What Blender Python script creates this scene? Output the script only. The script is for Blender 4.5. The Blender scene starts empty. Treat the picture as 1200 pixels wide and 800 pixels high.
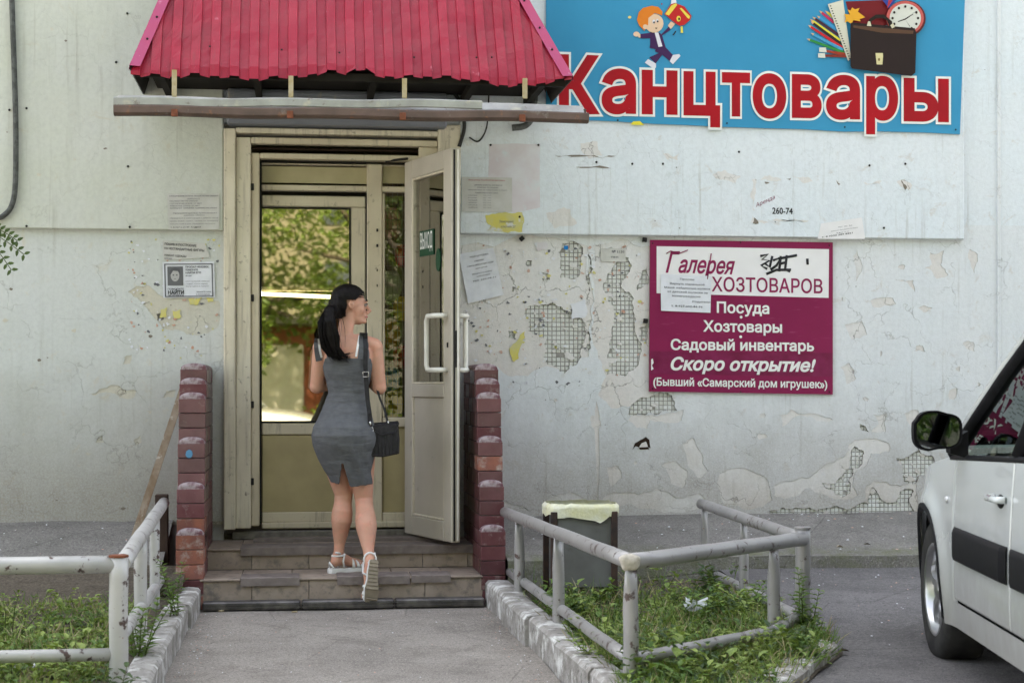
import bpy, bmesh, math, random
from math import sin, cos, pi, radians, sqrt, atan2, exp
from mathutils import Vector, Matrix, Euler, noise as mnoise
random.seed(7)
scene = bpy.context.scene
COL = scene.collection
# ------------------------------------------------------------------ camera
TH = math.atan(250/1930)
CH, CD, FP = 1.28, 10.5, 1930.0
cam_d = bpy.data.cameras.new('camera'); cam = bpy.data.objects.new('camera', cam_d); COL.objects.link(cam)
cam.location = (0, -CD, CH); cam.rotation_euler = (pi/2, 0, -TH)
cam_d.sensor_width = 36; cam_d.lens = FP/1200*36; cam_d.shift_y = 50/1200; cam_d.clip_start = .1; cam_d.clip_end = 1500
cam_d.dof.use_dof = True; cam_d.dof.focus_distance = 10.0; cam_d.dof.aperture_fstop = 5.6
scene.camera = cam
# ------------------------------------------------------------------ light: the facade is in open shade, the sun stands behind the building
SUN_EL, SUN_AZ = radians(57), radians(-18)      # azimuth from +Y (behind the wall) towards +X
w = bpy.data.worlds.new('World'); scene.world = w; w.use_nodes = True
nt = w.node_tree; nt.nodes.clear()
wo = nt.nodes.new('ShaderNodeOutputWorld'); bg = nt.nodes.new('ShaderNodeBackground'); sk = nt.nodes.new('ShaderNodeTexSky')
sk.sky_type = 'NISHITA'; sk.sun_disc = False; sk.sun_elevation = SUN_EL; sk.sun_rotation = SUN_AZ; sk.dust_density = 3.0; sk.air_density = 1.0; sk.ozone_density = .6
bw = nt.nodes.new('ShaderNodeRGBToBW'); mxw = nt.nodes.new('ShaderNodeMix'); mxw.data_type = 'RGBA'; mxw.inputs[0].default_value = .72   # thin haze pales the sky
nt.links.new(sk.outputs[0], bw.inputs[0]); nt.links.new(sk.outputs[0], mxw.inputs[6]); nt.links.new(bw.outputs[0], mxw.inputs[7])
nt.links.new(mxw.outputs[2], bg.inputs[0]); bg.inputs[1].default_value = .15; nt.links.new(bg.outputs[0], wo.inputs[0])
sl = bpy.data.lights.new('sun', 'SUN'); so = bpy.data.objects.new('sun', sl); COL.objects.link(so)
sl.energy = 4.8; sl.angle = radians(.6); sl.color = (1, .95, .86)
sdir = Vector((sin(SUN_AZ)*cos(SUN_EL), cos(SUN_AZ)*cos(SUN_EL), sin(SUN_EL)))
so.rotation_euler = sdir.to_track_quat('Z', 'Y').to_euler()
scene.view_settings.view_transform = 'Standard'; scene.view_settings.look = 'None'; scene.view_settings.exposure = 2.74; scene.view_settings.gamma = 1
scene.cycles.use_denoising = True; scene.cycles.max_bounces = 8; scene.cycles.diffuse_bounces = 4; scene.cycles.glossy_bounces = 4
scene.cycles.transparent_max_bounces = 12; scene.cycles.caustics_reflective = False; scene.cycles.caustics_refractive = False
scene.cycles.sample_clamp_indirect = 6
# ------------------------------------------------------------------ helpers
def ray(px, py):
    r, u = (px-600)/FP, (450-py)/FP
    return Vector((sin(TH)+r*cos(TH), cos(TH)-r*sin(TH), u))
def at(px, py, Y=0.0):            # photo point -> world point on the plane y=Y (plan of the facade)
    d = ray(px, py); t = (Y+CD)/d.y
    return Vector((d.x*t, Y, CH+d.z*t))
def gz(px, py, z):                # photo point -> world point at height z
    d = ray(px, py); t = (z-CH)/d.z
    return Vector((d.x*t, -CD+d.y*t, z))
def X(px, Y=0.0): return at(px, 450, Y).x
class MB:
    def __init__(s): s.v = []; s.f = []; s.m = []; s.sm = []
    def add(s, vs, fs, m=0, smooth=False):
        b = len(s.v); s.v += [tuple(v) for v in vs]; s.f += [tuple(b+i for i in f) for f in fs]; s.m += [m]*len(fs); s.sm += [smooth]*len(fs); return s
    def box(s, x0, x1, y0, y1, z0, z1, m=0):
        return s.add([(x0,y0,z0),(x1,y0,z0),(x1,y1,z0),(x0,y1,z0),(x0,y0,z1),(x1,y0,z1),(x1,y1,z1),(x0,y1,z1)],
                     [(0,3,2,1),(4,5,6,7),(0,1,5,4),(1,2,6,5),(2,3,7,6),(3,0,4,7)], m)
    def bbox(s, x0, x1, y0, y1, z0, z1, b=.004, m=0):      # box with chamfered edges
        if x1 < x0: x0, x1 = x1, x0
        if y1 < y0: y0, y1 = y1, y0
        if z1 < z0: z0, z1 = z1, z0
        b = min(b, (x1-x0)*.45, (y1-y0)*.45, (z1-z0)*.45)
        P = []
        for sx in (0, 1):
            for sy in (0, 1):
                for sz in (0, 1):
                    x, y, z = (x0, x1)[sx], (y0, y1)[sy], (z0, z1)[sz]
                    ix, iy, iz = (b, -b)[sx], (b, -b)[sy], (b, -b)[sz]
                    P += [(x, y+iy, z+iz), (x+ix, y, z+iz), (x+ix, y+iy, z)]
        def c(sx, sy, sz, k): return (sx*4+sy*2+sz)*3+k
        F = []
        F += [(c(0,0,0,0),c(0,0,1,0),c(0,1,1,0),c(0,1,0,0)), (c(1,0,0,0),c(1,1,0,0),c(1,1,1,0),c(1,0,1,0))]
        F += [(c(0,0,0,1),c(1,0,0,1),c(1,0,1,1),c(0,0,1,1)), (c(0,1,0,1),c(0,1,1,1),c(1,1,1,1),c(1,1,0,1))]
        F += [(c(0,0,0,2),c(0,1,0,2),c(1,1,0,2),c(1,0,0,2)), (c(0,0,1,2),c(1,0,1,2),c(1,1,1,2),c(0,1,1,2))]
        for a in (0, 1):
            for d in (0, 1):
                F += [(c(a,d,0,0),c(a,d,1,0),c(a,d,1,1),c(a,d,0,1)), (c(a,0,d,0),c(a,1,d,0),c(a,1,d,2),c(a,0,d,2)), (c(0,a,d,1),c(1,a,d,1),c(1,a,d,2),c(0,a,d,2))]
        for a in (0, 1):
            for d in (0, 1):
                for e in (0, 1): F.append((c(a,d,e,0), c(a,d,e,1), c(a,d,e,2)))
        return s.add(P, F, m)
    def tube(s, pts, r, n=10, m=0, caps=True, smooth=True):
        pts = [Vector(p) for p in pts]; rings = []
        if not hasattr(r, '__len__'): r = [r]*len(pts)
        up = None
        for i, p in enumerate(pts):
            t = (pts[min(i+1, len(pts)-1)]-pts[max(i-1, 0)]).normalized()
            if up is None: up = t.orthogonal().normalized()
            up = (up-t*up.dot(t)).normalized(); bi = t.cross(up)
            rr = r[i] if hasattr(r[i], '__len__') else (r[i], r[i])
            rings.append([p+up*cos(2*pi*k/n)*rr[0]+bi*sin(2*pi*k/n)*rr[1] for k in range(n)])
        return s.rings(rings, m, caps, smooth)
    def rings(s, rings, m=0, caps=True, smooth=True):
        n = len(rings[0]); vs = [v for R in rings for v in R]; fs = []
        for i in range(len(rings)-1):
            for k in range(n):
                a, b2 = i*n+k, i*n+(k+1) % n; fs.append((a, b2, b2+n, a+n))
        s.add(vs, fs, m, smooth)
        if caps:
            b = len(s.v)-len(vs); L = len(rings)-1
            s.f += [tuple(b+k for k in range(n))[::-1], tuple(b+L*n+k for k in range(n))]; s.m += [m, m]; s.sm += [False, False]
        return s
    def grid(s, fn, nu, nv, m=0, smooth=True):
        vs = [fn(i/nu, j/nv) for j in range(nv+1) for i in range(nu+1)]
        fs = [(j*(nu+1)+i, j*(nu+1)+i+1, (j+1)*(nu+1)+i+1, (j+1)*(nu+1)+i) for j in range(nv) for i in range(nu)]
        return s.add(vs, fs, m, smooth)
    def poly(s, pts, y0, y1=None, m=0):     # [(x,z)] outline in the facade plane, optional thickness
        n = len(pts); a = [(p[0], y0, p[1]) for p in pts]
        if y1 is None: return s.add(a, [tuple(range(n))], m)
        b = [(p[0], y1, p[1]) for p in pts]
        return s.add(a+b, [tuple(range(n)), tuple(range(n, 2*n))[::-1]]+[(i, i+n, (i+1) % n+n, (i+1) % n) for i in range(n)], m)
    def ellipsoid(s, c, r, nu=16, nv=10, m=0, rot=None):
        c = Vector(c); R = rot or Matrix.Identity(3)
        rings = []
        for j in range(nv+1):
            a = -pi/2+pi*(j/nv if 0 < j < nv else (.01 if j == 0 else .99)); 
            rings.append([c+R@Vector((cos(a)*cos(2*pi*k/nu)*r[0], cos(a)*sin(2*pi*k/nu)*r[1], sin(a)*r[2])) for k in range(nu)])
        return s.rings(rings, m)
    def mesh(s, name, mats, tri=False, recalc=True):
        me = bpy.data.meshes.new(name); me.from_pydata(s.v, [], s.f); 
        for mm in (mats if isinstance(mats, (list, tuple)) else [mats]): me.materials.append(mm)
        me.polygons.foreach_set('material_index', s.m); me.polygons.foreach_set('use_smooth', s.sm)
        if recalc or tri:
            bm = bmesh.new(); bm.from_mesh(me)
            if recalc: bmesh.ops.recalc_face_normals(bm, faces=bm.faces)
            if tri: bmesh.ops.triangulate(bm, faces=[f for f in bm.faces if len(f.verts) > 4])
            bm.to_mesh(me); bm.free()
        me.update(); return me
    def build(s, name, mats, parent=None, tri=False, recalc=True, **k):
        return link(name, s.mesh(name, mats, tri, recalc), parent, **k)
def link(name, me, parent=None, label=None, cat=None, group=None, kind=None, local=False):
    o = bpy.data.objects.new(name, me); COL.objects.link(o)
    if parent:
        o.parent = parent
        if not local: o.matrix_parent_inverse = wmat(parent).inverted()
    tag(o, label, cat, group, kind); return o
def wmat(o):
    m = Matrix.LocRotScale(o.location, o.rotation_euler, o.scale)
    return (wmat(o.parent)@o.matrix_parent_inverse@m) if o.parent else m
def tag(o, label=None, cat=None, group=None, kind=None):
    for k, v in (('label', label), ('category', cat), ('group', group), ('kind', kind)):
        if v: o[k] = v
    return o
def empty(name, loc, label, cat, group=None, rz=0):
    o = bpy.data.objects.new(name, None); COL.objects.link(o); o.location = loc; o.rotation_euler = (0, 0, rz); o.empty_display_size = .2
    return tag(o, label, cat, group)
def copy_tree(o, parent=None):
    c = o.copy(); COL.objects.link(c)
    if parent: c.parent = parent
    for ch in [k for k in COL.objects if k.parent == o]: copy_tree(ch, c)
    return c
def ragged(pts, depth=3, amp=.16, closed=True):
    for _ in range(depth):
        out = []
        for i in range(len(pts)):
            a = Vector(pts[i][:2]); b = Vector(pts[(i+1) % len(pts)][:2]); out.append(tuple(a))
            d = b-a; out.append(tuple((a+b)/2+Vector((-d.y, d.x))*random.uniform(-amp, amp)))
        pts = out
    return pts
def pxpoly(pts, Y=0.0): return [(at(x, y, Y).x, at(x, y, Y).z) for x, y in pts]
# ------------------------------------------------------------------ materials
class N:                                   # tiny node-tree helper
    def __init__(s, m): s.m = m; m.use_nodes = True; s.t = m.node_tree; s.n = s.t.nodes; s.l = s.t.links; s.b = s.n['Principled BSDF']
    def new(s, ty, **k):
        x = s.n.new(ty)
        for a, b in k.items(): setattr(x, a, b)
        return x
    def coord(s, scale=(1, 1, 1), which='Object', rnd=False):
        tc = s.new('ShaderNodeTexCoord'); mp = s.new('ShaderNodeMapping'); mp.inputs['Scale'].default_value = scale
        s.l.new(tc.outputs[which], mp.inputs[0])
        if rnd:
            oi = s.new('ShaderNodeObjectInfo'); mu = s.new('ShaderNodeMath', operation='MULTIPLY'); mu.inputs[1].default_value = 37
            s.l.new(oi.outputs['Random'], mu.inputs[0]); s.l.new(mu.outputs[0], mp.inputs['Location'])
        return mp.outputs[0]
    def noise(s, co, scale, detail=5, rough=.55, dist=0):
        x = s.new('ShaderNodeTexNoise'); x.inputs['Scale'].default_value = scale; x.inputs['Detail'].default_value = detail
        x.inputs['Roughness'].default_value = rough; x.inputs['Distortion'].default_value = dist; s.l.new(co, x.inputs['Vector']); return x.outputs[0]
    def vor(s, co, scale, feature='F1', rnd=1):
        x = s.new('ShaderNodeTexVoronoi', feature=feature); x.inputs['Scale'].default_value = scale; x.inputs['Randomness'].default_value = rnd
        s.l.new(co, x.inputs['Vector']); return x.outputs['Distance']
    def ramp(s, v, lo, hi, a=0., b=1.):
        x = s.new('ShaderNodeMapRange'); x.inputs[1].default_value = lo; x.inputs[2].default_value = hi; x.inputs[3].default_value = a; x.inputs[4].default_value = b
        s.l.new(v, x.inputs[0]); return x.outputs[0]
    def math(s, op, a, b=None):
        x = s.new('ShaderNodeMath', operation=op)
        for i, v in enumerate((a, b)):
            if v is None: continue
            if isinstance(v, (int, float)): x.inputs[i].default_value = v
            else: s.l.new(v, x.inputs[i])
        return x.outputs[0]
    def mix(s, f, a, b, bt='MIX'):
        x = s.new('ShaderNodeMix', data_type='RGBA', blend_type=bt)
        for i, v in ((0, f), (6, a), (7, b)):
            if isinstance(v, (int, float)): x.inputs[i].default_value = v
            elif isinstance(v, (tuple, list)): x.inputs[i].default_value = (*v[:3], 1)
            else: s.l.new(v, x.inputs[i])
        return x.outputs[2]
    def bump(s, h, st, dist=.01):
        x = s.new('ShaderNodeBump'); x.inputs['Strength'].default_value = st; x.inputs['Distance'].default_value = dist
        s.l.new(h, x.inputs['Height']); s.l.new(x.outputs[0], s.b.inputs['Normal'])
def mat(name, col, rough=.7, metal=0., col2=None, scale=8, lohi=(.35, .65), stains=(), bump=None, rnd=False, spec=.18, emit=None, which='Object', isl=None, rv=0.):
    m = bpy.data.materials.new(name); n = N(m); b = n.b
    b.inputs['Roughness'].default_value = rough; b.inputs['Metallic'].default_value = metal; b.inputs['Specular IOR Level'].default_value = spec
    co = n.coord(which=which, rnd=rnd); c = None
    if col2 is None: col2 = tuple(x*.82 for x in col)
    c = n.mix(n.ramp(n.noise(co, scale), *lohi), col, col2)
    for (sc, ssc, lo, hi, *rest) in stains:
        cc = n.coord(scale=rest[0], which=which) if rest else co
        c = n.mix(n.ramp(n.noise(cc, ssc, 8, .65), lo, hi), c, sc)
    if isl:
        g = n.new('ShaderNodeNewGeometry'); c = n.mix(n.ramp(g.outputs['Random Per Island'], 0, 1, 0, 1), c, isl)
    if rv:
        oi = n.new('ShaderNodeObjectInfo'); hv = n.new('ShaderNodeHueSaturation'); n.l.new(c, hv.inputs['Color'])
        n.l.new(n.ramp(oi.outputs['Random'], 0, 1, 1-rv, 1+rv), hv.inputs['Value']); c = hv.outputs[0]
    n.l.new(c, b.inputs['Base Color'])
    if bump:
        for_h = n.noise(co, bump[0], 6, .6); n.bump(for_h, bump[1], bump[2] if len(bump) > 2 else .01)
    if emit: b.inputs['Emission Color'].default_value = (*emit[:3], 1); b.inputs['Emission Strength'].default_value = emit[3]
    return m
def wallmat(name, c1, c2, zdirt=None, dirt=(.25, .22, .18), cracks=.5, specks=.5, streak=.3, patch=None, pcol=None):
    m = bpy.data.materials.new(name); n = N(m); n.b.inputs['Roughness'].default_value = .75; n.b.inputs['Specular IOR Level'].default_value = .12
    co = n.coord(); st = n.coord(scale=(7, 1, .5))
    c = n.mix(n.ramp(n.noise(co, 1.3, 6, .6), .35, .65), c1, c2)
    c = n.mix(n.ramp(n.noise(st, 2.2, 6, .6), .5, .85, 0, streak), c, tuple(x*.72 for x in c1))
    c = n.mix(n.ramp(n.noise(co, 38, 6, .7), .42, .72, 0, .28), c, tuple(x*.62 for x in c2))
    c = n.mix(n.ramp(n.noise(co, 7, 10, .75, .6), .58, .66, 0, .5), c, pcol or (.52, .47, .42))
    c = n.mix(n.ramp(n.noise(n.coord(scale=(3, 1, 1)), 21, 8, .8, 1.2), .66, .71, 0, .45), c, (.16, .15, .14))
    c = n.mix(n.math('MULTIPLY', n.ramp(n.noise(n.coord(scale=(9, 1, .35)), 3.2, 5, .7), .56, .74, 0, .5), n.ramp(n.noise(co, 1.1, 3), .45, .6)), c, (.30, .28, .24))
    # flakes and scratches
    ns = n.noise(co, 3.1, 4, .6, .4)
    warp = n.new('ShaderNodeVectorMath', operation='ADD'); wn = n.new('ShaderNodeTexNoise'); wn.inputs['Scale'].default_value = 9; wn.inputs['Detail'].default_value = 6
    n.l.new(co, wn.inputs['Vector']); sc = n.new('ShaderNodeVectorMath', operation='SCALE'); sc.inputs['Scale'].default_value = .22
    n.l.new(wn.outputs['Color'], sc.inputs[0]); n.l.new(co, warp.inputs[0]); n.l.new(sc.outputs[0], warp.inputs[1])
    cr = n.vor(warp.outputs[0], 3.6, 'DISTANCE_TO_EDGE')
    crm = n.math('MULTIPLY', n.ramp(cr, .0, .016, 1, 0), n.ramp(ns, .44, .58, 0, cracks))
    c = n.mix(crm, c, (.12, .11, .10))
    sp = n.math('MULTIPLY', n.ramp(n.vor(co, 9), .035, .05, 1, 0), n.ramp(n.noise(co, 2.3), .5, .6, 0, specks)); c = n.mix(sp, c, (.06, .055, .05))
    if zdirt:
        g = n.new('ShaderNodeSeparateXYZ'); n.l.new(co, g.inputs[0])
        z = n.math('ADD', g.outputs[2], n.ramp(n.noise(co, 2.6, 7, .65), 0, 1, -.45, .45))
        dm = n.math('MULTIPLY', n.ramp(z, zdirt[0], zdirt[1], 1, 0), n.ramp(n.noise(co, 80, 7, .85), .3, .75, .25, 1.)); c = n.mix(dm, c, dirt)
    n.l.new(c, n.b.inputs['Base Color'])
    h = n.math('ADD', n.math('MULTIPLY', n.noise(co, 90, 4, .6), .25), n.math('SUBTRACT', n.noise(co, 6, 8, .6), n.math('MULTIPLY', crm, 1.2)))
    n.bump(h, .35, .012); return m
def rnd2(c, k): return tuple(x*k for x in c)
M = {}
M['paint_r'] = wallmat('pale_blue_wall_paint', (.66, .69, .72), (.69, .70, .72), (.55, 1.25), (.27, .225, .185), .34, .6)
M['paint_l'] = wallmat('grey_green_wall_paint', (.56, .58, .555), (.58, .595, .59), (.50, 1.45), (.25, .21, .165), .3, .4, pcol=(.55, .50, .40))
M['panel_l'] = wallmat('old_panel_paint', (.53, .545, .475), (.56, .57, .535), None, cracks=.15, specks=.5, streak=.35, pcol=(.5, .46, .36))
M['panel_r'] = wallmat('white_panel_paint', (.67, .72, .765), (.69, .72, .755), None, cracks=.15, specks=.8, streak=.25)
M['plaster'] = wallmat('cream_plaster', (.66, .62, .59), (.69, .68, .68), (.35, .9), (.33, .29, .25), .7, .6, pcol=(.62, .62, .65))
M['plaster2'] = wallmat('yellowish_plaster', (.56, .52, .42), (.56, .55, .50), (.35, 1.2), (.28, .25, .20), .8, .9, pcol=(.50, .42, .28))
M['grout'] = mat('mosaic_grout', (.40, .385, .365), .95, col2=(.24, .23, .215), scale=6)
M['mosaic'] = mat('mosaic_tile', (.72, .73, .73), .45, col2=(.60, .60, .58), scale=12, stains=(((.28, .26, .23), 9, .56, .72),), isl=(.60, .60, .57))
# ================================================================== SETTING
# ---- the shop building
bld = empty('shop_building', (0, 0, .4), 'long plastered building wall with the shop entrance in it, pale and peeling', 'building')
ZW, ZP = .40, 2.24                      # foot of the wall, underside of the upper panels
XL, XR, DX0, DX1 = -7.0, 9.5, X(262), X(538)
DZT = at(400, 150).z                    # top of the door opening
BS = .016                                # face of the mosaic bedding
wl = MB()
wl.box(XL, DX0, BS, .45, .0, ZP+.1).box(DX1, XR, BS, .45, .0, ZP+.1).box(DX0, DX1, .0, .45, DZT, ZP+.1 if DZT < ZP else DZT+.01)
wl.build('wall_core', M['grout'], bld)
up = MB(); up.box(XL, DX0, .0, .44, ZP+.1, 15).box(DX1, XR, .0, .44, ZP+.1, 15).box(DX0, DX1, .0, .44, DZT+.02, 15)  # unseen storeys, height set so the building shades the whole forecourt
up.build('upper_wall', M['panel_r'], bld)
bk = MB().box(XL, XR, 9.5, 10, 0, 15).box(XL, XL+.4, .45, 9.5, 0, 15).box(XR-.4, XR, .45, 9.5, 0, 15).box(XL, XR, .45, 9.5, 14.6, 15)
bk.build('rear_wall', M['panel_l'], bld)
M['edge'] = mat('dirty_broken_edge', (.22, .19, .16), .95)
from mathutils.geometry import delaunay_2d_cdt
def inside(p, poly):
    c = False; n = len(poly); x, z = p
    for i in range(n):
        x1, z1 = poly[i]; x2, z2 = poly[(i+1) % n]
        if (z1 > z) != (z2 > z) and x < (x2-x1)*(z-z1)/(z2-z1)+x1: c = not c
    return c
def filled(name, outer, holes, y, thick, m, parent):
    vs = []; es = []
    for pts in [outer]+holes:
        b = len(vs); n = len(pts); vs += [Vector(p) for p in pts]; es += [(b+i, b+(i+1) % n) for i in range(n)]
    V, E, F, ov, oe, of = delaunay_2d_cdt(vs, es, [], 0, 1e-6)
    bb = [(min(p[0] for p in h), max(p[0] for p in h), min(p[1] for p in h), max(p[1] for p in h), h) for h in holes]
    keep = []
    for f in F:
        c = (V[f[0]]+V[f[1]]+V[f[2]])/3
        if not any(q[0] <= c.x <= q[1] and q[2] <= c.y <= q[3] and inside((c.x, c.y), q[4]) for q in bb): keep.append(f)
    n = len(V); y0, y1 = y-thick/2, y+thick/2
    cnt = {}
    for f in keep:
        for a, b in zip(f, f[1:]+f[:1]): cnt[(a, b)] = 1
    rim = [e for e in cnt if (e[1], e[0]) not in cnt]
    mb = MB(); mb.add([(v.x, y0, v.y) for v in V]+[(v.x, y1, v.y) for v in V], [tuple(f) for f in keep]); mb.f += [(b, a, a+n, b+n) for a, b in rim]; mb.m += [1]*len(rim); mb.sm += [False]*len(rim)
    return mb.build(name, [m, M['edge']], parent, recalc=False)
def Z1(pts, x0, y0, s): return [(x0+a*s, y0+b*s) for a, b in pts]
A_ = lambda p: Z1(p, 580, 250, .3125)
B_ = lambda p: Z1(p, 560, 420, .275)
C_ = lambda p: Z1(p, 900, 440, .275)
holes_px = [A_([(250,118),(300,108),(330,135),(322,200),(300,245),(245,240),(248,170)]),
    A_([(112,360),(180,342),(250,350),(330,400),(338,470),(310,560),(262,600),(190,560),(195,470),(125,440)]),
    A_([(455,185),(500,165),(505,220),(475,280),(520,320),(525,440),(552,490),(540,560),(490,610),(420,605),(430,500),(425,330),(418,240)]),
    A_([(540,430),(576,410),(576,500),(543,480)]),
    A_([(570,200),(577,262),(532,292),(545,240)]),
    A_([(345,150),(356,160),(355,260),(346,330),(341,250)]),
    A_([(345,440),(355,450),(352,515),(343,500)]),
    A_([(172,220),(200,225),(205,250),(175,250)]), A_([(66,275),(90,280),(86,305),(68,300)]), A_([(50,440),(78,445),(76,470),(52,466)]), A_([(118,180),(140,178),(138,196),(120,200)]),
    B_([(640,235),(700,165),(760,150),(828,158),(848,220),(760,240),(690,238)]),
    C_([(232,456),(300,440),(350,380),(370,300),(408,322),(400,380),(362,402),(350,500),(300,508),(250,480)]),
    C_([(548,350),(640,308),(702,342),(700,400),(640,430),(625,460),(577,440)]),
    C_([(4,575),(120,562),(350,567),(428,545),(442,475),(468,500),(540,542),(562,492),(622,490),(622,590),(430,590),(4,596)]),
    C_([(390,205),(428,238),(402,234)])]
holes = [pxpoly(ragged(h, 4, .20)) for h in holes_px]
# plaster coat, right of the door and left of it
rect = lambda x0, x1, z0, z1: [(x0, z0), (x1, z0), (x1, z1), (x0, z1)]
filled('plaster', rect(DX1, XR, ZW, ZP+.1), holes, .009, .013, M['plaster'], bld)
filled('plaster', rect(XL, DX0, ZW, ZP+.1), [pxpoly(ragged([(183,368),(190,366),(192,374),(184,376)], 2))], .009, .013, M['plaster2'], bld)
# top coat of paint with flaked areas
pk = [[(539,288),(688,288),(692,330),(690,418),(662,434),(634,431),(600,441),(566,430),(540,436)],
      [(694,288),(760,288),(760,474),(738,476),(716,478),(701,462),(710,442),(701,420),(697,350)],
      B_([(640,262),(665,235),(688,242),(760,246),(850,226),(878,215),(868,262),(800,275),(735,262),(720,300),(672,290)]),
      C_([(22,470),(100,450),(180,432),(250,372),(330,340),(345,290),(400,272),(520,290),(515,325),(440,330),(405,392),(372,410),(362,470),(380,512),(300,525),(230,505),(180,478),(130,510),(60,520),(28,510)]),
      C_([(418,470),(450,446),(500,450),(560,470),(630,455),(634,590),(415,560),(415,520)]),
      C_([(50,170),(100,145),(215,165),(275,188),(200,186),(110,178),(60,218)]),
      C_([(450,165),(505,160),(502,240),(440,240),(472,205)]), C_([(585,170),(640,150),(630,220),(600,205)]),
      [(1090,296),(1106,294),(1102,310),(1111,322),(1098,327),(1084,314),(1092,310)],
      [(1136,292),(1146,298),(1142,320),(1138,312)], [(1048,327),(1070,328),(1072,342),(1064,332)],
      [(1128,402),(1141,401),(1142,412),(1132,408)], [(1060,484),(1076,481),(1080,500),(1068,500)], [(1112,458),(1122,455),(1118,468),(1112,468)]]
pk += [[(706,585),(722,576),(748,580),(770,572),(792,583),(820,578),(838,590),(812,597),(760,596),(715,597)], [(712,548),(724,545),(728,560),(716,570)], [(775,545),(792,540),(806,552),(800,572),(786,566)], [(800,520),(812,512),(822,530),(830,552),(818,560),(806,545)],
      [(843,556),(872,548),(900,562),(905,585),(880,597),(848,590)], [(640,586),(662,578),(684,584),(690,598),(650,599)], [(560,590),(590,584),(612,592),(620,599),(565,599)], [(740,470),(748,462),(752,478),(745,486)],
      [(990,380),(1010,376),(1016,392),(998,398)], [(1000,300),(1004,292),(1010,318),(1003,330)], [(1020,352),(1046,349),(1050,356),(1024,360)], [(985,430),(995,425),(1003,444),(992,450)]]
random.seed(11)
for _ in range(110):
    cx, cy = random.uniform(600, 1165), random.uniform(290, 596)
    if 755 < cx < 982 and cy < 468: continue
    bx = (cx, cy)
    if any(min(q[0] for q in p)-14 < cx < max(q[0] for q in p)+14 and min(q[1] for q in p)-12 < cy < max(q[1] for q in p)+12 for p in pk+holes_px): continue
    r = random.uniform(1.0, 5.0); asp = random.uniform(.3, 2)
    p = [(cx+r*asp*cos(a)*random.uniform(.5, 1.3), cy+r*sin(a)*random.uniform(.5, 1.3)) for a in [i*pi/3 for i in range(6)]]
    pk.append(p)
# vertical joint between the panels, with its crack
flak = [pxpoly(ragged(p, 3 if len(p) > 6 or i < 12 else 2, .15)) for i, p in enumerate(pk)]
flak.append(pxpoly(ragged([(697,482),(699,470),(702,484),(700,600),(698,600),(698.5,540)], 4, .03)))
flak.append(pxpoly(ragged([(692,488),(703,486),(704,497),(699,506),(694,500)], 3, .2)))
flak += [list(h) for h in holes]
for hp_ in C_([(60,500),(160,470)]) and []: pass
topc = filled('paint_coat', rect(DX1, XR, ZW+.02, ZP+.1), flak, .0008, .0032, M['paint_r'], bld)
fl = [[(150,342),(172,334),(200,350),(240,350),(256,352),(254,385),(236,392),(214,388),(190,384),(176,366),(164,352)], [(146,418),(155,416),(152,426),(144,427)],
      [(102,462),(120,455),(140,452),(160,458),(158,464),(140,466),(122,460)], [(195,458),(206,457),(205,464),(190,466)], [(112,518),(120,510),(122,518)], [(157,515),(164,510),(166,518),(159,521)]]
filled('paint_coat', rect(XL, DX0-.0, ZW+.02, ZP+.1), [pxpoly(ragged(p, 3, .15)) for p in fl], .0008, .0032, M['paint_l'], bld)
# mosaic tiles showing in the bare patches
mo = MB(); pit = .0282; random.seed(5)
for h in holes:
    xs = [p[0] for p in h]; zs = [p[1] for p in h]
    for i in range(int(min(xs)/pit)-1, int(max(xs)/pit)+2):
        for j in range(int(min(zs)/pit)-1, int(max(zs)/pit)+2):
            x, z = i*pit, j*pit
            if not any(inside((x+a, z+b), h) for a in (-.010, .010) for b in (-.010, .010)): continue
            if random.random() < .015: continue
            g = .0118; d = random.uniform(0, .002); mo.add([(x-g, BS, z-g), (x+g, BS, z-g), (x+g, BS, z+g), (x-g, BS, z+g), (x-g+.002, BS-.005+d, z-g+.002), (x+g-.002, BS-.005+d, z-g+.002), (x+g-.002, BS-.005+d, z+g-.002), (x-g+.002, BS-.005+d, z+g-.002)],
                [(0,1,5,4),(1,2,6,5),(2,3,7,6),(3,0,4,7),(4,5,6,7)])
mo.build('mosaic_tiles', M['mosaic'], bld, kind='stuff')
fk = MB(); random.seed(17)
for h in holes:
    x0_, x1_, z0_, z1_ = min(p[0] for p in h), max(p[0] for p in h), min(p[1] for p in h), max(p[1] for p in h)
    for _ in range(int((x1_-x0_)*(z1_-z0_)*170)+2):      # crumbs of plaster still clinging to the tiles
        cx, cz = random.uniform(x0_, x1_), random.uniform(z0_, z1_)
        if not inside((cx, cz), h): continue
        r = random.uniform(.004, .028)*random.random()**.5; n_ = 9
        pp = ragged([(cx+r*random.uniform(.5, 1.5)*cos(a), cz+r*random.uniform(.4, 1.2)*sin(a)) for a in [k*2*pi/n_ for k in range(n_)]], 1, .15)
        fk.poly(pp, random.uniform(.0045, .0075), BS)
fk.build('plaster_flecks', M['plaster'], bld, tri=True, kind='stuff')
# upper wall panels standing proud
PX1 = X(1130, -.045)
pl_ = MB().bbox(XL, DX0+.0, -.045, .0, ZP, 6.0, .006).build('upper_panel', M['panel_l'], bld, label='left upper wall panel, yellowish grey')
pr_ = MB().bbox(DX1, PX1, -.045, .0, ZP, 6.0, .006).build('upper_panel', M['panel_r'], bld, label='right upper wall panel, clean white blue')
MB().bbox(X(1168), X(1172), -.012, .02, ZW, 6, .003).build('joint_strip', M['paint_r'], bld)
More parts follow.
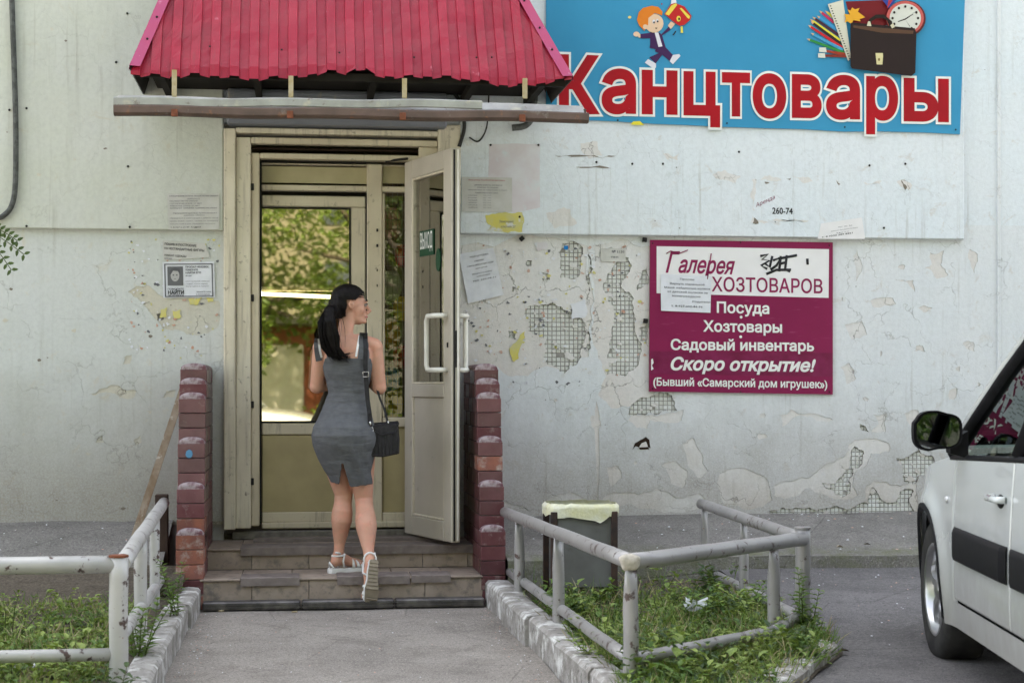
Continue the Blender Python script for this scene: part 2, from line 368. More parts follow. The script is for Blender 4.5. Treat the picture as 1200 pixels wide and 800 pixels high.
# ---- interior of the shop entrance
M['int_wall'] = mat('interior_wall', (.22, .19, .12), .8, col2=(.17, .15, .09), scale=3)
M['int_floor'] = mat('interior_floor', (.2, .18, .15), .6)
room = MB(); rx0, rx1, rz = DX0-.1, DX1+1.4, .33
room.box(rx0, rx1, 3.4, 3.5, rz, 3).box(rx0-.1, rx0, .46, 3.4, rz, 3).box(rx1, rx1+.1, .46, 3.4, rz, 3)
room.build('vestibule_wall', M['int_wall'], bld)
MB().box(rx0, rx1, .46, 3.4, 2.95, 3.05).build('ceiling', M['int_wall'], None, kind='structure')
MB().box(rx0, rx1, .13, 3.4, rz-.05, rz).build('floor', M['int_floor'], None, kind='structure')
# ---- ground
def asph(name, c, c2, speck, sc=1., crack=.5, bumpy=.5, moss=None):
    m = bpy.data.materials.new(name); n = N(m); n.b.inputs['Roughness'].default_value = .9; n.b.inputs['Specular IOR Level'].default_value = .25
    co = n.coord(); a = n.mix(n.ramp(n.noise(co, 1.7*sc, 8, .6), .35, .65), c, c2)
    a = n.mix(n.ramp(n.noise(co, 160*sc, 3, .7), .45, .62, 0, .55), a, speck)
    a = n.mix(n.ramp(n.noise(co, 70*sc, 4, .8), .52, .60, 0, .7), a, tuple(x*.45 for x in c))
    a = n.mix(n.ramp(n.noise(co, 3.3, 9, .75, .8), .50, .64, 0, .45), a, tuple(x*.55 for x in c2))
    a = n.mix(n.ramp(n.noise(co, .8, 9, .7, .6), .50, .62, 0, .45), a, tuple(x*.6 for x in c2))
    cr = n.math('MULTIPLY', n.ramp(n.vor(n.coord(), .9, 'DISTANCE_TO_EDGE'), 0, .006, 1, 0), crack); a = n.mix(cr, a, (.05, .045, .04))
    a = n.mix(n.ramp(n.noise(co, 28*sc, 7, .8), .5, .68, 0, .45), a, tuple(x*.62 for x in c))
    a = n.mix(n.ramp(n.noise(co, 85*sc, 5, .85), .56, .62, 0, .9), a, tuple(min(1, x*1.5) for x in c))
    if moss:
        g = n.new('ShaderNodeSeparateXYZ'); n.l.new(co, g.inputs[0]); d = n.math('ABSOLUTE', n.math('SUBTRACT', g.outputs[1], moss[0]))
        a = n.mix(n.math('MULTIPLY', n.ramp(d, 0, moss[1], 1, 0), n.ramp(n.noise(co, 5, 8, .7), .42, .62, 0, .8)), a, (.13, .14, .065))
    n.l.new(a, n.b.inputs['Base Color'])
    n.bump(n.math('SUBTRACT', n.math('ADD', n.noise(co, 140*sc, 3, .7), n.math('MULTIPLY', n.noise(co, 14, 6, .6), 2)), cr), bumpy, .006); return m
M['path'] = asph('dusty_path_asphalt', (.31, .275, .245), (.21, .187, .168), (.50, .46, .42), .8, .35, .9)
M['road'] = asph('road_asphalt', (.17, .16, .16), (.12, .113, .115), (.30, .28, .27), .8, .4, .9)
M['apron'] = asph('apron_asphalt', (.24, .225, .21), (.17, .16, .145), (.36, .34, .32), .8, .5, .8, (-1.0, .3))
M['soil'] = asph('soil', (.10, .082, .062), (.065, .052, .038), (.17, .14, .11), .5, 0, 1)
M['grass'] = asph('lawn', (.09, .13, .04), (.06, .10, .03), (.14, .17, .06), .5, 0, 1)
M['far_gravel'] = asph('yard_asphalt', (.34, .32, .29), (.28, .265, .24), (.4, .39, .36), 1, .3)
MB().add([(-400,-600,-.012),(400,-600,-.012),(400,400,-.012),(-400,400,-.012)], [(0,1,2,3)]).build('ground', M['far_gravel'], kind='structure')
def gn(x, y, a): return a*mnoise.noise(Vector((x*1.3, y*1.3, 3)))+a*.5*mnoise.noise(Vector((x*5, y*5, 7)))
PXL, PXR = X(234, -1.0), X(566, -1.0)
MB().grid(lambda u, v: (PXL-.06+(PXR-PXL+.12)*u, -9.8+9.0*v, gn(u*2, v*9, .006)), 12, 50).build('path', M['path'], kind='structure')
def bedx0(y): return 1.2 if y < -5.15 else (1.44+(y+5.12)*.573 if y < -3.48 else 2.40+.05*(y+3.48))
def roadz(x, y): return .08+max(0, y+3.5)*.045-max(0, -y-4.6)*.04
MB().grid(lambda u, v: (lambda y: (lambda x: (x, y, roadz(x, y)+gn(x, y, .008)))((bedx0(y)-.07)+9*u*u+.4*u))(-6.6+6.0*v), 60, 50).build('road', M['road'], kind='structure')
# sloping apron strip along the foot of the wall (right), with its kerb face
def apr(u, v):
    x = 1.2+8.3*u; y = -1.05+1.07*v; z = .262+(ZW+.035-.262)*v; e = .02*mnoise.noise(Vector((x*3, 5, 0)))
    if v < .01: y += e
    return (x, y, z+gn(x, y, .012))
ap = MB().grid(apr, 90, 12)
ap.grid(lambda u, v: (lambda p: (p[0], p[1]+.01*mnoise.noise(Vector((p[0]*5, v*3, 1)))-.01*(1-v), p[2]-.22*(1-v)))(apr(u, 0)), 90, 3)
ap.build('pavement', M['apron'], kind='structure')
MB().grid(lambda u, v: (lambda x, y: (x, y, .20+(ZW+.035-.20)*v**.8+gn(x, y, .02)))(-7+6.22*u, -.95+.97*v), 60, 14).grid(lambda u, v: (-7+6.22*u, -.95-.01*(1-v), .20+gn(-7+6.22*u, -.95, .02)-.25*(1-v)), 60, 2).build('pavement', M['apron'], kind='structure')
# planting beds
def bedz(x, y): return .085+gn(x, y, .03)+.05*max(0, y+1.9)
def bedx(y): return 1.44+(y+5.12)*.573 if y < -3.48 else 2.40+.05*(y+3.48)
MB().grid(lambda u, v: (lambda y: (lambda x: (x, y, bedz(x, y)))(1.21+u*(bedx(y)-1.21)))(-5.05+4.07*v), 24, 60).build('soil_bed', M['soil'], kind='structure')
MB().grid(lambda u, v: (lambda x, y: (x, y, .10+gn(x, y, .04)+.27*max(0, y+1.35)))(-6+5.36*u, -6.0+5.12*v), 50, 50).build('soil_bed', M['soil'], kind='structure')
# whitewashed kerbs
M['kerb'] = mat('whitewashed_concrete', (.38, .36, .34), .9, col2=(.27, .25, .23), scale=9, lohi=(.42, .58), stains=(((.16, .15, .14), 26, .56, .66), ((.66, .65, .63), 7, .52, .62)), bump=(30, .9, .015))
def kerb(name, a, b, wdt, z0, z1, side, label, n=None):
    a, b = Vector(a), Vector(b); L = (b-a).length; t = (b-a)/L; nn = Vector((-t.y, t.x, 0)); n = n or max(2, round(L/.75)); 
    e = empty(name, tuple((a+b)/2), label, 'kerb')
    for i in range(n):
        p0, p1 = a+t*(L*i/n+.006), a+t*(L*(i+1)/n-.006); d0 = random.uniform(-.012, .012)
        m = MB(); K = 10; prof = [(0, z0), (0, z1-.02), (.015, z1-.004), (wdt*.5, z1), (wdt-.02, z1-.006), (wdt, z1-.025), (wdt, z0)]
        rings = []
        for k in range(K+1):
            c = p0.lerp(p1, k/K); rings.append([c+nn*side*(q+d0+.004*mnoise.noise(Vector((c.x*2.5, c.y*2.5, j*.8))))+Vector((0, 0, zz+(.006*mnoise.noise(Vector((c.x*3, c.y*3, j*.8))) if zz != z0 else 0))) for j, (q, zz) in enumerate(prof)])
        m.rings(rings, smooth=False); m.build('kerb_stone', M['kerb'], e)
    return e
kerb('kerb', (PXR+.005, -1.02, 0), (1.20, -6.3, 0), .15, -.05, .150, -1 if False else 1, 'rough whitewashed kerb on the right side of the path, below the grey railing')
kerb('kerb', (PXL-.005, -1.02, 0), (PXL-.03, -6.3, 0), .135, -.05, .135, -1, 'whitewashed kerb on the left side of the path, beside the weeds')
kerb('kerb', (1.42, -5.12, 0), (2.36, -3.48, 0), .15, -.03, .15, 1, 'white front kerb of the right planting bed, running out to its corner')
kerb('kerb', (2.36, -3.44, 0), (2.52, -1.3, 0), .12, .0, .13, 1, 'low kerb of the right planting bed beside the road', n=3)
# ================================================================== STEPS
M['tile'] = mat('step_tile', (.36, .29, .24), .7, col2=(.27, .215, .175), scale=6, stains=(((.15, .13, .115), 14, .52, .7),), bump=(40, .35, .004), rnd=True, rv=.12)
M['rubber'] = mat('rubber_tread', (.21, .175, .16), .8, col2=(.145, .12, .11), scale=15, stains=(((.24, .22, .2), 20, .6, .75),), bump=(70, .3, .003))
M['mortar'] = mat('old_mortar', (.22, .20, .18), .95, col2=(.13, .12, .105), scale=20, bump=(40, .8))
Z_1, Z_2, Z_3 = .172, .300, .352; Y_1, Y_2 = -1.0, -.54
st = empty('entrance_steps', ((PXL+PXR)/2, -.5, 0), 'two tiled brown steps with rubber treads leading up to the shop door', 'steps')
MB().box(PXL, PXR, Y_1+.014, .12, -.1, Z_1-.012).box(PXL, PXR, Y_2+.014, .12, Z_1-.012, Z_2-.012).build('step_core', M['mortar'], st)
def tiles(y, z0, z1, seams, m='riser_tile'):
    xs = [PXL]+[X(s, y) for s in seams]+[PXR]
    for a, b in zip(xs, xs[1:]):
        d = random.uniform(0, .003); MB().bbox(a+.0015, b-.0015, y+d, y+.015, z0+.002, z1, .002).build(m, M['tile'], st)
tiles(Y_1, 0, Z_1-.013, [295, 362, 430, 498]); tiles(Y_2, Z_1, Z_2-.013, [295, 362, 430, 495, 548])
for (y, y2, z, seams) in ((Y_1-.012, Y_2-.001, Z_1, [282, 342, 402, 462, 522]), (Y_2-.012, .10, Z_2, [282, 342, 402, 462, 522])):
    xs = [PXL]+[X(s, y) for s in seams]+[PXR]
    for a, b in zip(xs, xs[1:]):
        MB().bbox(a+.0015, b-.0015, y, y2, z-.012, z+random.uniform(-.001, .001), .003).build('tread_tile', M['tile'], st)
def tread(px0, px1, y, z, dep=.20, drop=.03, wav=0):
    x0, x1 = X(px0, y), X(px1, y); n = 14; m = MB()
    rings = []
    for i in range(n+1):
        x = x0+(x1-x0)*i/n; dz = wav*sin(i/n*pi)*.5+.0015*sin(i*2.1)
        rings.append([(x, y+dep, z+.002+dz), (x, y+dep, z+.007+dz), (x, y-.004, z+.009+dz), (x, y-.014, z+.004+dz), (x, y-.016, z-drop+dz), (x, y-.0125, z-drop+dz), (x, y-.0125, z+.0015+dz)])
    m.rings(rings, smooth=False); return m.build('rubber_tread', M['rubber'], st)
tread(282, 560, Y_2, Z_2, .22, .042); tread(282, 351, Y_1, Z_1, .2, .04); tread(395, 480, Y_1, Z_1, .2, .04); tread(482, 528, Y_1, Z_1, .2, .035)
tread(297, 535, Y_2+.36, Z_2+.012, .12, .018, .012)
# threshold
MB().bbox(DX0+.05, DX1-.06, .02, .13, Z_2, Z_3, .006).build('threshold', M['mortar'], st)
fb = MB(); yb = -1.11
fb.bbox(X(237, yb), X(352, yb), yb, Y_1-.014, .004, .055, .008).bbox(X(353.5, yb), X(462, yb), yb, Y_1-.014, .004, .055, .008).bbox(X(463.5, yb), X(568, yb), yb, Y_1-.014, .004, .055, .008)
for r_ in (.3, .7): fb.box(X(239, yb), X(566, yb), yb-.004, yb+.004, .008+.04*r_, .013+.04*r_)
M['grate'] = mat('dark_metal_bar', (.085, .08, .08), .45, .6, col2=(.16, .15, .145), scale=9, lohi=(.45, .6), bump=(60, .3, .003))
tag(fb.build('foot_scraper', M['grate']), 'dark metal bar lying across the path at the foot of the steps', 'foot scraper')
# ================================================================== BRICK PARAPETS
M['brick'] = mat('glazed_burgundy_brick', (.078, .020, .026), .24, col2=(.115, .038, .045), scale=7, stains=(((.26, .18, .17), 16, .64, .74), ((.07, .02, .025), 9, .55, .7)), bump=(30, .25, .004), rnd=True, rv=.25, spec=.6)
M['brick_worn'] = mat('worn_orange_brick', (.30, .115, .075), .7, col2=(.20, .085, .07), scale=12, stains=(((.36, .28, .25), 14, .52, .66),), bump=(40, .6, .006), rnd=True, rv=.2)
M['brick_dull'] = mat('dusty_burgundy_brick', (.14, .058, .062), .38, col2=(.105, .035, .04), scale=9, stains=(((.27, .2, .19), 16, .56, .72),), bump=(30, .3, .004), rnd=True, rv=.2)
M['dust'] = mat('pale_dust', (.34, .28, .29), .9, col2=(.13, .06, .07), scale=26, lohi=(.42, .60), bump=(60, .4, .003))
M['bluepaint'] = mat('blue_paint_spot', (.10, .25, .42), .5)
RH = .0857
def brick_mesh(L, W, Hh, cap=False):
    m = MB()
    if not cap: m.bbox(-W/2, W/2, 0, L, 0, Hh-.004, .003)
    else:
        n = 8; prof = [(-W/2, 0), (W/2, 0)]+[(W/2*cos(pi*k/n)*1.0, Hh-.045+.045*sin(pi*k/n)) for k in range(n+1)]
        r0 = [(x*.93, .0, z if z < .01 else (z*.62 if z > Hh-.05 else z)) for x, z in prof]; 
        r0 = [(x, 0, min(z, Hh-.052)) for x, z in prof]
        m.add(r0, [tuple(range(len(r0)))])
        ra = r0; rb = [(x*.995, .03, min(z, Hh-.012)) for x, z in prof]; rc = [(x, .075, z) for x, z in prof]; rd = [(x, L, z) for x, z in prof]
        for p, q, mi in ((ra, rb, 1), (rb, rc, 1), (rc, rd, 0)):
            k = len(p); m.add(p+q, [(i, (i+1) % k, k+(i+1) % k, k+i) for i in range(k)], mi, False)
        m.add(rd, [tuple(range(len(rd)))[::-1]])
    return m
_bm = {}
def brick(parent, x, y, z, L, W, cap, mt, spot=False):
    key = (round(L, 3), round(W, 3), cap, mt)
    if key not in _bm: _bm[key] = brick_mesh(L, W, RH, cap).mesh('brick', [M[mt], M['dust']], True)
    o = link('brick', _bm[key], parent, local=True); o.location = Vector((x, y, z))-parent.location; o.rotation_euler = (random.uniform(-.006, .006), 0, random.uniform(-.008, .008)); return o
def parapet(px0, px1, label, worn, lean):
    x0, x1 = X(px0, -1), X(px1, -1); W = x1-x0; xc = (x0+x1)/2; e = empty('brick_parapet', (xc, -.5, 0), label, 'parapet wall')
    fronts = [-1.0]*5+[-.93]*3+[-.86]*3+[-.79]*3+[-.72, -.65]
    core = MB()
    for r in range(16):
        core.box(xc-W/2+.003, xc+W/2-.003, fronts[r]+.003, .0, r*RH-.001, (r+1)*RH-.005)
    core.build('mortar', M['mortar'], e)
    for r in range(16):
        y = fronts[r]; k = 0; L = .25 if r % 2 else .125; top = r in (4, 7, 10, 13, 14, 15)
        nxt = fronts[r+1] if r < 15 else 0
        while y < -.02:
            l = min(L, -.002-y)
            if l < .03: break
            cap = (top and k == 0) or r == 15
            mt = 'brick_worn' if (worn and r < 6 and k == 0 and r != 1) or (not worn and r in (9,) and k == 0) else ('brick_dull' if (r < 8 and random.random() < .7) or random.random() < .25 else 'brick')
            if cap and k > 0: cm = 'brick'
            brick(e, xc, y, r*RH, max(l-.004, .02), W, False, mt)
            if top and (k == 0 or r == 15):
                key = ('cap', round(W, 3), r == 15, round(l, 3), k)
                if key not in _bm:
                    cmb = MB(); n_ = 10; dl = l-.004 if r == 15 else .10; rgs = []
                    for yy, kk in ((0, .5), (.004, .78), (.012, .93), (.03, 1), (dl, 1)) if k == 0 else ((0, 1), (dl, 1)):
                        rgs.append([(W/2*cos(pi*q/n_)*(.97 if kk < 1 else 1), yy, -.003+(.040*kk)*sin(pi*q/n_)**.8) for q in range(n_+1)])
                    cmb.rings(rgs, smooth=False); _bm[key] = cmb.mesh('coping', [M['dust'] if k == 0 else M['brick_dull']], True)
                o_ = link('coping', _bm[key], e, local=True); o_.location = Vector((xc, y+.001, (r+1)*RH-.003))-e.location
            y += l; L = .25; k += 1
    return e
pL = parapet(206, 238.5, 'left brick parapet of the steps with orange worn lower bricks and one blue paint spot', True, -1)
pR = parapet(563.5, 592.5, 'right brick parapet of the steps behind the open door leaf, all burgundy', False, 1)
sp_ = [(at(222.5+4.2*cos(a)*(1-.3*(sin(a) > .5)), 531-5*sin(a), -.80).x, at(222.5, 531-5*sin(a), -.80).z) for a in [i*pi/6 for i in range(12)]]
MB().poly(ragged(sp_, 1, .12), -.862-.003, -.86).build('paint_spot', M['bluepaint'], pL, tri=True)
# ================================================================== DOORWAY
M['frame'] = mat('cream_door_frame', (.62, .55, .42), .5, col2=(.53, .46, .345), scale=3, stains=(((.26, .22, .17), 22, .62, .74), ((.36, .31, .24), 5, .55, .7, (6, 1, .6))), bump=(25, .15, .003))
M['frame_l'] = mat('pale_trim_board', (.68, .62, .50), .6, col2=(.58, .525, .415), scale=4, stains=(((.22, .19, .15), 26, .60, .72), ((.4, .35, .28), 4, .5, .7, (8, 1, .5))), bump=(25, .3, .004))
M['gap'] = mat('dark_gap', (.03, .018, .012), .9)
M['gasket'] = mat('black_gasket', (.018, .017, .016), .6)
M['panel'] = mat('olive_door_panel', (.42, .35, .19), .4, col2=(.35, .29, .155), scale=4, bump=(20, .1, .002))
M['door_leaf'] = mat('taupe_door_plastic', (.50, .455, .385), .45, col2=(.44, .40, .335), scale=3, stains=(((.28, .25, .21), 14, .62, .78),), bump=(20, .1, .002))
M['white_plastic'] = mat('white_plastic', (.78, .76, .70), .35, col2=(.66, .63, .57), scale=9)
def glassmat(name, tint, refl, rough=.012, wav=.0):
    m = bpy.data.materials.new(name); n = N(m); n.n.remove(n.b); out = n.n['Material Output']
    gl = n.new('ShaderNodeBsdfGlossy'); gl.inputs['Roughness'].default_value = rough; gl.inputs['Color'].default_value = (*tint, 1)
    tr = n.new('ShaderNodeBsdfTransparent'); tr.inputs['Color'].default_value = (tint[0]*.9, tint[1]*.9, tint[2]*.85, 1)
    fr = n.new('ShaderNodeFresnel'); fr.inputs['IOR'].default_value = 1.5; mx = n.new('ShaderNodeMixShader')
    n.l.new(n.math('ADD', fr.outputs[0], refl), mx.inputs[0]); n.l.new(tr.outputs[0], mx.inputs[1]); n.l.new(gl.outputs[0], mx.inputs[2]); n.l.new(mx.outputs[0], out.inputs[0])
    if wav:
        bp = n.new('ShaderNodeBump'); bp.inputs['Strength'].default_value = wav; bp.inputs['Distance'].default_value = .01
        n.l.new(n.noise(n.coord(), 2.5, 2), bp.inputs['Height']); n.l.new(bp.outputs[0], gl.inputs['Normal'])
    return m
M['glass_film'] = glassmat('bronze_film_glass', (.90, .83, .62), .34, .02, .02)
M['leaf_glass'] = glassmat('door_leaf_glass', (.90, .89, .88), .28, .03, .02); M['glass'] = glassmat('window_glass', (.95, .94, .90), .02, .006, .01)
dw = empty('shop_entrance', (X(400), .05, .35), 'cream shop entrance frame with glazed inner door and narrow side window', 'doorway')
def fbx(name, a, b, c, d, y0, y1, m='frame', bev=.006, parent=None, z_from=None):     # px box: x a..b, y top c .. bottom d, front face at y0
    P, Q = at(a, c, y0), at(b, d, y0)
    return MB().bbox(P.x, Q.x, y0, y1, Q.z, P.z, bev).build(name, M[m] if isinstance(m, str) else m, parent or dw)
LINTEL = at(400, 150, 0).z
fbx('trim_board', 262, 276, 150, 620.5, -.055, .05, 'frame_l'); fbx('trim_board', 276.3, 294, 160.5, 619, -.03, .06, 'frame_l')
fbx('head_board', 276.3, 513, 149, 160, -.05, .05, 'frame_l'); fbx('head_board', 294.3, 513, 160.6, 172, -.035, .05)
fbx('head_gap', 294.3, 490, 172.3, 178.5, .03, .06, 'gap'); fbx('trim_board', 513.3, 540, 146, 240, -.05, .05, 'frame_l')
fbx('head_board', 491, 513, 172.3, 240, -.02, .05, 'frame')
fbx('frame_post', 294.3, 304, 179, 616, -.01, .07); fbx('frame_head', 304.3, 500, 179, 189, -.01, .07)
fbx('frame_post', 524, 539.5, 189.5, 620, .0, .07)
for yy in (215, 345, 470, 560):
    fbx('hinge', 293.5, 297.5, yy, yy+8, -.02, -.0, 'gasket', .002)
fbx('gasket', 304.2, 306.5, 189.4, 613, .05, .07, 'gasket', .001)
fbx('gasket', 306.6, 524, 189.4, 192, .055, .07, 'gasket', .001)
YI = .075
fbx('transom_bar', 306.6, 523, 216, 226, YI, YI+.07); fbx('mullion', 430, 448, 192.2, 612, YI-.006, YI+.07)
fbx('transom_head', 306.6, 523, 192, 194.5, YI, YI+.07)
fbx('mullion', 505, 524, 192.2, 612, YI-.004, YI+.07)
fbx('sidelight_sill', 448.2, 505, 489, 500, YI, YI+.07); fbx('sidelight_panel', 448.2, 505, 500.2, 600, YI+.02, YI+.06, 'panel'); fbx('sidelight_base', 448.2, 505, 600.2, 612, YI, YI+.07)
fbx('sidelight_frame', 448.2, 451, 226.2, 488.8, YI, YI+.05)
fbx('inner_sill', 306.6, 524, 612.2, 617, YI-.02, YI+.08)
def pane(name, a, b, c, d, y, m):
    P, Q = at(a, c, y), at(b, d, y)
    return MB().box(P.x, Q.x, y, y+.006, Q.z, P.z).build(name, M[m], dw)
M['olive_film'] = mat('frosted_film', (.45, .39, .24), .3, col2=(.30, .265, .155), scale=2, bump=(8, .05, .002))
pane('transom_pane', 307, 430, 194.6, 215.8, YI+.03, 'olive_film'); pane('transom_pane', 448.3, 505, 194.6, 215.8, YI+.03, 'olive_film')
# inner door (part) with its sub-parts
idr = fbx('inner_door', 306.8, 428.5, 228.5, 243, YI+.008, YI+.06, 'frame')
fbx('stile', 411, 428.5, 243.2, 611, YI+.008, YI+.06, 'frame', parent=idr); fbx('bottom_rail', 306.8, 410.8, 600, 611, YI+.008, YI+.06, 'frame', parent=idr)
fbx('mid_rail', 306.8, 410.8, 495, 509, YI+.008, YI+.06, 'frame', parent=idr); fbx('door_panel', 306.8, 410.8, 510, 599.5, YI+.014, YI+.05, 'panel', parent=idr)
fbx('gasket', 306.8, 411, 243.2, 245, YI+.004, YI+.03, 'gasket', .001, parent=idr); fbx('gasket', 409.3, 411, 245, 494.8, YI+.004, YI+.03, 'gasket', .001, parent=idr)
fbx('gasket', 306.8, 411, 493.3, 495, YI+.004, YI+.03, 'gasket', .001, parent=idr); fbx('gasket', 428.6, 430, 226.2, 611, YI+.002, YI+.03, 'gasket', .001, parent=idr); fbx('gasket', 306.8, 428.5, 226.4, 228, YI+.002, YI+.03, 'gasket', .001, parent=idr)
g1 = pane('door_glass', 306.8, 411, 244, 494, YI+.03, 'glass_film'); g1.parent = idr
g2 = pane('sidelight_glass', 451, 505, 230, 488.6, YI+.03, 'glass')
for i, yy in enumerate((238, 242)): pass
for yy in (268, 286): fbx('bolt_hole', 441, 443.3, yy, yy+3.5, YI-.012, YI-.004, 'gasket', .001)
for yy in (315, 333): fbx('bolt_hole', 441.4, 442.6, yy, yy+3, YI-.010, YI-.004, 'gasket', .001)
# ---- open outer leaf
HX, HY = X(474, -.02), -.02; ex, ey = X(529, -.72), -.72
LW = sqrt((ex-HX)**2+(ey-HY)**2); la = atan2(ey-HY, ex-HX)
lf = empty('door_leaf', (HX, HY, 0), 'open taupe door leaf with glass and white handles, swung out over the steps', 'door', rz=la)
zt, zb = at(474, 187, HY).z-.02, Z_2+.035
T = .058      # thickness: local y from 0 (visible face is the local -y side) to T
def lb(name, x0, x1, z0, z1, y0=0, y1=T, m='door_leaf', b=.005, par=None):
    return MB().bbox(x0, x1, y0, y1, z0, z1, b).build(name, M[m], par or lf, local=True if not par else True)
zm1 = CH+(450-466)/199; zm0 = CH+(450-450)/199; zg = zt-.115
lb('hinge_stile', 0, .115, zb, zt); lb('lock_stile', LW-.115, LW, zb, zt); lb('top_rail', .1152, LW-.1152, zg, zt); lb('mid_rail', .1152, LW-.1152, zm1-.0, zm0); lb('bottom_rail', .1152, LW-.1152, zb, zb+.12)
lb('door_panel', .1152, LW-.1152, zb+.1202, zm1-.0002, .016, T-.016)
for (a, b, c, d) in ((.1153, .129, zm0, zg), (LW-.129, LW-.1153, zm0, zg), (.1292, LW-.1292, zg-.014, zg-.0005), (.1292, LW-.1292, zm0+.0005, zm0+.014), (.1153, .129, zb+.121, zm1-.001), (LW-.129, LW-.1153, zb+.121, zm1-.001), (.1292, LW-.1292, zb+.121, zb+.134)):
    lb('glazing_bead', a, b, c+.0004, d-.0004, .004, T-.004, 'frame_l', .003)
lb('door_glass', .125, LW-.125, zm0+.01, zg-.01, .026, .032, 'leaf_glass', .001)
lb('edge_seal', LW+.0004, LW+.005, zb+.01, zt-.01, .012, .024, 'gasket', .001); lb('edge_seal', LW+.0004, LW+.006, zb+.01, zt-.01, .036, .046, 'white_plastic', .001)
lb('lock_plate', LW+.0004, LW+.004, zm0+.1, zm0+.32, .026, .034, 'gasket', .001)
lb('lock_cylinder', LW-.06, LW-.045, zm0+.22, zm0+.25, -.006, T+.006, 'gasket', .002)
for sgn, y in ((-1, -.001), (1, T+.001)):
    z0, z1 = zm0+.085, zm0+.41; xh = LW-.062; r = .0155; off = .075; sx = -.14 if sgn < 0 else -.03
    pts = [(xh, y, z0)]+[(xh, y+sgn*off*.7, z0)]+[(xh+sx*.25, y+sgn*off, z0+.0)]+[(xh+sx*.85, y+sgn*off, z0), (xh+sx, y+sgn*off, z0+.03), (xh+sx, y+sgn*off, z1-.03), (xh+sx*.85, y+sgn*off, z1), (xh+sx*.25, y+sgn*off, z1), (xh, y+sgn*off*.7, z1), (xh, y, z1)]
    hd = MB().tube(pts, r, 10); hd.build('handle', M['white_plastic'], lf, local=True)
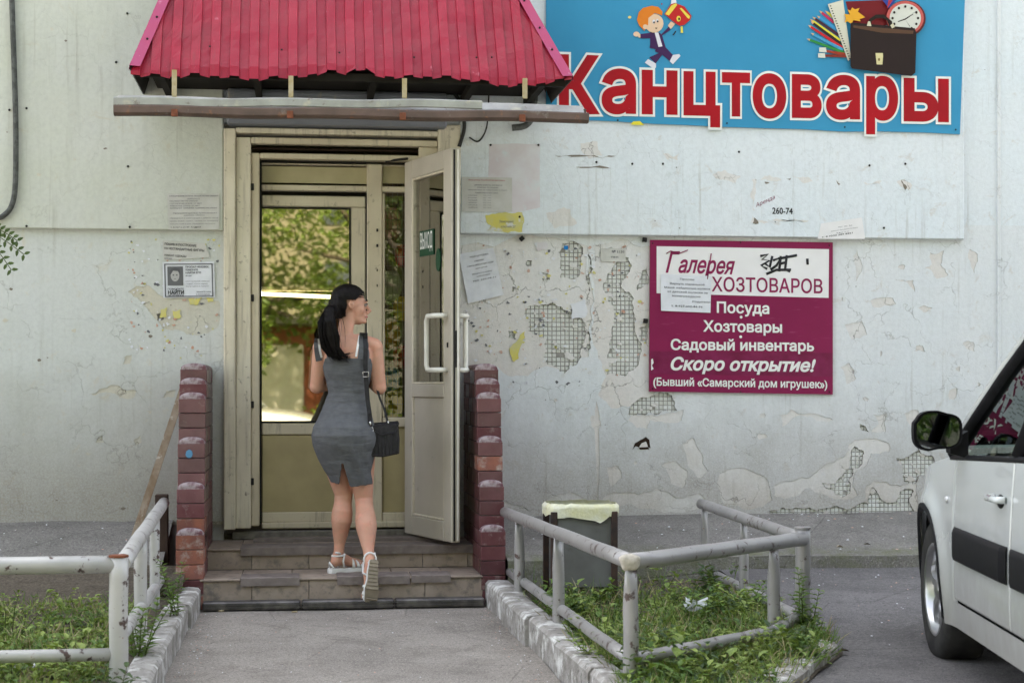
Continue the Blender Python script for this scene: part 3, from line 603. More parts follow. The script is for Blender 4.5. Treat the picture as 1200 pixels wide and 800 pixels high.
# ВЫХОД sticker and oval sticker on the glass
M['green'] = mat('green_sticker', (.01, .06, .03), .4); M['white_ink'] = mat('white_ink', (.78, .78, .76), .5, col2=(.72, .72, .70)); 
M['red_ink'] = mat('red_ink', (.40, .004, .012), .5, col2=(.31, .005, .012), scale=3); M['black_ink'] = mat('black_ink', (.025, .025, .028), .6)
M['grey_ink'] = mat('grey_ink', (.16, .16, .18), .7)
import numpy as np
def text_mesh(s, off=0., res=3, shear=0.):
    cu = bpy.data.curves.new('t', 'FONT'); cu.body = s; cu.resolution_u = res; cu.shear = shear; cu.fill_mode = 'NONE'
    t = bpy.data.objects.new('t', cu); COL.objects.link(t); dg = bpy.context.evaluated_depsgraph_get(); dg.update()
    m0 = bpy.data.meshes.new_from_object(t.evaluated_get(dg)); bpy.data.objects.remove(t); bpy.data.curves.remove(cu)
    vs = [v.co.xy for v in m0.vertices]; es = [tuple(e.vertices) for e in m0.edges]; bpy.data.meshes.remove(m0)
    V, E, F, _, _, _ = delaunay_2d_cdt(vs, es, [], 0, 1e-6)
    P = np.array([tuple(v) for v in V]); T = np.array(F); C = P[T].mean(1); S = np.array([tuple(v) for v in vs]); EE = np.array(es)
    # follow each loop in order so that windings add up
    nx = {}
    for a, b in es: nx.setdefault(a, []).append(b); nx.setdefault(b, []).append(a)
    seen = set(); dire = []; loops = []
    for st0 in nx:
        if st0 in seen: continue
        cur, prev = st0, None; loop = [cur]; seen.add(cur)
        first = True
        nb = sorted(nx[cur]); nxt = nb[0] if nb[0] == cur+1 else nb[-1]
        nxt = cur+1 if cur+1 in nx[cur] else nb[0]
        while nxt not in seen:
            loop.append(nxt); seen.add(nxt); prev, cur = cur, nxt; o = [q for q in nx[cur] if q != prev]
            if not o: break
            nxt = o[0]
        loops.append(loop)
    ar = [sum(S[p][0]*S[q][1]-S[q][0]*S[p][1] for p, q in zip(L_, L_[1:]+L_[:1])) for L_ in loops]
    big = sum(1 if a_ > 0 else -1 for a_ in ar if abs(a_) > .6*max(map(abs, ar))) or 1; osg = 1 if big > 0 else -1
    PL = [[tuple(S[i]) for i in L_] for L_ in loops]
    for i, L_ in enumerate(loops):
        if ar[i]*osg < 0 and not any(j != i and abs(ar[j]) > abs(ar[i]) and inside(PL[i][0], PL[j]) for j in range(len(loops))): loops[i] = L_[::-1]
    for L_ in loops: dire += list(zip(L_, L_[1:]+L_[:1]))
    D = np.array(dire)
    if off:
        S2 = S.copy(); area = ((S[D[:, 0], 0]*S[D[:, 1], 1])-(S[D[:, 1], 0]*S[D[:, 0], 1])).sum(); sg = osg
        pr = {}; nx2 = {}
        for a, b in D: nx2[a] = b; pr[b] = a
        for v in nx2:
            if v not in pr: continue
            a, b = S[pr[v]], S[nx2[v]]; d1, d2 = S[v]-a, b-S[v]; d1 = d1/(np.hypot(*d1)+1e-9); d2 = d2/(np.hypot(*d2)+1e-9)
            n1, n2 = np.array((d1[1], -d1[0])), np.array((d2[1], -d2[0])); q = n1+n2; L = np.hypot(*q)
            if L < .3: q, L = n1, 1.
            q = q/L; k = 1/max(.5, float(q@n1)); S2[v] = S[v]+sg*off*k*q
        S = S2; V, E, F, _, _, _ = delaunay_2d_cdt([Vector((p[0], p[1])) for p in S], [(int(a), int(b)) for a, b in D], [], 0, 1e-6)
        P = np.array([tuple(v) for v in V]); T = np.array(F); C = P[T].mean(1)
    A, B = S[D[:, 0]], S[D[:, 1]]; keep = []
    for k0 in range(0, len(C), 400):
        c = C[k0:k0+400]; cy = c[:, 1:2]; cx = c[:, 0:1]
        up = (A[None, :, 1] <= cy) & (B[None, :, 1] > cy); dn = (A[None, :, 1] > cy) & (B[None, :, 1] <= cy)
        with np.errstate(divide='ignore', invalid='ignore'): xi = A[None, :, 0]+(cy-A[None, :, 1])/(B[None, :, 1]-A[None, :, 1])*(B[None, :, 0]-A[None, :, 0])
        w_ = ((up & (xi > cx)).sum(1)-(dn & (xi > cx)).sum(1)); keep += list(w_ != 0)
    me = bpy.data.meshes.new('t'); me.from_pydata([(p[0], p[1], 0) for p in P], [], [tuple(f) for f, k in zip(F, keep) if k]); me.update(); return me
def tbox(s, off=0, res=2, shear=0):
    me = text_mesh(s, off, res, shear); xs = [v.co.x for v in me.vertices]; return min(xs), max(xs)
def text(s, x0, x1, zb, cap, y, m, parent, off=0., name='lettering', res=3, shear=0., outline=None, om=None, slope=0., M4=None, split=None, local=False):
    """letters on the plane y: from x0 to x1, baseline zb, capital height cap"""
    a, b = tbox(s, off, res, shear); k = (x1-x0)/(b-a); kz = cap/.727
    out = []
    for o_, mm, yy in (([(outline, om, y+.0012)] if outline else [])+[(off, m, y)]):
        me = text_mesh(s, o_, res, shear)
        for v in me.vertices:
            xx = x0+(v.co.x-a)*k; v.co = (xx, yy, zb+v.co.y*kz+slope*(xx-x0))
        if M4 is not None: me.transform(M4)
        me.materials.clear(); me.materials.append(M[mm]); me.update()
        ob = link(name, me, parent, local=local); out.append(ob)
    return out[-1]
sx0, sx1, sz0, sz1 = .20, .42, CH+(450-294)/196, CH+(450-263)/196
MB().box(sx0, sx1, .020, .0255, sz0, sz1).build('exit_sign', M['green'], lf, local=True, label='green ВЫХОД sticker on the glass')
text('ВЫХОД', sx0+.015, sx1-.015, sz0+.045, .10, .0185, 'white_ink', lf, .01, local=True)
MB().poly([((.49+.035*cos(a)), CH+(450-303)/194+.07*sin(a)) for a in [i*pi/8 for i in range(16)]], .0195, .0255).build('oval_sticker', M['green'], lf, local=True, tri=True)
# door closer arm
MB().tube([at(452, 189, .02), at(478, 186, -.06)], .008, 6).build('closer_arm', M['gasket'], dw)
# ---- roller shutter box above the door
M['shutter'] = mat('blue_grey_metal', (.235, .245, .285), .5, .1, col2=(.19, .2, .235), scale=2, stains=(((.30, .28, .25), 5, .6, .75, (4, 1, 1)),), bump=(6, .1, .003))
rb = empty('shutter_box', (X(395), -.1, 3.0), 'long blue grey metal box above the shop door, under the gutter', 'shutter box')
P, Q = at(265.5, 103, -.16), at(524, 149, -.16)
MB().bbox(P.x, Q.x, -.16, .0, Q.z+.0, P.z, .012).build('box_body', M['shutter'], rb)
MB().bbox(P.x+.002, Q.x-.002, -.168, -.161, P.z-.035, P.z-.02, .002).build('seam', M['shutter'], rb)
# ================================================================== CANOPY
M['red'] = mat('red_profiled_sheet', (.335, .013, .036), .38, .0, col2=(.27, .011, .03), scale=4, stains=(((.60, .22, .28), 13, .66, .76), ((.62, .35, .40), 40, .70, .76), ((.24, .008, .02), 3, .55, .7), ((.24, .03, .04), 5, .55, .75, (9, 1, .7))), bump=(7, .6, .016), spec=.3)
M['pinktrim'] = mat('faded_pink_trim', (.40, .06, .13), .5, col2=(.38, .07, .16), scale=6, stains=(((.55, .30, .38), 20, .62, .74),), bump=(12, .2, .005))
M['sheetback'] = mat('grey_sheet_back', (.06, .057, .052), .6, .2, col2=(.07, .065, .06), scale=6)
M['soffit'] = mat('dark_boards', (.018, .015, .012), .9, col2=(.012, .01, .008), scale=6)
YE = -.90
cE0, cE1 = at(153, 76, YE), at(670, 88, YE)
ZE = 3.09
cn = empty('entrance_canopy', (X(400), -.45, ZE), 'red ribbed metal canopy roof over the shop door with a ragged lower edge', 'canopy')
RISE, RUN = 1.35, .88
def cpt(x, t, dz=0):      # point of the front slope: t 0 eave .. 1 top; dz offset along the normal
    nrm = Vector((0, -RISE, RUN)).normalized()
    return Vector((x, YE+RUN*t, ZE+RISE*t))+nrm*dz
xl0, xr0 = cE0.x, cE1.x; xlT, xrT = xl0+.42, xr0-.55
m = MB(); pit2 = .1115; prof = [(0, 0), (.44, 0), (.50, -.014), (.94, -.014), (1.0, 0)]; prof = [(0, 0), (.47, 0), (.50, -.017), (.97, -.017)]
xs = []; x = xl0
while x < xr0:
    for a, d in prof: xs.append((x+a*pit2, d))
    x += pit2
xs = [q for q in xs if q[0] <= xr0]+[(xr0, 0)]
NT = 22; vid = {}; V = []; F = []
def wob(x, t):   # dented lower edge
    ef = exp(-t*9)
    return ef*(.018*sin(x*3.1+1)+.012*sin(x*9)) 
random.seed(3); cut = {}
for i in range(len(xs)):
    u = (xs[i][0]-xl0)/(xr0-xl0)
    cut[i] = -.016-.028*sin(min(1, u*1.55)*pi)**2+(.012 if int(xs[i][0]/pit2) % 2 else 0)-.02*max(0, sin(u*9))*.6 + (.03 if .49 < u < .53 else 0)
for i, (xx, d) in enumerate(xs):
    tmax = 1.0
    if xx < xlT: tmax = (xx-xl0)/(xlT-xl0)
    if xx > xrT: tmax = (xr0-xx)/(xr0-xrT)
    tmax = max(tmax, .0)
    for j in range(NT+1):
        t = tmax*(j/NT)**1.3; p = cpt(xx, t, d+.014*mnoise.noise(Vector((xx*3.2, t*6, 2)))+.009*mnoise.noise(Vector((xx*9, t*14, 4))))
        if j == 0: p += Vector((0, .0, cut[i]+.0*t)); 
        p.z += wob(xx, t)*(1 if j else 1)
        V.append(p)
for i in range(len(xs)-1):
    for j in range(NT): F.append((i*(NT+1)+j, (i+1)*(NT+1)+j, (i+1)*(NT+1)+j+1, i*(NT+1)+j+1))
m.add(V, F); m.build('roof_sheet', M['red'], cn, recalc=False)
# side slopes
def side(xa, xT, sg):
    m = MB(); n = 40; vs = []
    for i in range(n+1):
        y = YE+(0-YE)*i/n; tm = min(1, (y-YE)/RUN); d = .012 if i % 2 else 0
        vs += [(xa+sg*d, y, ZE-.01), (xa+(xT-xa)*tm+sg*d, y, ZE+RISE*tm)]
    m.add(vs, [(2*i, 2*i+2, 2*i+3, 2*i+1) for i in range(n)]); m.build('side_sheet', M['sheetback'], cn, recalc=False)
side(xl0, xlT, -1); side(xr0, xrT, 1)
for a, b, sg in ((xl0, xlT, 1), (xr0, xrT, -1)):
    m = MB(); n = 16; wd = .055
    for i in range(1): pass
    r1 = []; r2 = []; r3 = []
    for k in range(n+1):
        t = k/n; c = cpt(a+(b-a)*t, t, .012+.004*mnoise.noise(Vector((t*8, a, 0)))); r1.append(c+Vector((-sg*.012, .02, -.03))); r2.append(c+Vector((-sg*.006, 0, 0))); r3.append(c+Vector((sg*wd, 0, 0))+Vector((0, 0, -.004)))
    for p, q in ((r1, r2), (r2, r3)):
        m.add(p+q, [(i, i+1, n+2+i, n+1+i) for i in range(n)])
    m.build('ridge_trim', M['pinktrim'], cn, recalc=False)
    for t in (.13, .24, .38, .58):
        c = cpt(a+(b-a)*t+sg*.03, t, .014); MB().ellipsoid(c, (.007, .005, .007), 8, 5).build('screw', M['gasket'], cn)
for xx, t in ((245, .3), (330, .28), (398, .26), (486, .22), (560, .24), (578, .25)):
    c = cpt(X(xx, YE), t*.35, .006); MB().ellipsoid(c, (.006, .005, .006), 8, 5).build('screw', M['gasket'], cn)
# battens and boards carrying the canopy
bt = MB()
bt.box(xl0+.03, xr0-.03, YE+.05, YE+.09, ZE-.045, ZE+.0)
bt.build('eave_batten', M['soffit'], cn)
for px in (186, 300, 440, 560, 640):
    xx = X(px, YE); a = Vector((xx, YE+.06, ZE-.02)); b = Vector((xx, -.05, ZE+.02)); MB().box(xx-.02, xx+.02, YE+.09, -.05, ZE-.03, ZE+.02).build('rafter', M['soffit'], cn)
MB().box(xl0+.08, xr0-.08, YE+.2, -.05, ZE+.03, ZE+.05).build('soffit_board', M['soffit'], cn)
M['yellow'] = mat('yellowed_wood', (.36, .28, .14), .7, col2=(.42, .36, .25), scale=18, stains=(((.3, .22, .1), 20, .58, .7),))
M['galv'] = mat('galvanised_steel', (.40, .395, .385), .32, .35, col2=(.28, .27, .26), scale=5, stains=(((.50, .46, .38), 7, .56, .68), ((.16, .12, .1), 18, .60, .7)), bump=(10, .25, .004))
M['rustpaint'] = mat('brown_gutter_underside', (.145, .10, .085), .6, .1, col2=(.10, .072, .062), scale=8, stains=(((.28, .13, .07), 14, .58, .7), ((.24, .22, .2), 6, .6, .7)))
M['rust'] = mat('rust', (.22, .075, .04), .85, col2=(.13, .05, .03), scale=30, bump=(60, .5, .003))
# gutter
YG = -1.0
gt = empty('gutter', (X(410, YG), YG, 2.95), 'old sagging metal gutter hung across under the red canopy, rusty brown below', 'gutter')
def gut(name, prof, mt, x0, x1, z0, z1, dx0=0, dx1=0):
    n = 26; rings = []
    for k in range(n+1):
        t = k/n; x = x0+(x1-x0)*t; z = z0+(z1-z0)*t+.004*sin(t*17)
        rings.append([(x, YG+py+.002*sin(t*30), z+pz*(1+.0)) for py, pz in prof])
    m = MB(); L = len(prof)
    for k in range(n): m.add(rings[k]+rings[k+1], [(i, i+1, L+i+1, L+i) for i in range(L-1)], 0, False)
    return m.build(name, M[mt], gt, recalc=False)
ga, gb = at(133, 134, YG), at(690, 130, YG); up0 = at(136, 112, YG+.1)
gut('gutter_lip', [(.0, .0), (-.006, .006), (-.004, .045), (.004, .052), (.006, .05)], 'galv', ga.x, X(565, YG), ga.z+.047, ga.z+.075)
gut('gutter_back', [(.012, .045), (.05, .068), (.085, .105), (.09, .112)], 'galv', X(136, YG), gb.x-.02, ga.z+.01, ga.z+.012)
gut('gutter_trough', [(-.008, .052), (-.012, .045), (-.010, .01), (.01, -.004), (.06, -.002), (.085, .02), (.09, .09)], 'rustpaint', ga.x, gb.x, ga.z, ga.z+.016)
for px, y0 in ((204.5, 80), (340, 87), (472, 90), (612, 90)):
    a = at(px+1, y0-4, YE+.04); b = at(px-.5, 113.5, YG+.06)
    MB().box(a.x-.014, a.x+.014, YG+.055, YG+.068, b.z-.01, a.z-.045).build('hanger', M['yellow'], gt)
    bx = X(px, YG-.02); zc = ga.z+(gb.z-ga.z)*.3*0+ga.z*0
    zr = ga.z+.016*(bx-ga.x)/(gb.x-ga.x)
    MB().bbox(bx-.018, bx+.018, YG-.03, YG-.012, zr-.012, zr+.03, .003).build('bracket', M['rust'], gt)
# cables and pipes around the canopy
M['cable'] = mat('black_cable', (.03, .03, .03), .5); M['conduit'] = mat('grey_conduit', (.10, .105, .10), .5, col2=(.06, .062, .06), scale=30, lohi=(.45, .55))
def cable(name, pts, r, label, cat='cable', m='cable', n=8):
    P = [Vector(p) for p in pts]; out = []
    for i in range(len(P)-1):
        p0, p1, p2, p3 = P[max(i-1, 0)], P[i], P[i+1], P[min(i+2, len(P)-1)]
        for k in range(6):
            t = k/6; out.append(.5*((2*p1)+(p2-p0)*t+(2*p0-5*p1+4*p2-p3)*t*t+(3*p1-p0-3*p2+p3)*t**3))
    out.append(P[-1]); o = MB().tube(out, r, n).build(name, M[m]); return tag(o, label, cat)
cable('cable', [at(510, 95, -.1), at(530, 107, -.1), at(541, 125, -.08), at(544, 150, -.06), at(538, 172, -.05)], .012, 'thick black cable hanging from the canopy to the door corner')
cable('cable', [at(573, 105, -.06), at(571.5, 140, -.06), at(568, 156, -.055), at(560, 166, -.055), at(550, 161, -.055)], .005, 'thin looped black wire between door corner and curved pipe')
cable('drain_pipe', [at(627, 110, -.1), at(624, 135, -.1), at(616, 147, -.1), at(600, 150, -.09)], .021, 'short curved grey pipe end sticking out under the gutter', 'pipe', 'conduit', 12)
cable('conduit', [at(14, -40, -.07), at(14, 0, -.07), at(17, 90, -.07), at(18.5, 150, -.07), at(18, 215, -.07), at(14, 240, -.07), at(5, 252, -.07), at(-8, 256, -.07), at(-60, 258, -.07)], .0165, 'dark grey conduit pipe running down the left wall and bending away', 'pipe', 'conduit', 12)
# ================================================================== BANNER AND SIGNS
M['banner'] = mat('blue_banner_vinyl', (.045, .27, .47), .5, col2=(.036, .24, .43), scale=1.5, bump=(2.2, .25, .02))
M['maroon'] = mat('maroon_sign_board', (.225, .014, .072), .38, col2=(.20, .012, .064), scale=3, stains=(((.30, .06, .14), 7, .62, .74, (1, 1, 9)),))
M['sign_white'] = mat('sign_white', (.76, .74, .75), .4, col2=(.72, .70, .71))
M['darkmaroon'] = mat('overpainted_strip', (.15, .012, .05), .3, col2=(.21, .02, .08), scale=9)
M['paper'] = mat('paper', (.70, .71, .76), .8, col2=(.64, .65, .70), scale=20, bump=(15, .3, .003))
M['paper_old'] = mat('weathered_paper', (.56, .55, .53), .85, col2=(.50, .49, .46), scale=14, bump=(15, .4, .003))
M['tape'] = mat('clear_tape', (.72, .73, .75), .2, bump=(20, .6, .004))
def flat(name, pts, Y, m, parent, th=None):
    return MB().poly(pxpoly(pts, Y), Y, None if th is None else Y+th).build(name, M[m] if isinstance(m, str) else m, parent, tri=True, recalc=th is not None)
YB = -.058
bn = empty('shop_banner', (X(885, YB), YB, 2.85), 'large blue vinyl banner with red word Канцтовары, a schoolboy and school supplies', 'banner')
bl, br = X(640, YB), X(1129.5, YB)
tl = [(640,-60),(1133,-60),(1125,157.5),(1085,155.5),(1030,154),(990,154.5),(940,151.5),(900,150.5),(853,149),(800,146.5),(770,145.5),(724,142.5),(700,141.5),(665,140.5),(640,137.5)]
def bwave(x, z): return .003*mnoise.noise(Vector((x*2.5, z*2.5, 1)))
MB().poly(pxpoly(tl, YB), YB, YB+.012).build('banner_sheet', M['banner'], bn, tri=True)
YT = YB-.0045
k0, k1 = at(644, 133.5, YT), at(1114, 148, YT)
# one word, letter by letter so the widths follow the print
ltr = [('К', 655, 703, 63.5, 132.5, 132), ('а', 705, 745.5, 0, 0, 131.5), ('н', 752, 794, 0, 0, 132.6), ('ц', 801, 844, 0, 0, 134), ('т', 846, 879, 0, 0, 135), ('о', 882, 921.5, 0, 0, 136.5), ('в', 928, 963, 0, 0, 137), ('а', 968, 1008, 0, 0, 138), ('р', 1015, 1052.5, 0, 0, 139), ('ы', 1059, 1112, 0, 0, 141)]
xh = 50.5
def letter(ch, xa, xb, base, fh, Y, parent, m, om, th, oo, off):
    a, b = at(xa, base, Y), at(xb, base, Y); k = at(xb, base, Y).z
    for o_, mm, yy, grow in ((oo, om, Y+.0012, 1), (off, m, Y, 0)):
        me = text_mesh(ch, o_, 5); ref = text_mesh(ch, off, 2); rx = [v.co.x for v in ref.vertices]; ry = [v.co.y for v in ref.vertices]
        kx = (b.x-a.x)/(max(rx)-min(rx)); kz = fh; bpy.data.meshes.remove(ref)
        for v in me.vertices: v.co = (a.x+(v.co.x-min(rx))*kx, yy, a.z+v.co.y*kz)
        me.materials.clear(); me.materials.append(M[mm]); link('letter', me, parent)
s_px = at(800, 0, YT).z-at(800, 1, YT).z
for li, (ch, xa, xb, _, _, base) in enumerate(ltr):
    cap = 69.5 if ch == 'К' else 0
    fh = (69.5*s_px/.80) if ch == 'К' else (51.5*s_px/.605)
    letter(ch, xa, xb, base-1.5, fh, YT-.0028*(li % 2), bn, 'red_ink', 'white_ink', 0, .066, .034)
for px, py in ((644,135),(724,141),(852,144.5),(990,149),(1120,152)):
    c = at(px, py, YB-.004); MB().ellipsoid(c, (.006, .003, .006), 8, 4).build('nail', M['gasket'], bn)
# schoolboy, a generic clip-art figure
inks = {}
def ink(c, r=.45):
    if c not in inks: inks[c] = mat('print_ink', c, r, spec=.2, col2=tuple(x*.93 for x in c), scale=3)
    return inks[c]
boyp = MB().poly(pxpoly([(762,36),(771,37),(779,55),(762,57)], YB-.0032), YB-.0032).build('schoolboy_print', ink((.06, .02, .09)), bn, tri=True, recalc=False)
zl = [0]
def ip(pts, c, par=boyp, s=.1125, ox=730, oy=0, name='print_shape'):
    zl[0] += 1; Y = YB-.0025-.00035*zl[0]
    return MB().poly(pxpoly([(ox+a*s, oy+b*s) for a, b in pts], Y), Y).build(name, ink(c), par, tri=True, recalc=False)
def ell(cx, cy, rx, ry, n=18, rot=0): return [(cx+rx*cos(t)*cos(rot)-ry*sin(t)*sin(rot), cy+rx*cos(t)*sin(rot)+ry*sin(t)*cos(rot)) for t in [2*pi*i/n for i in range(n)]]
NV, SK, OR, WH, BK = (.055, .018, .085), (.75, .52, .36), (.70, .20, .02), (.72, .70, .76), (.02, .012, .01)
ip([(275,600),(395,545),(420,560),(340,665)], NV); ip([(345,500),(440,490),(530,585),(490,640),(400,565),(335,540)], NV)
ip([(228,655),(262,617),(345,665),(345,705),(320,720)], WH); ip([(487,640),(520,575),(585,565),(600,585),(520,672)], WH)
ip([(180,358),(310,340),(385,345),(400,362),(480,278),(495,315),(408,372),(443,490),(345,515),(278,500),(300,402),(182,402)], NV)
ip([(330,340),(368,340),(412,485),(370,492)], WH); ip(ell(140,358,32,26), SK); ip([(165,345),(182,360),(182,398),(160,390)], SK); ip([(468,270),(500,225),(545,250),(500,305)], SK)
ip(ell(325,245,98,98), SK); ip([(145,210),(165,130),(210,85),(300,62),(370,75),(412,125),(408,165),(370,150),(330,140),(265,190),(262,265),(235,262),(225,325),(170,270)], OR)
ip(ell(232,282,24,26), SK); ip(ell(322,228,14,22), WH); ip(ell(358,218,12,20), WH); ip(ell(324,236,9,11), BK); ip(ell(362,226,9,11), BK); ip([(335,290),(360,292),(345,308)], BK)
ip([(500,45),(505,0),(550,0),(560,30)], WH); ip([(432,150),(500,45),(545,35),(640,70),(715,170),(700,210),(640,262),(590,272),(540,240),(480,190)], (.48,.02,.02))
ip([(440,150),(505,60),(555,35),(565,55),(480,165)], (.75,.58,.08)); ip([(590,90),(610,85),(700,175),(690,200),(672,190)], (.75,.6,.08)); ip(ell(580,198,22,30), (.75,.6,.08)); ip(ell(585,200,10,14), BK)
ip([(600,280),(622,278),(628,345),(602,345)], (.7,.6,.08)); ip([(515,368),(550,320),(556,330),(528,372)], BK); ip(ell(70,182,18,14), (.75,.62,.2)); ip(ell(405,45,8,8), (.3,.02,.02))
# school supplies print
zl[0] = 0
sup = MB().poly(pxpoly([(991,2),(1043,0),(1043,30),(998,30)], YB-.0024), YB-.0024).build('supplies_print', ink((.16,.01,.015)), bn, tri=True, recalc=False)
sp = lambda pts, c: ip(pts, c, sup, .1333, 940, 0)
cols = [((150,95),(280,200),(.45,.03,.10)),((200,95),(270,150),(.5,.45,.05)),((130,140),(300,260),(.05,.28,.55)),((90,150),(320,310),(.06,.02,.04)),((70,170),(335,360),(.70,.62,.05)),((75,190),(345,390),(.03,.02,.02)),((52,222),(360,425),(.5,.02,.03)),((75,292),(360,440),(.06,.3,.5)),((40,342),(370,465),(.03,.22,.05)),((150,440),(380,480),(.3,.04,.02)),((140,490),(400,495),(.2,.03,.02))]
for (a, b, c) in cols:
    dx, dy = b[0]-a[0], b[1]-a[1]; L = sqrt(dx*dx+dy*dy); ux, uy = dx/L, dy/L; w_ = 13; t = 30
    sp([(a[0]+ux*t-uy*w_*.8, a[1]+uy*t+ux*w_*.8), (b[0]-uy*w_, b[1]+ux*w_), (b[0]+uy*w_, b[1]-ux*w_), (a[0]+ux*t+uy*w_*.8, a[1]+uy*t-ux*w_*.8)], c)
    if a[1] < 400: sp([(a[0], a[1]), (a[0]+ux*t-uy*w_*.8, a[1]+uy*t+ux*w_*.8), (a[0]+ux*t+uy*w_*.8, a[1]+uy*t-ux*w_*.8)], (.6,.38,.2))
    else: sp([(a[0], a[1]-20), (a[0]+60, a[1]-22), (a[0]+65, a[1]+22), (a[0], a[1]+18)], (.62,.62,.55))
sp([(225,40),(360,0),(430,510),(405,540)], (.62,.60,.50))
for i in range(22): sp(ell(250+i*8, 55+i*22, 8, 5, 8), BK)
sp([(370,125),(420,130),(400,85),(425,95),(440,68),(465,85),(505,72),(490,105),(555,155),(505,170),(515,190),(450,180),(435,215),(400,190),(375,200),(385,160)], (.72,.36,.03))
sp([(705,0),(830,0),(760,75)], (.03,.05,.25)); sp([(760,0),(800,0),(745,80)], (.4,.03,.05)); 
sp(ell(912,165,175,160,28), (.10,.02,.02)); sp(ell(905,160,165,150,28), (.50,.10,.09)); sp(ell(907,162,138,128,28), (.60,.60,.55))
sp([(840,190),(905,165),(975,123),(978,128),(908,176),(843,196)], BK); sp([(905,172),(950,235),(946,237)], BK)
for i in range(12): a_ = i*pi/6; sp(ell(907+112*cos(a_), 162+102*sin(a_), 11, 12, 8), BK)
sp([(580,225),(590,170),(650,130),(720,130),(790,190),(800,245),(765,230),(745,180),(700,160),(650,165),(610,190),(605,230)], BK)
sp([(425,210),(440,200),(990,250),(1005,290),(995,640),(960,670),(440,605),(425,585)], (.022,.012,.012)); sp([(450,225),(980,272),(975,300),(700,290),(450,245)], (.10,.05,.03))
sp([(645,468),(710,468),(712,500),(706,570),(655,568)], (.62,.55,.30)); sp(ell(676,525,10,14,8), (.2,.15,.05)); sp([(568,230),(580,190),(598,190),(610,232)], (.6,.55,.4)); sp([(775,225),(800,205),(815,240),(790,252)], (.6,.55,.4))
# yellow print showing at the banner's lower edge
zl[0] = 3; ip([(739,146.2),(742,142.5),(750,142),(755,147)], (.75,.65,.05), boyp, 1, 0, 0)
# ---- maroon shop sign
YS = -.020
sg = empty('shop_sign', (X(868, YS), YS, 1.7), 'maroon and white shop sign with white lines of Cyrillic text and a black graffiti tag', 'sign')
a, b = at(762, 281, YS), at(976, 462, YS); a2 = at(976, 284, YS); bl2 = at(761, 458.5, YS)
MB().poly([(a.x, a.z), (a2.x, a2.z), (b.x, b.z), (bl2.x, bl2.z)], YS, -.001).build('sign_board', M['maroon'], sg, tri=True)
flat('white_field', [(769.5,288.5),(971.5,292),(971,349),(769.5,343.5)], YS-.001, 'sign_white', sg)
flat('dark_strip', [(762.5,411.5),(975.5,413.5),(975,441),(762.5,438)], YS-.001, 'darkmaroon', sg)
def ptext(s, xa, xb, yb, yb2, cappx, Y, m, par, off=.0, shear=0., res=3, name='lettering'):
    p, q = at(xa, yb, Y), at(xb, yb2, Y); k = at(xa, yb-cappx, Y).z-p.z
    return text(s, p.x, q.x, p.z, k, Y, m, par, off, name, res, shear, slope=(q.z-p.z)/(q.x-p.x))
M['maroon_ink'] = mat('maroon_ink', (.26, .02, .09), .4)
YL = YS-.0022
def script_text(s, xa, xb, y1, y2, cap):
    return ptext(s, xa, xb, y1, y2, cap, YL, 'maroon_ink', sg, .004, .45)
ptext('Г', 780, 797, 319, 319, 24, YL, 'maroon_ink', sg, .018, .35); ptext('алерея', 795, 861.5, 319, 321, 19.5, YL, 'maroon_ink', sg, .024, .35)
MB().tube([at(781,297,YL-.002), at(786,294,YL-.002), at(796,297,YL-.002), at(806,293,YL-.002)], .0035, 5).build('lettering', M['maroon_ink'], sg)
MB().tube([at(833.5,297,YL-.002), at(829,327,YL-.002)], .004, 5).build('lettering', M['maroon_ink'], sg)
ptext('ХОЗТОВАРОВ', 834, 964, 341, 343.5, 16.5, YL, 'maroon_ink', sg, .014)
ptext('Посуда', 840, 901.5, 366, 367.5, 12.5, YL, 'white_ink', sg, .026); ptext('Хозтовары', 824, 916.5, 388, 389.5, 12.5, YL, 'white_ink', sg, .026)
for px, py in ((868.5,371.5),(868,394.5)): flat('dot', ell(px, py, 1.7, 1.7, 10), YL, 'white_ink', sg)
ptext('Садовый инвентарь', 786, 954, 409.5, 411, 12.2, YL, 'white_ink', sg, .028); ptext('Скоро открытие!', 786, 956, 433, 435, 14.5, YL, 'white_ink', sg, .034, .25)
ptext('(Бывший «Самарский дом игрушек»)', 765.5, 969.5, 451.5, 454.5, 9.2, YL, 'white_ink', sg, .024)
# graffiti tag
gr = MB()
for st_ in ([(891,300),(900,298),(893,304),(902,305),(892,311),(899,315)], [(905,300),(902,313),(897,309)], [(906,305),(915,302),(910,311),(903,316)], [(915,300),(913,318)], [(914,309),(922,307)], [(922,299),(920,316),(926,318)], [(912,303),(934,299)], [(898,321),(910,316),(927,316)], [(946,303),(946.5,310)]):
    gr.tube([at(x, y, YL-.001) for x, y in st_], .0088, 5)
for v in range(len(gr.v)): gr.v[v] = (gr.v[v][0], YL-.001+(gr.v[v][1]-YL+.001)*.12, gr.v[v][2])
gr.build('graffiti_tag', M['black_ink'], sg)
for px, py in ((765,285),(868,284),(972,287.5),(972,459),(868,459),(765,455)): MB().ellipsoid(at(px, py, YS-.002), (.005, .003, .005), 8, 4).build('screw', M['gasket'], sg)
flat('scrape', [(763,421),(765,420),(766,425),(764,428),(766,432),(763,434)], YS-.0016, 'sign_white', sg)
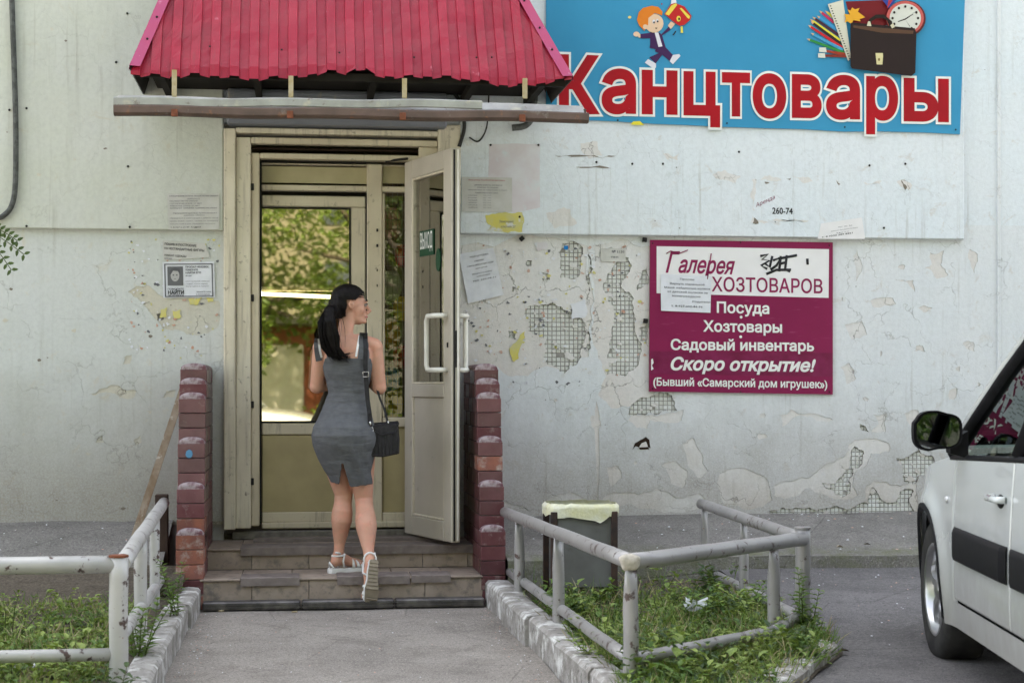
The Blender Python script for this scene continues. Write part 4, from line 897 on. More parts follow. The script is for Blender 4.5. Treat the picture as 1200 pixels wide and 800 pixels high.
# ---- papers
random.seed(21)
def paper(name, quad, Y, m, label, lines=(), curl=.0022, cat='notice', ragg=0, off=.0):
    """quad: four photo corners tl, tr, br, bl"""
    e = empty(name, tuple(at(sum(q[0] for q in quad)/4, sum(q[1] for q in quad)/4, Y)), label, cat)
    q = [at(x, y, Y) for x, y in quad]
    def fn(u, v):
        p = q[3].lerp(q[2], u).lerp(q[0].lerp(q[1], u), v)
        ed = max(abs(u-.5), abs(v-.5))*2
        return (p.x, Y-curl*ed**3-curl*.5*(1+mnoise.noise(Vector((p.x*14, p.z*14, 2)))), p.z)
    MB().grid(fn, 14, 14).build('sheet', M[m], e, recalc=False)
    YY = Y-curl*2-.0008
    W = q[1]-q[0]; Hh = q[3]-q[0]
    for ln in lines:
        s, u0, u1, v, cap = ln[:5]; mm = ln[5] if len(ln) > 5 else 'grey_ink'
        p = q[0].lerp(q[1], u0)+Hh*v; r_ = q[0].lerp(q[1], u1)+Hh*v; capz = abs(Hh.z)*cap
        text(s, p.x, r_.x, p.z, capz, YY, mm, e, ln[6] if len(ln) > 6 else .006, 'lettering', 1, slope=(r_.z-p.z)/(r_.x-p.x))
    return e, q, YY
YP = -.048
paper('notice', [(196,227.5),(257,227),(257,269),(197.5,269)], YP, 'paper_old', 'grey weathered text notice on the left wall above the joint', [
    ('ЮРИДИЧЕСКИЕ УСЛУГИ  ПЕНСИОНЕРАМ СКИДКИ', .04, .97, .08, .035), ('ДОВЕРЕННОСТИ', .38, .62, .155, .03), ('НАСЛЕДСТВО ПО ЗАКОНУ', .04, .58, .22, .035), ('СОСТАВЛЕНИЕ ИСКОВ  ОТ 500 Р.', .04, .66, .29, .035), ('ЗЕМЕЛЬНЫЕ СПОРЫ  ОТ 900 Р.', .04, .62, .355, .035), ('ЖИЛИЩНЫЕ  СЕМЕЙНЫЕ  АДМИНИСТРАТИВНЫЕ', .04, .95, .42, .035), ('Оформляем договор купли продажи', .1, .94, .56, .035), ('дарения, обмена', .3, .7, .62, .03), ('обращаться в рабочие дни с девяти часов', .03, .96, .70, .03), ('приём ведёт юрист, запись по телефону', .03, .96, .78, .03), ('консультация в день обращения бесплатно', .03, .9, .86, .03), ('т. 8-927 2-60-47  Андрей', .04, .62, .96, .04, 'black_ink')])
paper('notice', [(191,282),(240,285),(246,301.5),(191.5,305)], -.005, 'paper_old', 'torn white paper strip with bold lines, just above the missing person poster', [
    ('ПОШИВ И ПОСТРОЕНИЕ', .04, .8, .22, .12, 'black_ink', .012), ('НА НЕСТАНДАРТНЫЕ ФИГУРЫ', .03, .98, .44, .12, 'black_ink', .012), ('РЕМОНТ ОДЕЖДЫ', .03, .55, .78, .10, 'black_ink', .01), ('БРЮКИ', .03, .2, .95, .1)])
pe, q, YY = paper('missing_person_poster', [(190.5,307),(251,306.5),(252,348.5),(191.5,349)], -.006, 'paper', 'white poster НАЙТИ ЧЕЛОВЕКА with a grey portrait photo and black frame', [
    ('ПОМОГИТЕ', .09, .40, .78, .05, 'black_ink', .02), ('НАЙТИ', .09, .40, .90, .10, 'black_ink', .04), ('ЧЕЛОВЕКА', .09, .40, .96, .045, 'black_ink', .02), ('ПРОПАЛ ЧЕЛОВЕК,', .44, .9, .17, .05, 'black_ink', .02), ('ПОМОГИТЕ', .44, .68, .25, .05, 'black_ink', .02), ('НАЙТИ ЕГО', .44, .74, .33, .05, 'black_ink', .02), ('80 лет', .44, .56, .41, .04, 'black_ink'), ('рост средний, волосы', .44, .90, .56, .032), ('седые, глаза серые', .44, .86, .63, .032), ('была одета в пальто', .44, .88, .70, .032), ('звоните нам', .64, .92, .86, .045, 'black_ink'), ('в любое время', .64, .9, .93, .04, 'black_ink')])
def q2(u, v): return (q[0].lerp(q[1], u)+(q[3]-q[0])*v)
def fl(name, pts, y, m, par): return MB().poly([(q2(u, v).x, q2(u, v).z) for u, v in pts], y).build(name, M[m] if isinstance(m, str) else m, par, tri=True, recalc=False)
for x0, y0, x1, y1 in ((.03,.05,.97,.08), (.03,.95,.97,.98), (.03,.05,.055,.98), (.945,.05,.97,.98)): fl('border', [(x0,y0),(x1,y0),(x1,y1),(x0,y1)], YY+.0004, 'grey_ink', pe)
fl('portrait', [(.09,.13),(.39,.13),(.39,.66),(.09,.66)], YY, ink((.13,.13,.14)), pe); fl('portrait', ell(.235,.38,.085,.17,14), YY-.0006, ink((.42,.41,.41)), pe); fl('portrait', [(.12,.34),(.16,.2),(.24,.15),(.33,.2),(.34,.34),(.29,.26),(.2,.25),(.15,.36)], YY-.001, ink((.10,.10,.11)), pe)
fl('portrait', ell(.205,.37,.018,.018,8), YY-.001, ink((.1,.1,.1)), pe); fl('portrait', ell(.27,.37,.018,.018,8), YY-.001, ink((.1,.1,.1)), pe); fl('portrait', [(.21,.47),(.26,.47),(.235,.49)], YY-.001, ink((.15,.14,.14)), pe)
M['pinkstain'] = mat('faded_pink_paper', (.60, .54, .57), .9, col2=(.66, .65, .68), scale=6, stains=(((.62, .65, .68), 11, .56, .66),))
e1, _, _ = paper('notice', [(541.5,207.5),(600,208.5),(600,248.5),(541.5,248)], YP-.002, 'paper_old', 'greyish pink opening hours sheet glued right of the door above the joint', [
    ('УВАЖАЕМЫЕ ПОКУПАТЕЛИ МАГАЗИНА', .12, .86, .10, .03, 'red_ink'), ('режим работы магазина', .25, .8, .24, .035, 'grey_ink', .01), ('ежедневно без перерыва', .3, .72, .31, .035), ('приглашаем за покупками в отдел', .12, .9, .38, .03), ('РЕЖИМ РАБОТЫ МАГАЗИНА', .26, .72, .47, .035, 'grey_ink', .01)]+[(d, .12, .30, .54+.07*i, .03) for i, d in enumerate(('понедельник', 'вторник', 'среда', 'четверг', 'пятница', 'суббота'))]+[('9:00 - 19:00', .42, .58, .54+.07*i, .03) for i in range(6)], curl=.0015)
pk_ = MB().poly(pxpoly(ragged([(573,169),(633,169),(633,243),(603,250),(573,236)], 2, .02), YP+.0026), YP+.0026).build('old_pink_poster', M['pinkstain'], tri=True, recalc=False); tag(pk_, 'faded pink rectangle of old poster paper right of the door', 'poster')
M['yellowpaper'] = mat('yellow_paper', (.62, .55, .14), .85, col2=(.55, .52, .25), scale=14, stains=(((.60, .60, .58), 9, .58, .62),))
yp = MB().poly(pxpoly(ragged([(569,252),(600,250),(612,249),(612,272),(595,273),(583,271),(570,271),(576,265),(570,260)], 3, .1), YP), YP).build('yellow_sticker', M['yellowpaper'], tri=True, recalc=False); tag(yp, 'torn yellow paper sticker below the opening hours sheet', 'sticker')
ptext('Замочных', 585, 602, 261, 261, 3, YP-.001, 'grey_ink', yp, .004); ptext('ключей 27', 587, 604, 267, 267, 3, YP-.001, 'grey_ink', yp, .004)
paper('notice', [(537.5,298),(578,290),(590,345.5),(548.5,355.5)], -.006, 'paper', 'white sheet with a few typed lines, taped crookedly beside the door', [
    ('ТРЕБУЕТСЯ ПРОДАВЕЦ', .28, .82, .12, .03, 'black_ink'), ('в магазин', .4, .66, .21, .03, 'black_ink'), ('с опытом работы в отдел посуды', .16, .92, .29, .03, 'black_ink'), ('график сменный', .38, .72, .36, .025), ('обращаться по телефону', .26, .84, .46, .028), ('в рабочее время', .38, .76, .52, .028), ('тел. 260-74-11', .24, .9, .60, .03, 'black_ink')], curl=.004)
paper('notice', [(774,321),(833.5,323.5),(832.5,366.5),(774.5,364)], YS-.004, 'paper', 'small white typed notice stuck over the left part of the maroon sign', [
    ('Просим', .38, .66, .14, .05, 'grey_ink', .012), ('Вернуть маленькой', .18, .86, .27, .05, 'grey_ink', .012), ('Маше найденные колеса', .07, .97, .38, .05, 'grey_ink', .012), ('от детской коляски за', .13, .92, .49, .05, 'grey_ink', .012), ('вознаграждение', .22, .78, .60, .05, 'grey_ink', .012), ('Родители', .62, .97, .74, .05, 'grey_ink', .012), ('т. 8-927-602-86-96', .2, .82, .88, .055, 'black_ink', .012)], curl=.0018)
paper('notice', [(962,262),(1010,255),(1014,280),(958,280)], YP+.0015, 'sign_white', 'torn white leaflet remnant on the panel above the maroon sign, right end', [('Уст  по  Ах', .45, .8, .45, .07), ('ремонт бытовой техники', .3, .95, .65, .06), ('в дни 10:00', .45, .75, .82, .06), ('т. 8 9333 389 8821', .1, .85, .98, .10, 'black_ink', .015)], curl=.001)
paper('notice', [(704,291),(733,291.5),(733,307),(704,306)], -.0045, 'paper_old', 'little white label with a number, high between the mosaic patches', [('№ 5130', .45, .95, .35, .22), ('тел', .4, .7, .75, .18)], curl=.0012)
nm = ptext('260-74', 905, 929, 250.5, 251, 7.5, -.0466, 'black_ink', None, .02, name='stencilled_number'); tag(nm, 'black digits 260-74 left on the white panel above the maroon sign', 'lettering')
rs_ = ptext('Аренда', 886, 908, 243, 233, 5, -.0466, 'maroon_ink', None, -.004, name='faded_writing'); tag(rs_, 'faint slanted reddish writing above the black digits on the white panel', 'lettering')
# scraps and flakes of old paper stuck to the wall
scr = [('yellowpaper', [(597,408),(606,399),(615,388),(612,402),(608,420),(602,424),(598,415)], 'yellow paper scrap between mosaic patch and right brick parapet'), ('yellowpaper', [(188,363),(196,360),(195,371),(187,372)], 'yellow paper scrap, left one of those below the poster'),
       ('yellowpaper', [(202,364),(212,362),(211,373),(204,373)], 'yellow paper scrap, right one of those below the poster'), ('yellowpaper', [(221,350),(235,349),(232,357),(222,357)], 'ochre paper scrap directly under the poster edge'), ('yellowpaper', [(242,349),(251,349),(250,353),(244,354)], 'tiny ochre paper scrap under the right poster corner'),
       ('pinkstain', [(626,285),(640,283),(642,292),(630,294)], 'pinkish paper scrap under the panel edge left of the blue speck'), ('paper', [(668,356),(685,350),(688,362),(686,372),(670,374)], 'pale paper patch left of the vertical wall joint')]
for m_, pts, lab in scr:
    Yk = -.0035; o = MB().poly(pxpoly(ragged(pts, 2, .14), Yk), Yk).build('paper_scrap', M[m_], tri=True, recalc=False); tag(o, lab, 'paper scrap')
o = MB().poly(pxpoly(ragged([(661,288),(666,288),(665,293),(661,292)], 1, .1), -.0035), -.0035).build('paper_scrap', ink((.02,.20,.55)), tri=True, recalc=False); tag(o, 'bright blue speck of paper above the upper mosaic patch', 'paper scrap')
M['orangefl'] = mat('rusty_speck', (.50, .26, .18), .9, col2=(.58, .42, .36), scale=30)
sf = MB(); random.seed(9)
for i in range(420):
    cx, cy = random.uniform(545, 756), random.uniform(284, 450)
    if random.random() < .35: cx, cy = random.uniform(150, 258), random.uniform(280, 420)
    r = random.uniform(.6, 2.4); sf.poly(pxpoly([(cx+r*random.uniform(.3, 1.4)*cos(a), cy+r*random.uniform(.3, 1.2)*sin(a)) for a in [k*pi/3.5 for k in range(7)]], -.0032), -.0032, m=random.choice((0, 1, 1, 2, 3)))
tag(sf.build('torn_paper_bits', [M['orangefl'], M['paper'], M['grey_ink'], M['yellowpaper']], tri=True, recalc=False), 'countless tiny torn paper and glue remnants on both sides of the door', 'paper remnants', kind='stuff')
# anchor blocks and screw heads on the wall
for px, py, Y, lab in ((611.5,279.5,-.015,'small black square anchor in the wall, above left mosaic patches'), (755.5,281,-.015,'small black square anchor at the upper left corner of the maroon sign'), (756.5,376,-.012,'small black square anchor at the left edge of the maroon sign, halfway down')):
    c = at(px, py, Y); t = MB().bbox(-.0145, .0145, -.012, .012, -.0145, .0145, .003).build('wall_anchor', M['gasket']); t.location = c; t.rotation_euler = (0, random.uniform(.3, .9) if px < 650 else .1, 0); tag(t, lab, 'wall anchor')
for px, py, Y in ((31,265,-.049),(152,266,-.049),(149,16,-.049),(11,129,-.049),(31,127,-.049),(136,73,-.049),(150,195,-.049),(633,142,-.049),(575,170,-.049),(631,170,-.049),(699,190,-.049),(777,192,-.049),(866,178,-.049),(1019,194,-.049),(1061,192,-.049),(1036,267,-.049),(741,192,-.049),(609,254,-.049)):
    MB().ellipsoid(at(px, py, Y), (.0075, .006, .0075), 8, 5).build('screw_head', M['gasket'], pl_ if px < 500 else pr_)
# broken hole with black edges in the wall
random.seed(5)
MB().poly(pxpoly(ragged([(741,527),(744,519),(750,515.5),(757,511.5),(761,515),(762.5,525),(759,523.5),(757,517),(752,519),(749,524),(745,522.5)], 1, .06), -.0028), -.0028).build('paint_hole', M['gap'], bld, tri=True, recalc=False)
MB().poly(pxpoly(ragged([(749,524),(752,519),(757,517),(759.5,524),(754,526)], 1, .06), -.0036), -.0036).build('paint_hole', M['plaster'], bld, tri=True, recalc=False)
MB().poly(pxpoly([(748.5,524),(759.5,523.5),(761,526),(750,526.5)], -.0042), -.0042).build('paint_hole', M['gap'], bld, tri=True, recalc=False)
# worn places on the right upper panel
Q_ = lambda p: [(860+a*.1417, 200+b*.1417) for a, b in p]
for p in (Q_([(150,75),(185,70),(180,110),(174,200),(178,330),(160,330),(160,110)]), Q_([(220,80),(250,45),(340,55),(395,78),(300,85)]), Q_([(480,45),(560,55),(610,50),(655,90),(560,95),(520,60)]), Q_([(135,430),(155,370),(175,400),(290,430),(250,440)]), Q_([(310,408),(430,405),(560,410),(620,412),(600,425),(420,420)]), Q_([(845,75),(885,115),(868,118)]),
          [(1012,213),(1033,212),(1031,215.5),(1014,216)], [(1051,213),(1060,210),(1069,217),(1065,223),(1056,219)], [(778,180),(790,184),(796,180),(794,188),(782,187)], [(835,205),(850,199),(868,206),(862,214),(845,211)], [(680,168),(700,166),(706,182),(690,186)], [(640,250),(668,245),(676,262),(650,268)]):
    MB().poly(pxpoly(ragged(p, 3, .16), -.0463), -.0463).build('paint_loss', M['plaster'], pr_, tri=True, recalc=False)
for p in ([(650,182.6),(688,182.2),(722,183),(700,184.4),(670,184)], [(675,195.8),(712,196),(716,197.4),(680,197)], [(896,213),(902,214.5),(897,215.4)], [(920,209.5),(927,208.5),(926,211)], [(1056,211),(1063,219),(1061,223),(1058,216)], [(980,212),(985,216),(983,217)], [(884,255),(889,262),(882,262)]):
    MB().poly(pxpoly(ragged(p, 2, .12), -.0466), -.0466).build('scratch', M['edge'], pr_, tri=True, recalc=False)
random.seed(44)
for k in range(26):      # small chips on the left wall and the left panel
    cx, cy = random.uniform(5, 180), random.choice((random.uniform(290, 600), random.uniform(20, 262))); up_ = cy < 270; Yk = -.0463 if up_ else -.0022; r = random.uniform(.8, 3.2)
    p = [(cx+r*random.uniform(.4, 1.6)*cos(a), cy+r*random.uniform(.4, 1)*sin(a)) for a in [i*pi/3.5 for i in range(7)]]
    MB().poly(pxpoly(ragged(p, 1, .12), Yk), Yk).build('paint_chip', M[random.choice(('edge', 'plaster2', 'plaster2'))], pl_ if up_ else bld, tri=True, recalc=False)
# ================================================================== THE WOMAN ON THE STEPS
M['skin'] = mat('skin', (.56, .31, .22), .5, col2=(.47, .245, .17), scale=9, lohi=(.3, .7), stains=(((.62, .27, .19), 14, .5, .75), ((.36, .17, .11), 30, .62, .8)), bump=(60, .12, .002), spec=.3)
_n = M['skin'].node_tree.nodes['Principled BSDF']; _n.inputs['Subsurface Weight'].default_value = .12; _n.inputs['Subsurface Radius'].default_value = (.012, .005, .003); _n.inputs['Subsurface Scale'].default_value = 1
M['dress'] = mat('grey_jersey', (.12, .122, .130), .92, col2=(.092, .094, .102), scale=25, lohi=(.3, .7), bump=(5.5, .0, .0), spec=.1)
def dressbump():
    n = N.__new__(N); n.m = M['dress']; n.t = n.m.node_tree; n.n = n.t.nodes; n.l = n.t.links; n.b = n.n['Principled BSDF']
    a = n.noise(n.coord(scale=(1.0, 1.0, 3.6)), 7, 3, .5, .6); b = n.noise(n.coord(), 260, 2)
    n.bump(n.math('ADD', a, n.math('MULTIPLY', b, .05)), .55, .02)
dressbump()
M['hair'] = mat('black_hair', (.004, .003, .003), .5, col2=(.007, .005, .004), scale=60, bump=(50, .5, .004), spec=.12)
M['strapw'] = mat('white_fabric', (.78, .77, .76), .8); M['leather'] = mat('black_leather', (.018, .017, .019), .42, col2=(.03, .028, .032), scale=40, bump=(70, .4, .003))
M['sandal'] = mat('white_sandal_leather', (.74, .73, .72), .5, col2=(.66, .65, .63)); M['sole'] = mat('sandal_sole_rubber', (.33, .28, .215), .8, col2=(.25, .21, .16), scale=20); M['steel'] = mat('steel_buckle', (.6, .58, .55), .25, 1.0)
WO = Vector((X(403, -.78), -.78, Z_1+.0))        # where the supporting foot stands
SC = 1930/ (9.72*.9917+WO.x*.128)
def wp(px, py, y=0.0): return Vector(((px-403)/SC, y, (672-py)/SC))          # figure frame: x right, y towards the door, z up
pw = empty('person', tuple(WO), 'woman in a grey sleeveless dress seen from behind, stepping up, black ponytail, head turned right', 'person')
def ering(c, rx, ry, n=24, rz=0., tilt=(0, 0), e=2.0):
    c = Vector(c); out = []
    for k in range(n):
        a = 2*pi*k/n; ca, sa = cos(a), sin(a); x = rx*(abs(ca)**(2/e))*(1 if ca > 0 else -1); y = ry*(abs(sa)**(2/e))*(1 if sa > 0 else -1)
        X_, Y_ = x*cos(rz)-y*sin(rz), x*sin(rz)+y*cos(rz); out.append(c+Vector((X_, Y_, X_*tilt[0]+Y_*tilt[1])))
    return out
def remesh(mb, vox, smooth, name):
    me = mb.mesh(name, M['skin']); o = bpy.data.objects.new(name, me); COL.objects.link(o)
    r = o.modifiers.new('r', 'REMESH'); r.mode = 'VOXEL'; r.voxel_size = vox
    s = o.modifiers.new('s', 'SMOOTH'); s.factor = .5; s.iterations = smooth
    dg = bpy.context.evaluated_depsgraph_get(); dg.update(); out = bpy.data.meshes.new_from_object(o.evaluated_get(dg)); bpy.data.objects.remove(o)
    out.polygons.foreach_set('use_smooth', [True]*len(out.polygons)); out.name = name; return out
# torso lofts: (z, xcentre, ycentre, rx, ry, tilt)
tor = [(.80, .0, -.012, .170, .118), (.86, .004, -.012, .168, .120), (.93, .010, .0, .146, .102), (1.00, .016, .012, .121, .086), (1.055, .022, .018, .108, .080), (1.12, .026, .018, .121, .088), (1.19, .026, .012, .140, .096), (1.26, .024, .004, .152, .094), (1.31, .022, -.004, .150, .082), (1.345, .020, -.006, .120, .066), (1.375, .012, -.002, .070, .052)]
bd = MB(); bd.rings([ering((x, y, z), rx, ry, 28, e=2.2, rz=-.06) for z, x, y, rx, ry in tor])
# shoulders
bd.tube([(-.135, .0, 1.325), (-.05, -.01, 1.352), (.10, -.01, 1.356), (.178, -.004, 1.33)], [.046, .047, .048, .05], 16)
# neck
bd.tube([(.006, -.0, 1.33), (.006, .006, 1.40), (.018, .012, 1.47), (.030, .016, 1.52)], [.060, .047, .045, .05], 18)
# glutes
bd.ellipsoid((-.075, -.055, .80), (.098, .092, .10)); bd.ellipsoid((.085, -.055, .795), (.098, .092, .10))
# legs
HL, KL, AL = Vector((-.075, .0, .80)), Vector((-.0, .055, .455)), Vector((-.030, .02, .115))
def leg(h, k, a, calf):
    P = [h, h.lerp(k, .35), h.lerp(k, .7), h.lerp(k, .92), k, k.lerp(a, .14), k.lerp(a, .30)+calf*.8, k.lerp(a, .45)+calf*.8, k.lerp(a, .65)+calf*.3, k.lerp(a, .84), a]
    R = [.105, .088, .068, .056, .054, .053, .062, .062, .047, .033, .030]
    bd.tube(P, R, 20)
leg(HL, KL, AL, Vector((0, -.022, 0)))
HR, KR, AR = Vector((.085, .0, .80)), Vector((.118, .02, .425)), Vector((.140, -.215, .098))
leg(HR, KR, AR, Vector((0, -.022, -.005)))
# left foot: standing, toes forward and to the right, on a 4 cm platform
def foot(a, heel, ball, toe, w=.042):
    up_ = (a-heel).normalized()
    bd.tube([heel+(a-heel)*.35, (heel*.6+ball*.4)+(a-heel)*.42, (heel*.35+ball*.65)+(a-heel)*.22, ball+(a-heel)*.05, toe], [(.032, .032), (.036, .036), (.034, .030), (.040, .020), (.028, .012)], 16)
    bd.tube([a+(a-heel)*.25, a, heel+(a-heel)*.35], [.031, .032, .033], 14); bd.ellipsoid(heel+(a-heel)*.25, (.031, .034, .03))
fd = Vector((sin(.95), cos(.95), 0))        # direction of the left foot
hL = Vector((-.055, -.0, .052)); bL = hL+fd*.145+Vector((0, 0, -.004)); tL = hL+fd*.205+Vector((0, 0, -.008))
foot(Vector((-.030, .018, .115)), hL, bL, tL)
hR = Vector((.146, -.262, .062)); bR = Vector((.134, -.300, -.075)); tR = Vector((.125, -.262, -.125))
foot(AR, hR, bR, tR)
for i in range(5):
    sd = Vector((fd.y, -fd.x, 0)); q = tL+sd*(-.026+.013*i)*1 ; bd.tube([q-fd*.04, q+fd*(.012-.004*abs(i-1)), ], [.0095, .008], 8); bd.ellipsoid(q+fd*(.014-.004*abs(i-1)), (.0085, .0085, .008), 8, 6)
    q = tR+Vector((-.026+.013*i, 0, 0)); bd.tube([q+Vector((0, -.012, .04)), q+Vector((0, .004, -.01))], [.0095, .0085], 8)
# arms: elbows bent, hands in front of the chest
def arm(s, e_, w_): bd.tube([s, s.lerp(e_, .3), s.lerp(e_, .7), e_, e_.lerp(w_, .12), e_.lerp(w_, .35), e_.lerp(w_, .8), w_], [.050, .050, .044, .041, .041, .040, .029, .026], 16)
SR, ER, WR = Vector((.176, .0, 1.325)), Vector((.208, .012, 1.088)), Vector((.120, .225, 1.165))
SL_, EL, WL = Vector((-.130, .004, 1.318)), Vector((-.158, .07, 1.095)), Vector((.0, .235, 1.13))
arm(SR, ER, WR); arm(SL_, EL, WL)
for p_, r_ in ((SR, .054), (SL_, .054), (ER, .043), (EL, .043)): bd.ellipsoid(p_, (r_, r_, r_))
bd.ellipsoid((.150, -.01, 1.345), (.06, .045, .035)); bd.ellipsoid((-.105, -.01, 1.338), (.06, .045, .035)); bd.ellipsoid((.09, -.012, 1.36), (.07, .04, .035)); bd.ellipsoid((-.06, -.012, 1.355), (.06, .04, .033))
def hand(w_, d, sd, nrm):
    d = d.normalized(); sd = sd.normalized(); nrm = nrm.normalized()
    bd.tube([w_, w_+d*.03, w_+d*.065, w_+d*.085], [(.024, .018), (.034, .016), (.038, .014), (.036, .012)], 12)
    for i, L in enumerate((.060, .072, .068, .052)):
        b0 = w_+d*.078+sd*(-.027+.018*i); k1 = b0+(d*.9+nrm*.35).normalized()*L*.45; k2 = k1+(d*.6+nrm*.8).normalized()*L*.32; k3 = k2+(d*.2+nrm).normalized()*L*.25
        bd.tube([b0, k1, k2, k3], [.0095, .009, .008, .007], 8)
    t0 = w_+d*.022-sd*.03; bd.tube([t0, t0+(d*.6-sd*.8).normalized()*.034, t0+(d*.9-sd*.35+nrm*.3).normalized()*.062], [.012, .011, .0085], 8)
hand(WR, Vector((-.6, .6, .35)), Vector((.1, -.3, .9)), Vector((-.8, -.5, .1))); hand(WL, Vector((.8, .5, .2)), Vector((0, -.2, 1)), Vector((.4, -.8, .1)))
# head: local frame f = forwards (face), s = side (towards the viewer's ear), z up
ha = radians(12)          # the face looks right and slightly away
f_ = Vector((cos(ha), sin(ha), -.04)).normalized(); s_ = Vector((sin(ha), -cos(ha), 0)); u_ = Vector((.04, 0, 1)).normalized()
HC = Vector((.037, .018, 1.575))
def hp(a, b, c): return HC+f_*a+s_*b+u_*c
Rm = Matrix((f_, s_, u_)).transposed()
bd.ellipsoid(hp(-.008, 0, .018), (.094, .072, .088), 20, 14, rot=Rm)
bd.ellipsoid(hp(.032, 0, -.02), (.062, .058, .078), 18, 12, rot=Rm)
bd.tube([hp(.0, 0, -.05), hp(.045, 0, -.078), hp(.078, 0, -.098)], [.052, .042, .020], 16)       # jaw and chin
bd.ellipsoid(hp(.088, 0, -.094), (.017, .017, .015), 12, 8, rot=Rm)
bd.tube([hp(.09, 0, .014), hp(.108, 0, -.012), hp(.126, 0, -.036)], [.009, .010, .0105], 10)       # nose
bd.tube([hp(.100, -.010, -.040), hp(.112, 0, -.042), hp(.100, .010, -.040)], [.008, .009, .008], 8)
bd.tube([hp(.084, -.02, -.062), hp(.100, 0, -.059), hp(.084, .02, -.062)], [.006, .009, .006], 8)  # lips
bd.tube([hp(.083, -.018, -.072), hp(.098, 0, -.073), hp(.083, .018, -.072)], [.006, .009, .006], 8)
for sg in (1, -1):
    bd.tube([hp(.085, .045*sg, .016), hp(.092, .022*sg, .021), hp(.094, .005*sg, .016)], [.007, .010, .008], 8)   # brow
    bd.ellipsoid(hp(.058, .040*sg, -.030), (.022, .018, .024), 10, 8, rot=Rm)                                   # cheek
    bd.tube([hp(-.008, .070*sg, -.030), hp(-.002, .076*sg, -.012), hp(-.006, .079*sg, .008), hp(-.018, .080*sg, .012), hp(-.026, .079*sg, -.002), hp(-.020, .075*sg, -.024)], [.006, .007, .007, .006, .006, .005], 8)   # ear
    bd.ellipsoid(hp(-.012, .070*sg, -.008), (.012, .006, .018), 8, 6, rot=Rm)
body_me = remesh(bd, .0052, 5, 'body')
body = link('body', body_me, pw, local=True)
# facial details
M['lip'] = mat('lips', (.42, .13, .12), .4); M['eye'] = mat('eye_white', (.30, .27, .25), .4); M['brow'] = mat('dark_brow', (.015, .010, .008), .7)
def hb(name, pts, r, m, n=6): return MB().tube(pts, r, n).build(name, M[m], pw, local=True)
for sg in (1, -1):
    hb('eyebrow', [hp(.080, .050*sg, .022), hp(.094, .032*sg, .030), hp(.101, .012*sg, .024)], [.002, .0042, .003], 'brow')
    MB().ellipsoid(hp(.083, .030*sg, .002), (.0115, .013, .0105), 12, 8, rot=Rm).build('eye', M['eye'], pw, local=True)
    MB().ellipsoid(hp(.0915, .030*sg, .002), (.004, .006, .0062), 10, 6, rot=Rm).build('iris', M['brow'], pw, local=True)
    hb('eyelash', [hp(.080, .048*sg, .004), hp(.097, .032*sg, .0095), hp(.098, .016*sg, .004)], [.0015, .0028, .0015], 'brow')
hb('lips', [hp(.090, -.016, -.0665), hp(.1055, 0, -.066), hp(.090, .016, -.0665)], [.003, .0062, .003], 'lip')
# hair
hr = MB(); 
hr.ellipsoid(hp(-.014, 0, .030), (.106, .086, .094), 22, 14, rot=Rm)
hr.ellipsoid(hp(-.055, 0, -.005), (.074, .080, .080), 18, 12, rot=Rm)
hr.ellipsoid(hp(-.085, 0, -.035), (.045, .05, .05), 16, 12, rot=Rm)
ptl = [hp(-.085, .02, -.045), wp(386, 366, -.09), wp(383, 380, -.13), wp(385, 395, -.125), wp(388, 408, -.115), wp(393, 417, -.112), wp(399, 423, -.110)]
hr.tube(ptl, [(.032, .032), (.038, .036), (.046, .034), (.046, .030), (.042, .026), (.030, .018), (.010, .008)], 18)
hr.tube([wp(383, 372, -.11), wp(378, 392, -.11), wp(380, 408, -.105), wp(386, 420, -.10)], [.03, .028, .022, .008], 12)
hm = remesh(hr, .006, 3, 'hair')
bm = bmesh.new(); bm.from_mesh(hm); kill = []
for v in bm.verts:
    l = v.co-HC; a, b, c = l.dot(f_), l.dot(s_), l.dot(u_)
    face = a > .052-.55*max(0, c-.015)*0 and c < .062-.0*a and a > .030+.9*max(0, c-.02)
    ear = (-.036 < a < .06 and c < .022-.10*max(0, -a) and abs(b) > .045 and c > -.09 and a > -.036+(.0 if c > -.03 else .0))
    if face or ear or (a > .02 and c < .012+.85*a): kill.append(v)
bmesh.ops.delete(bm, geom=kill, context='VERTS')
for v in bm.verts:
    v.co += v.normal*.0035*mnoise.noise(Vector((v.co.x*60+v.co.z*25, v.co.y*60, v.co.z*9)))
bm.to_mesh(hm); bm.free(); hm.materials.clear(); hm.materials.append(M['hair']); hair = link('hair', hm, pw, local=True)
random.seed(31); stn = MB()
for i in range(150):        # loose strands
    k = random.random(); off = Vector((random.uniform(-.05, .05), random.uniform(-.035, .02), 0))
    p0, p1, p2, p3 = ptl[1]+off*.7, ptl[3]+off*1.15, ptl[5]+off*1.1, ptl[6]+off*1.2+Vector((random.uniform(-.01, .03), 0, random.uniform(-.02, .045)))
    wv_ = lambda s_5: Vector((.006*sin(s_5*2.2+off.x*50), .004*cos(s_5*2), 0))
    stn.tube([p0, ptl[2]+off*1.1+wv_(1), p1+wv_(2.4), ptl[4]+off*1.1+wv_(3.6), p2+wv_(5), p3], [.0012, .0024, .0024, .002, .0016, .0006], 4)
for i in range(36):        # wisps that escaped the tie
    a_ = random.uniform(-.05, .05); q0 = ptl[1]+Vector((a_, -.02, random.uniform(-.02, .05))); dr_ = Vector((random.uniform(-.03, .035), random.uniform(-.02, .02), 0))
    stn.tube([q0, q0+dr_*.7+Vector((0, 0, -.05)), q0+dr_*1.3+Vector((0, 0, -.12)), q0+dr_*1.1+Vector((random.uniform(-.01, .02), 0, -.19-random.random()*.06))], [.0008, .0012, .001, .0005], 4)
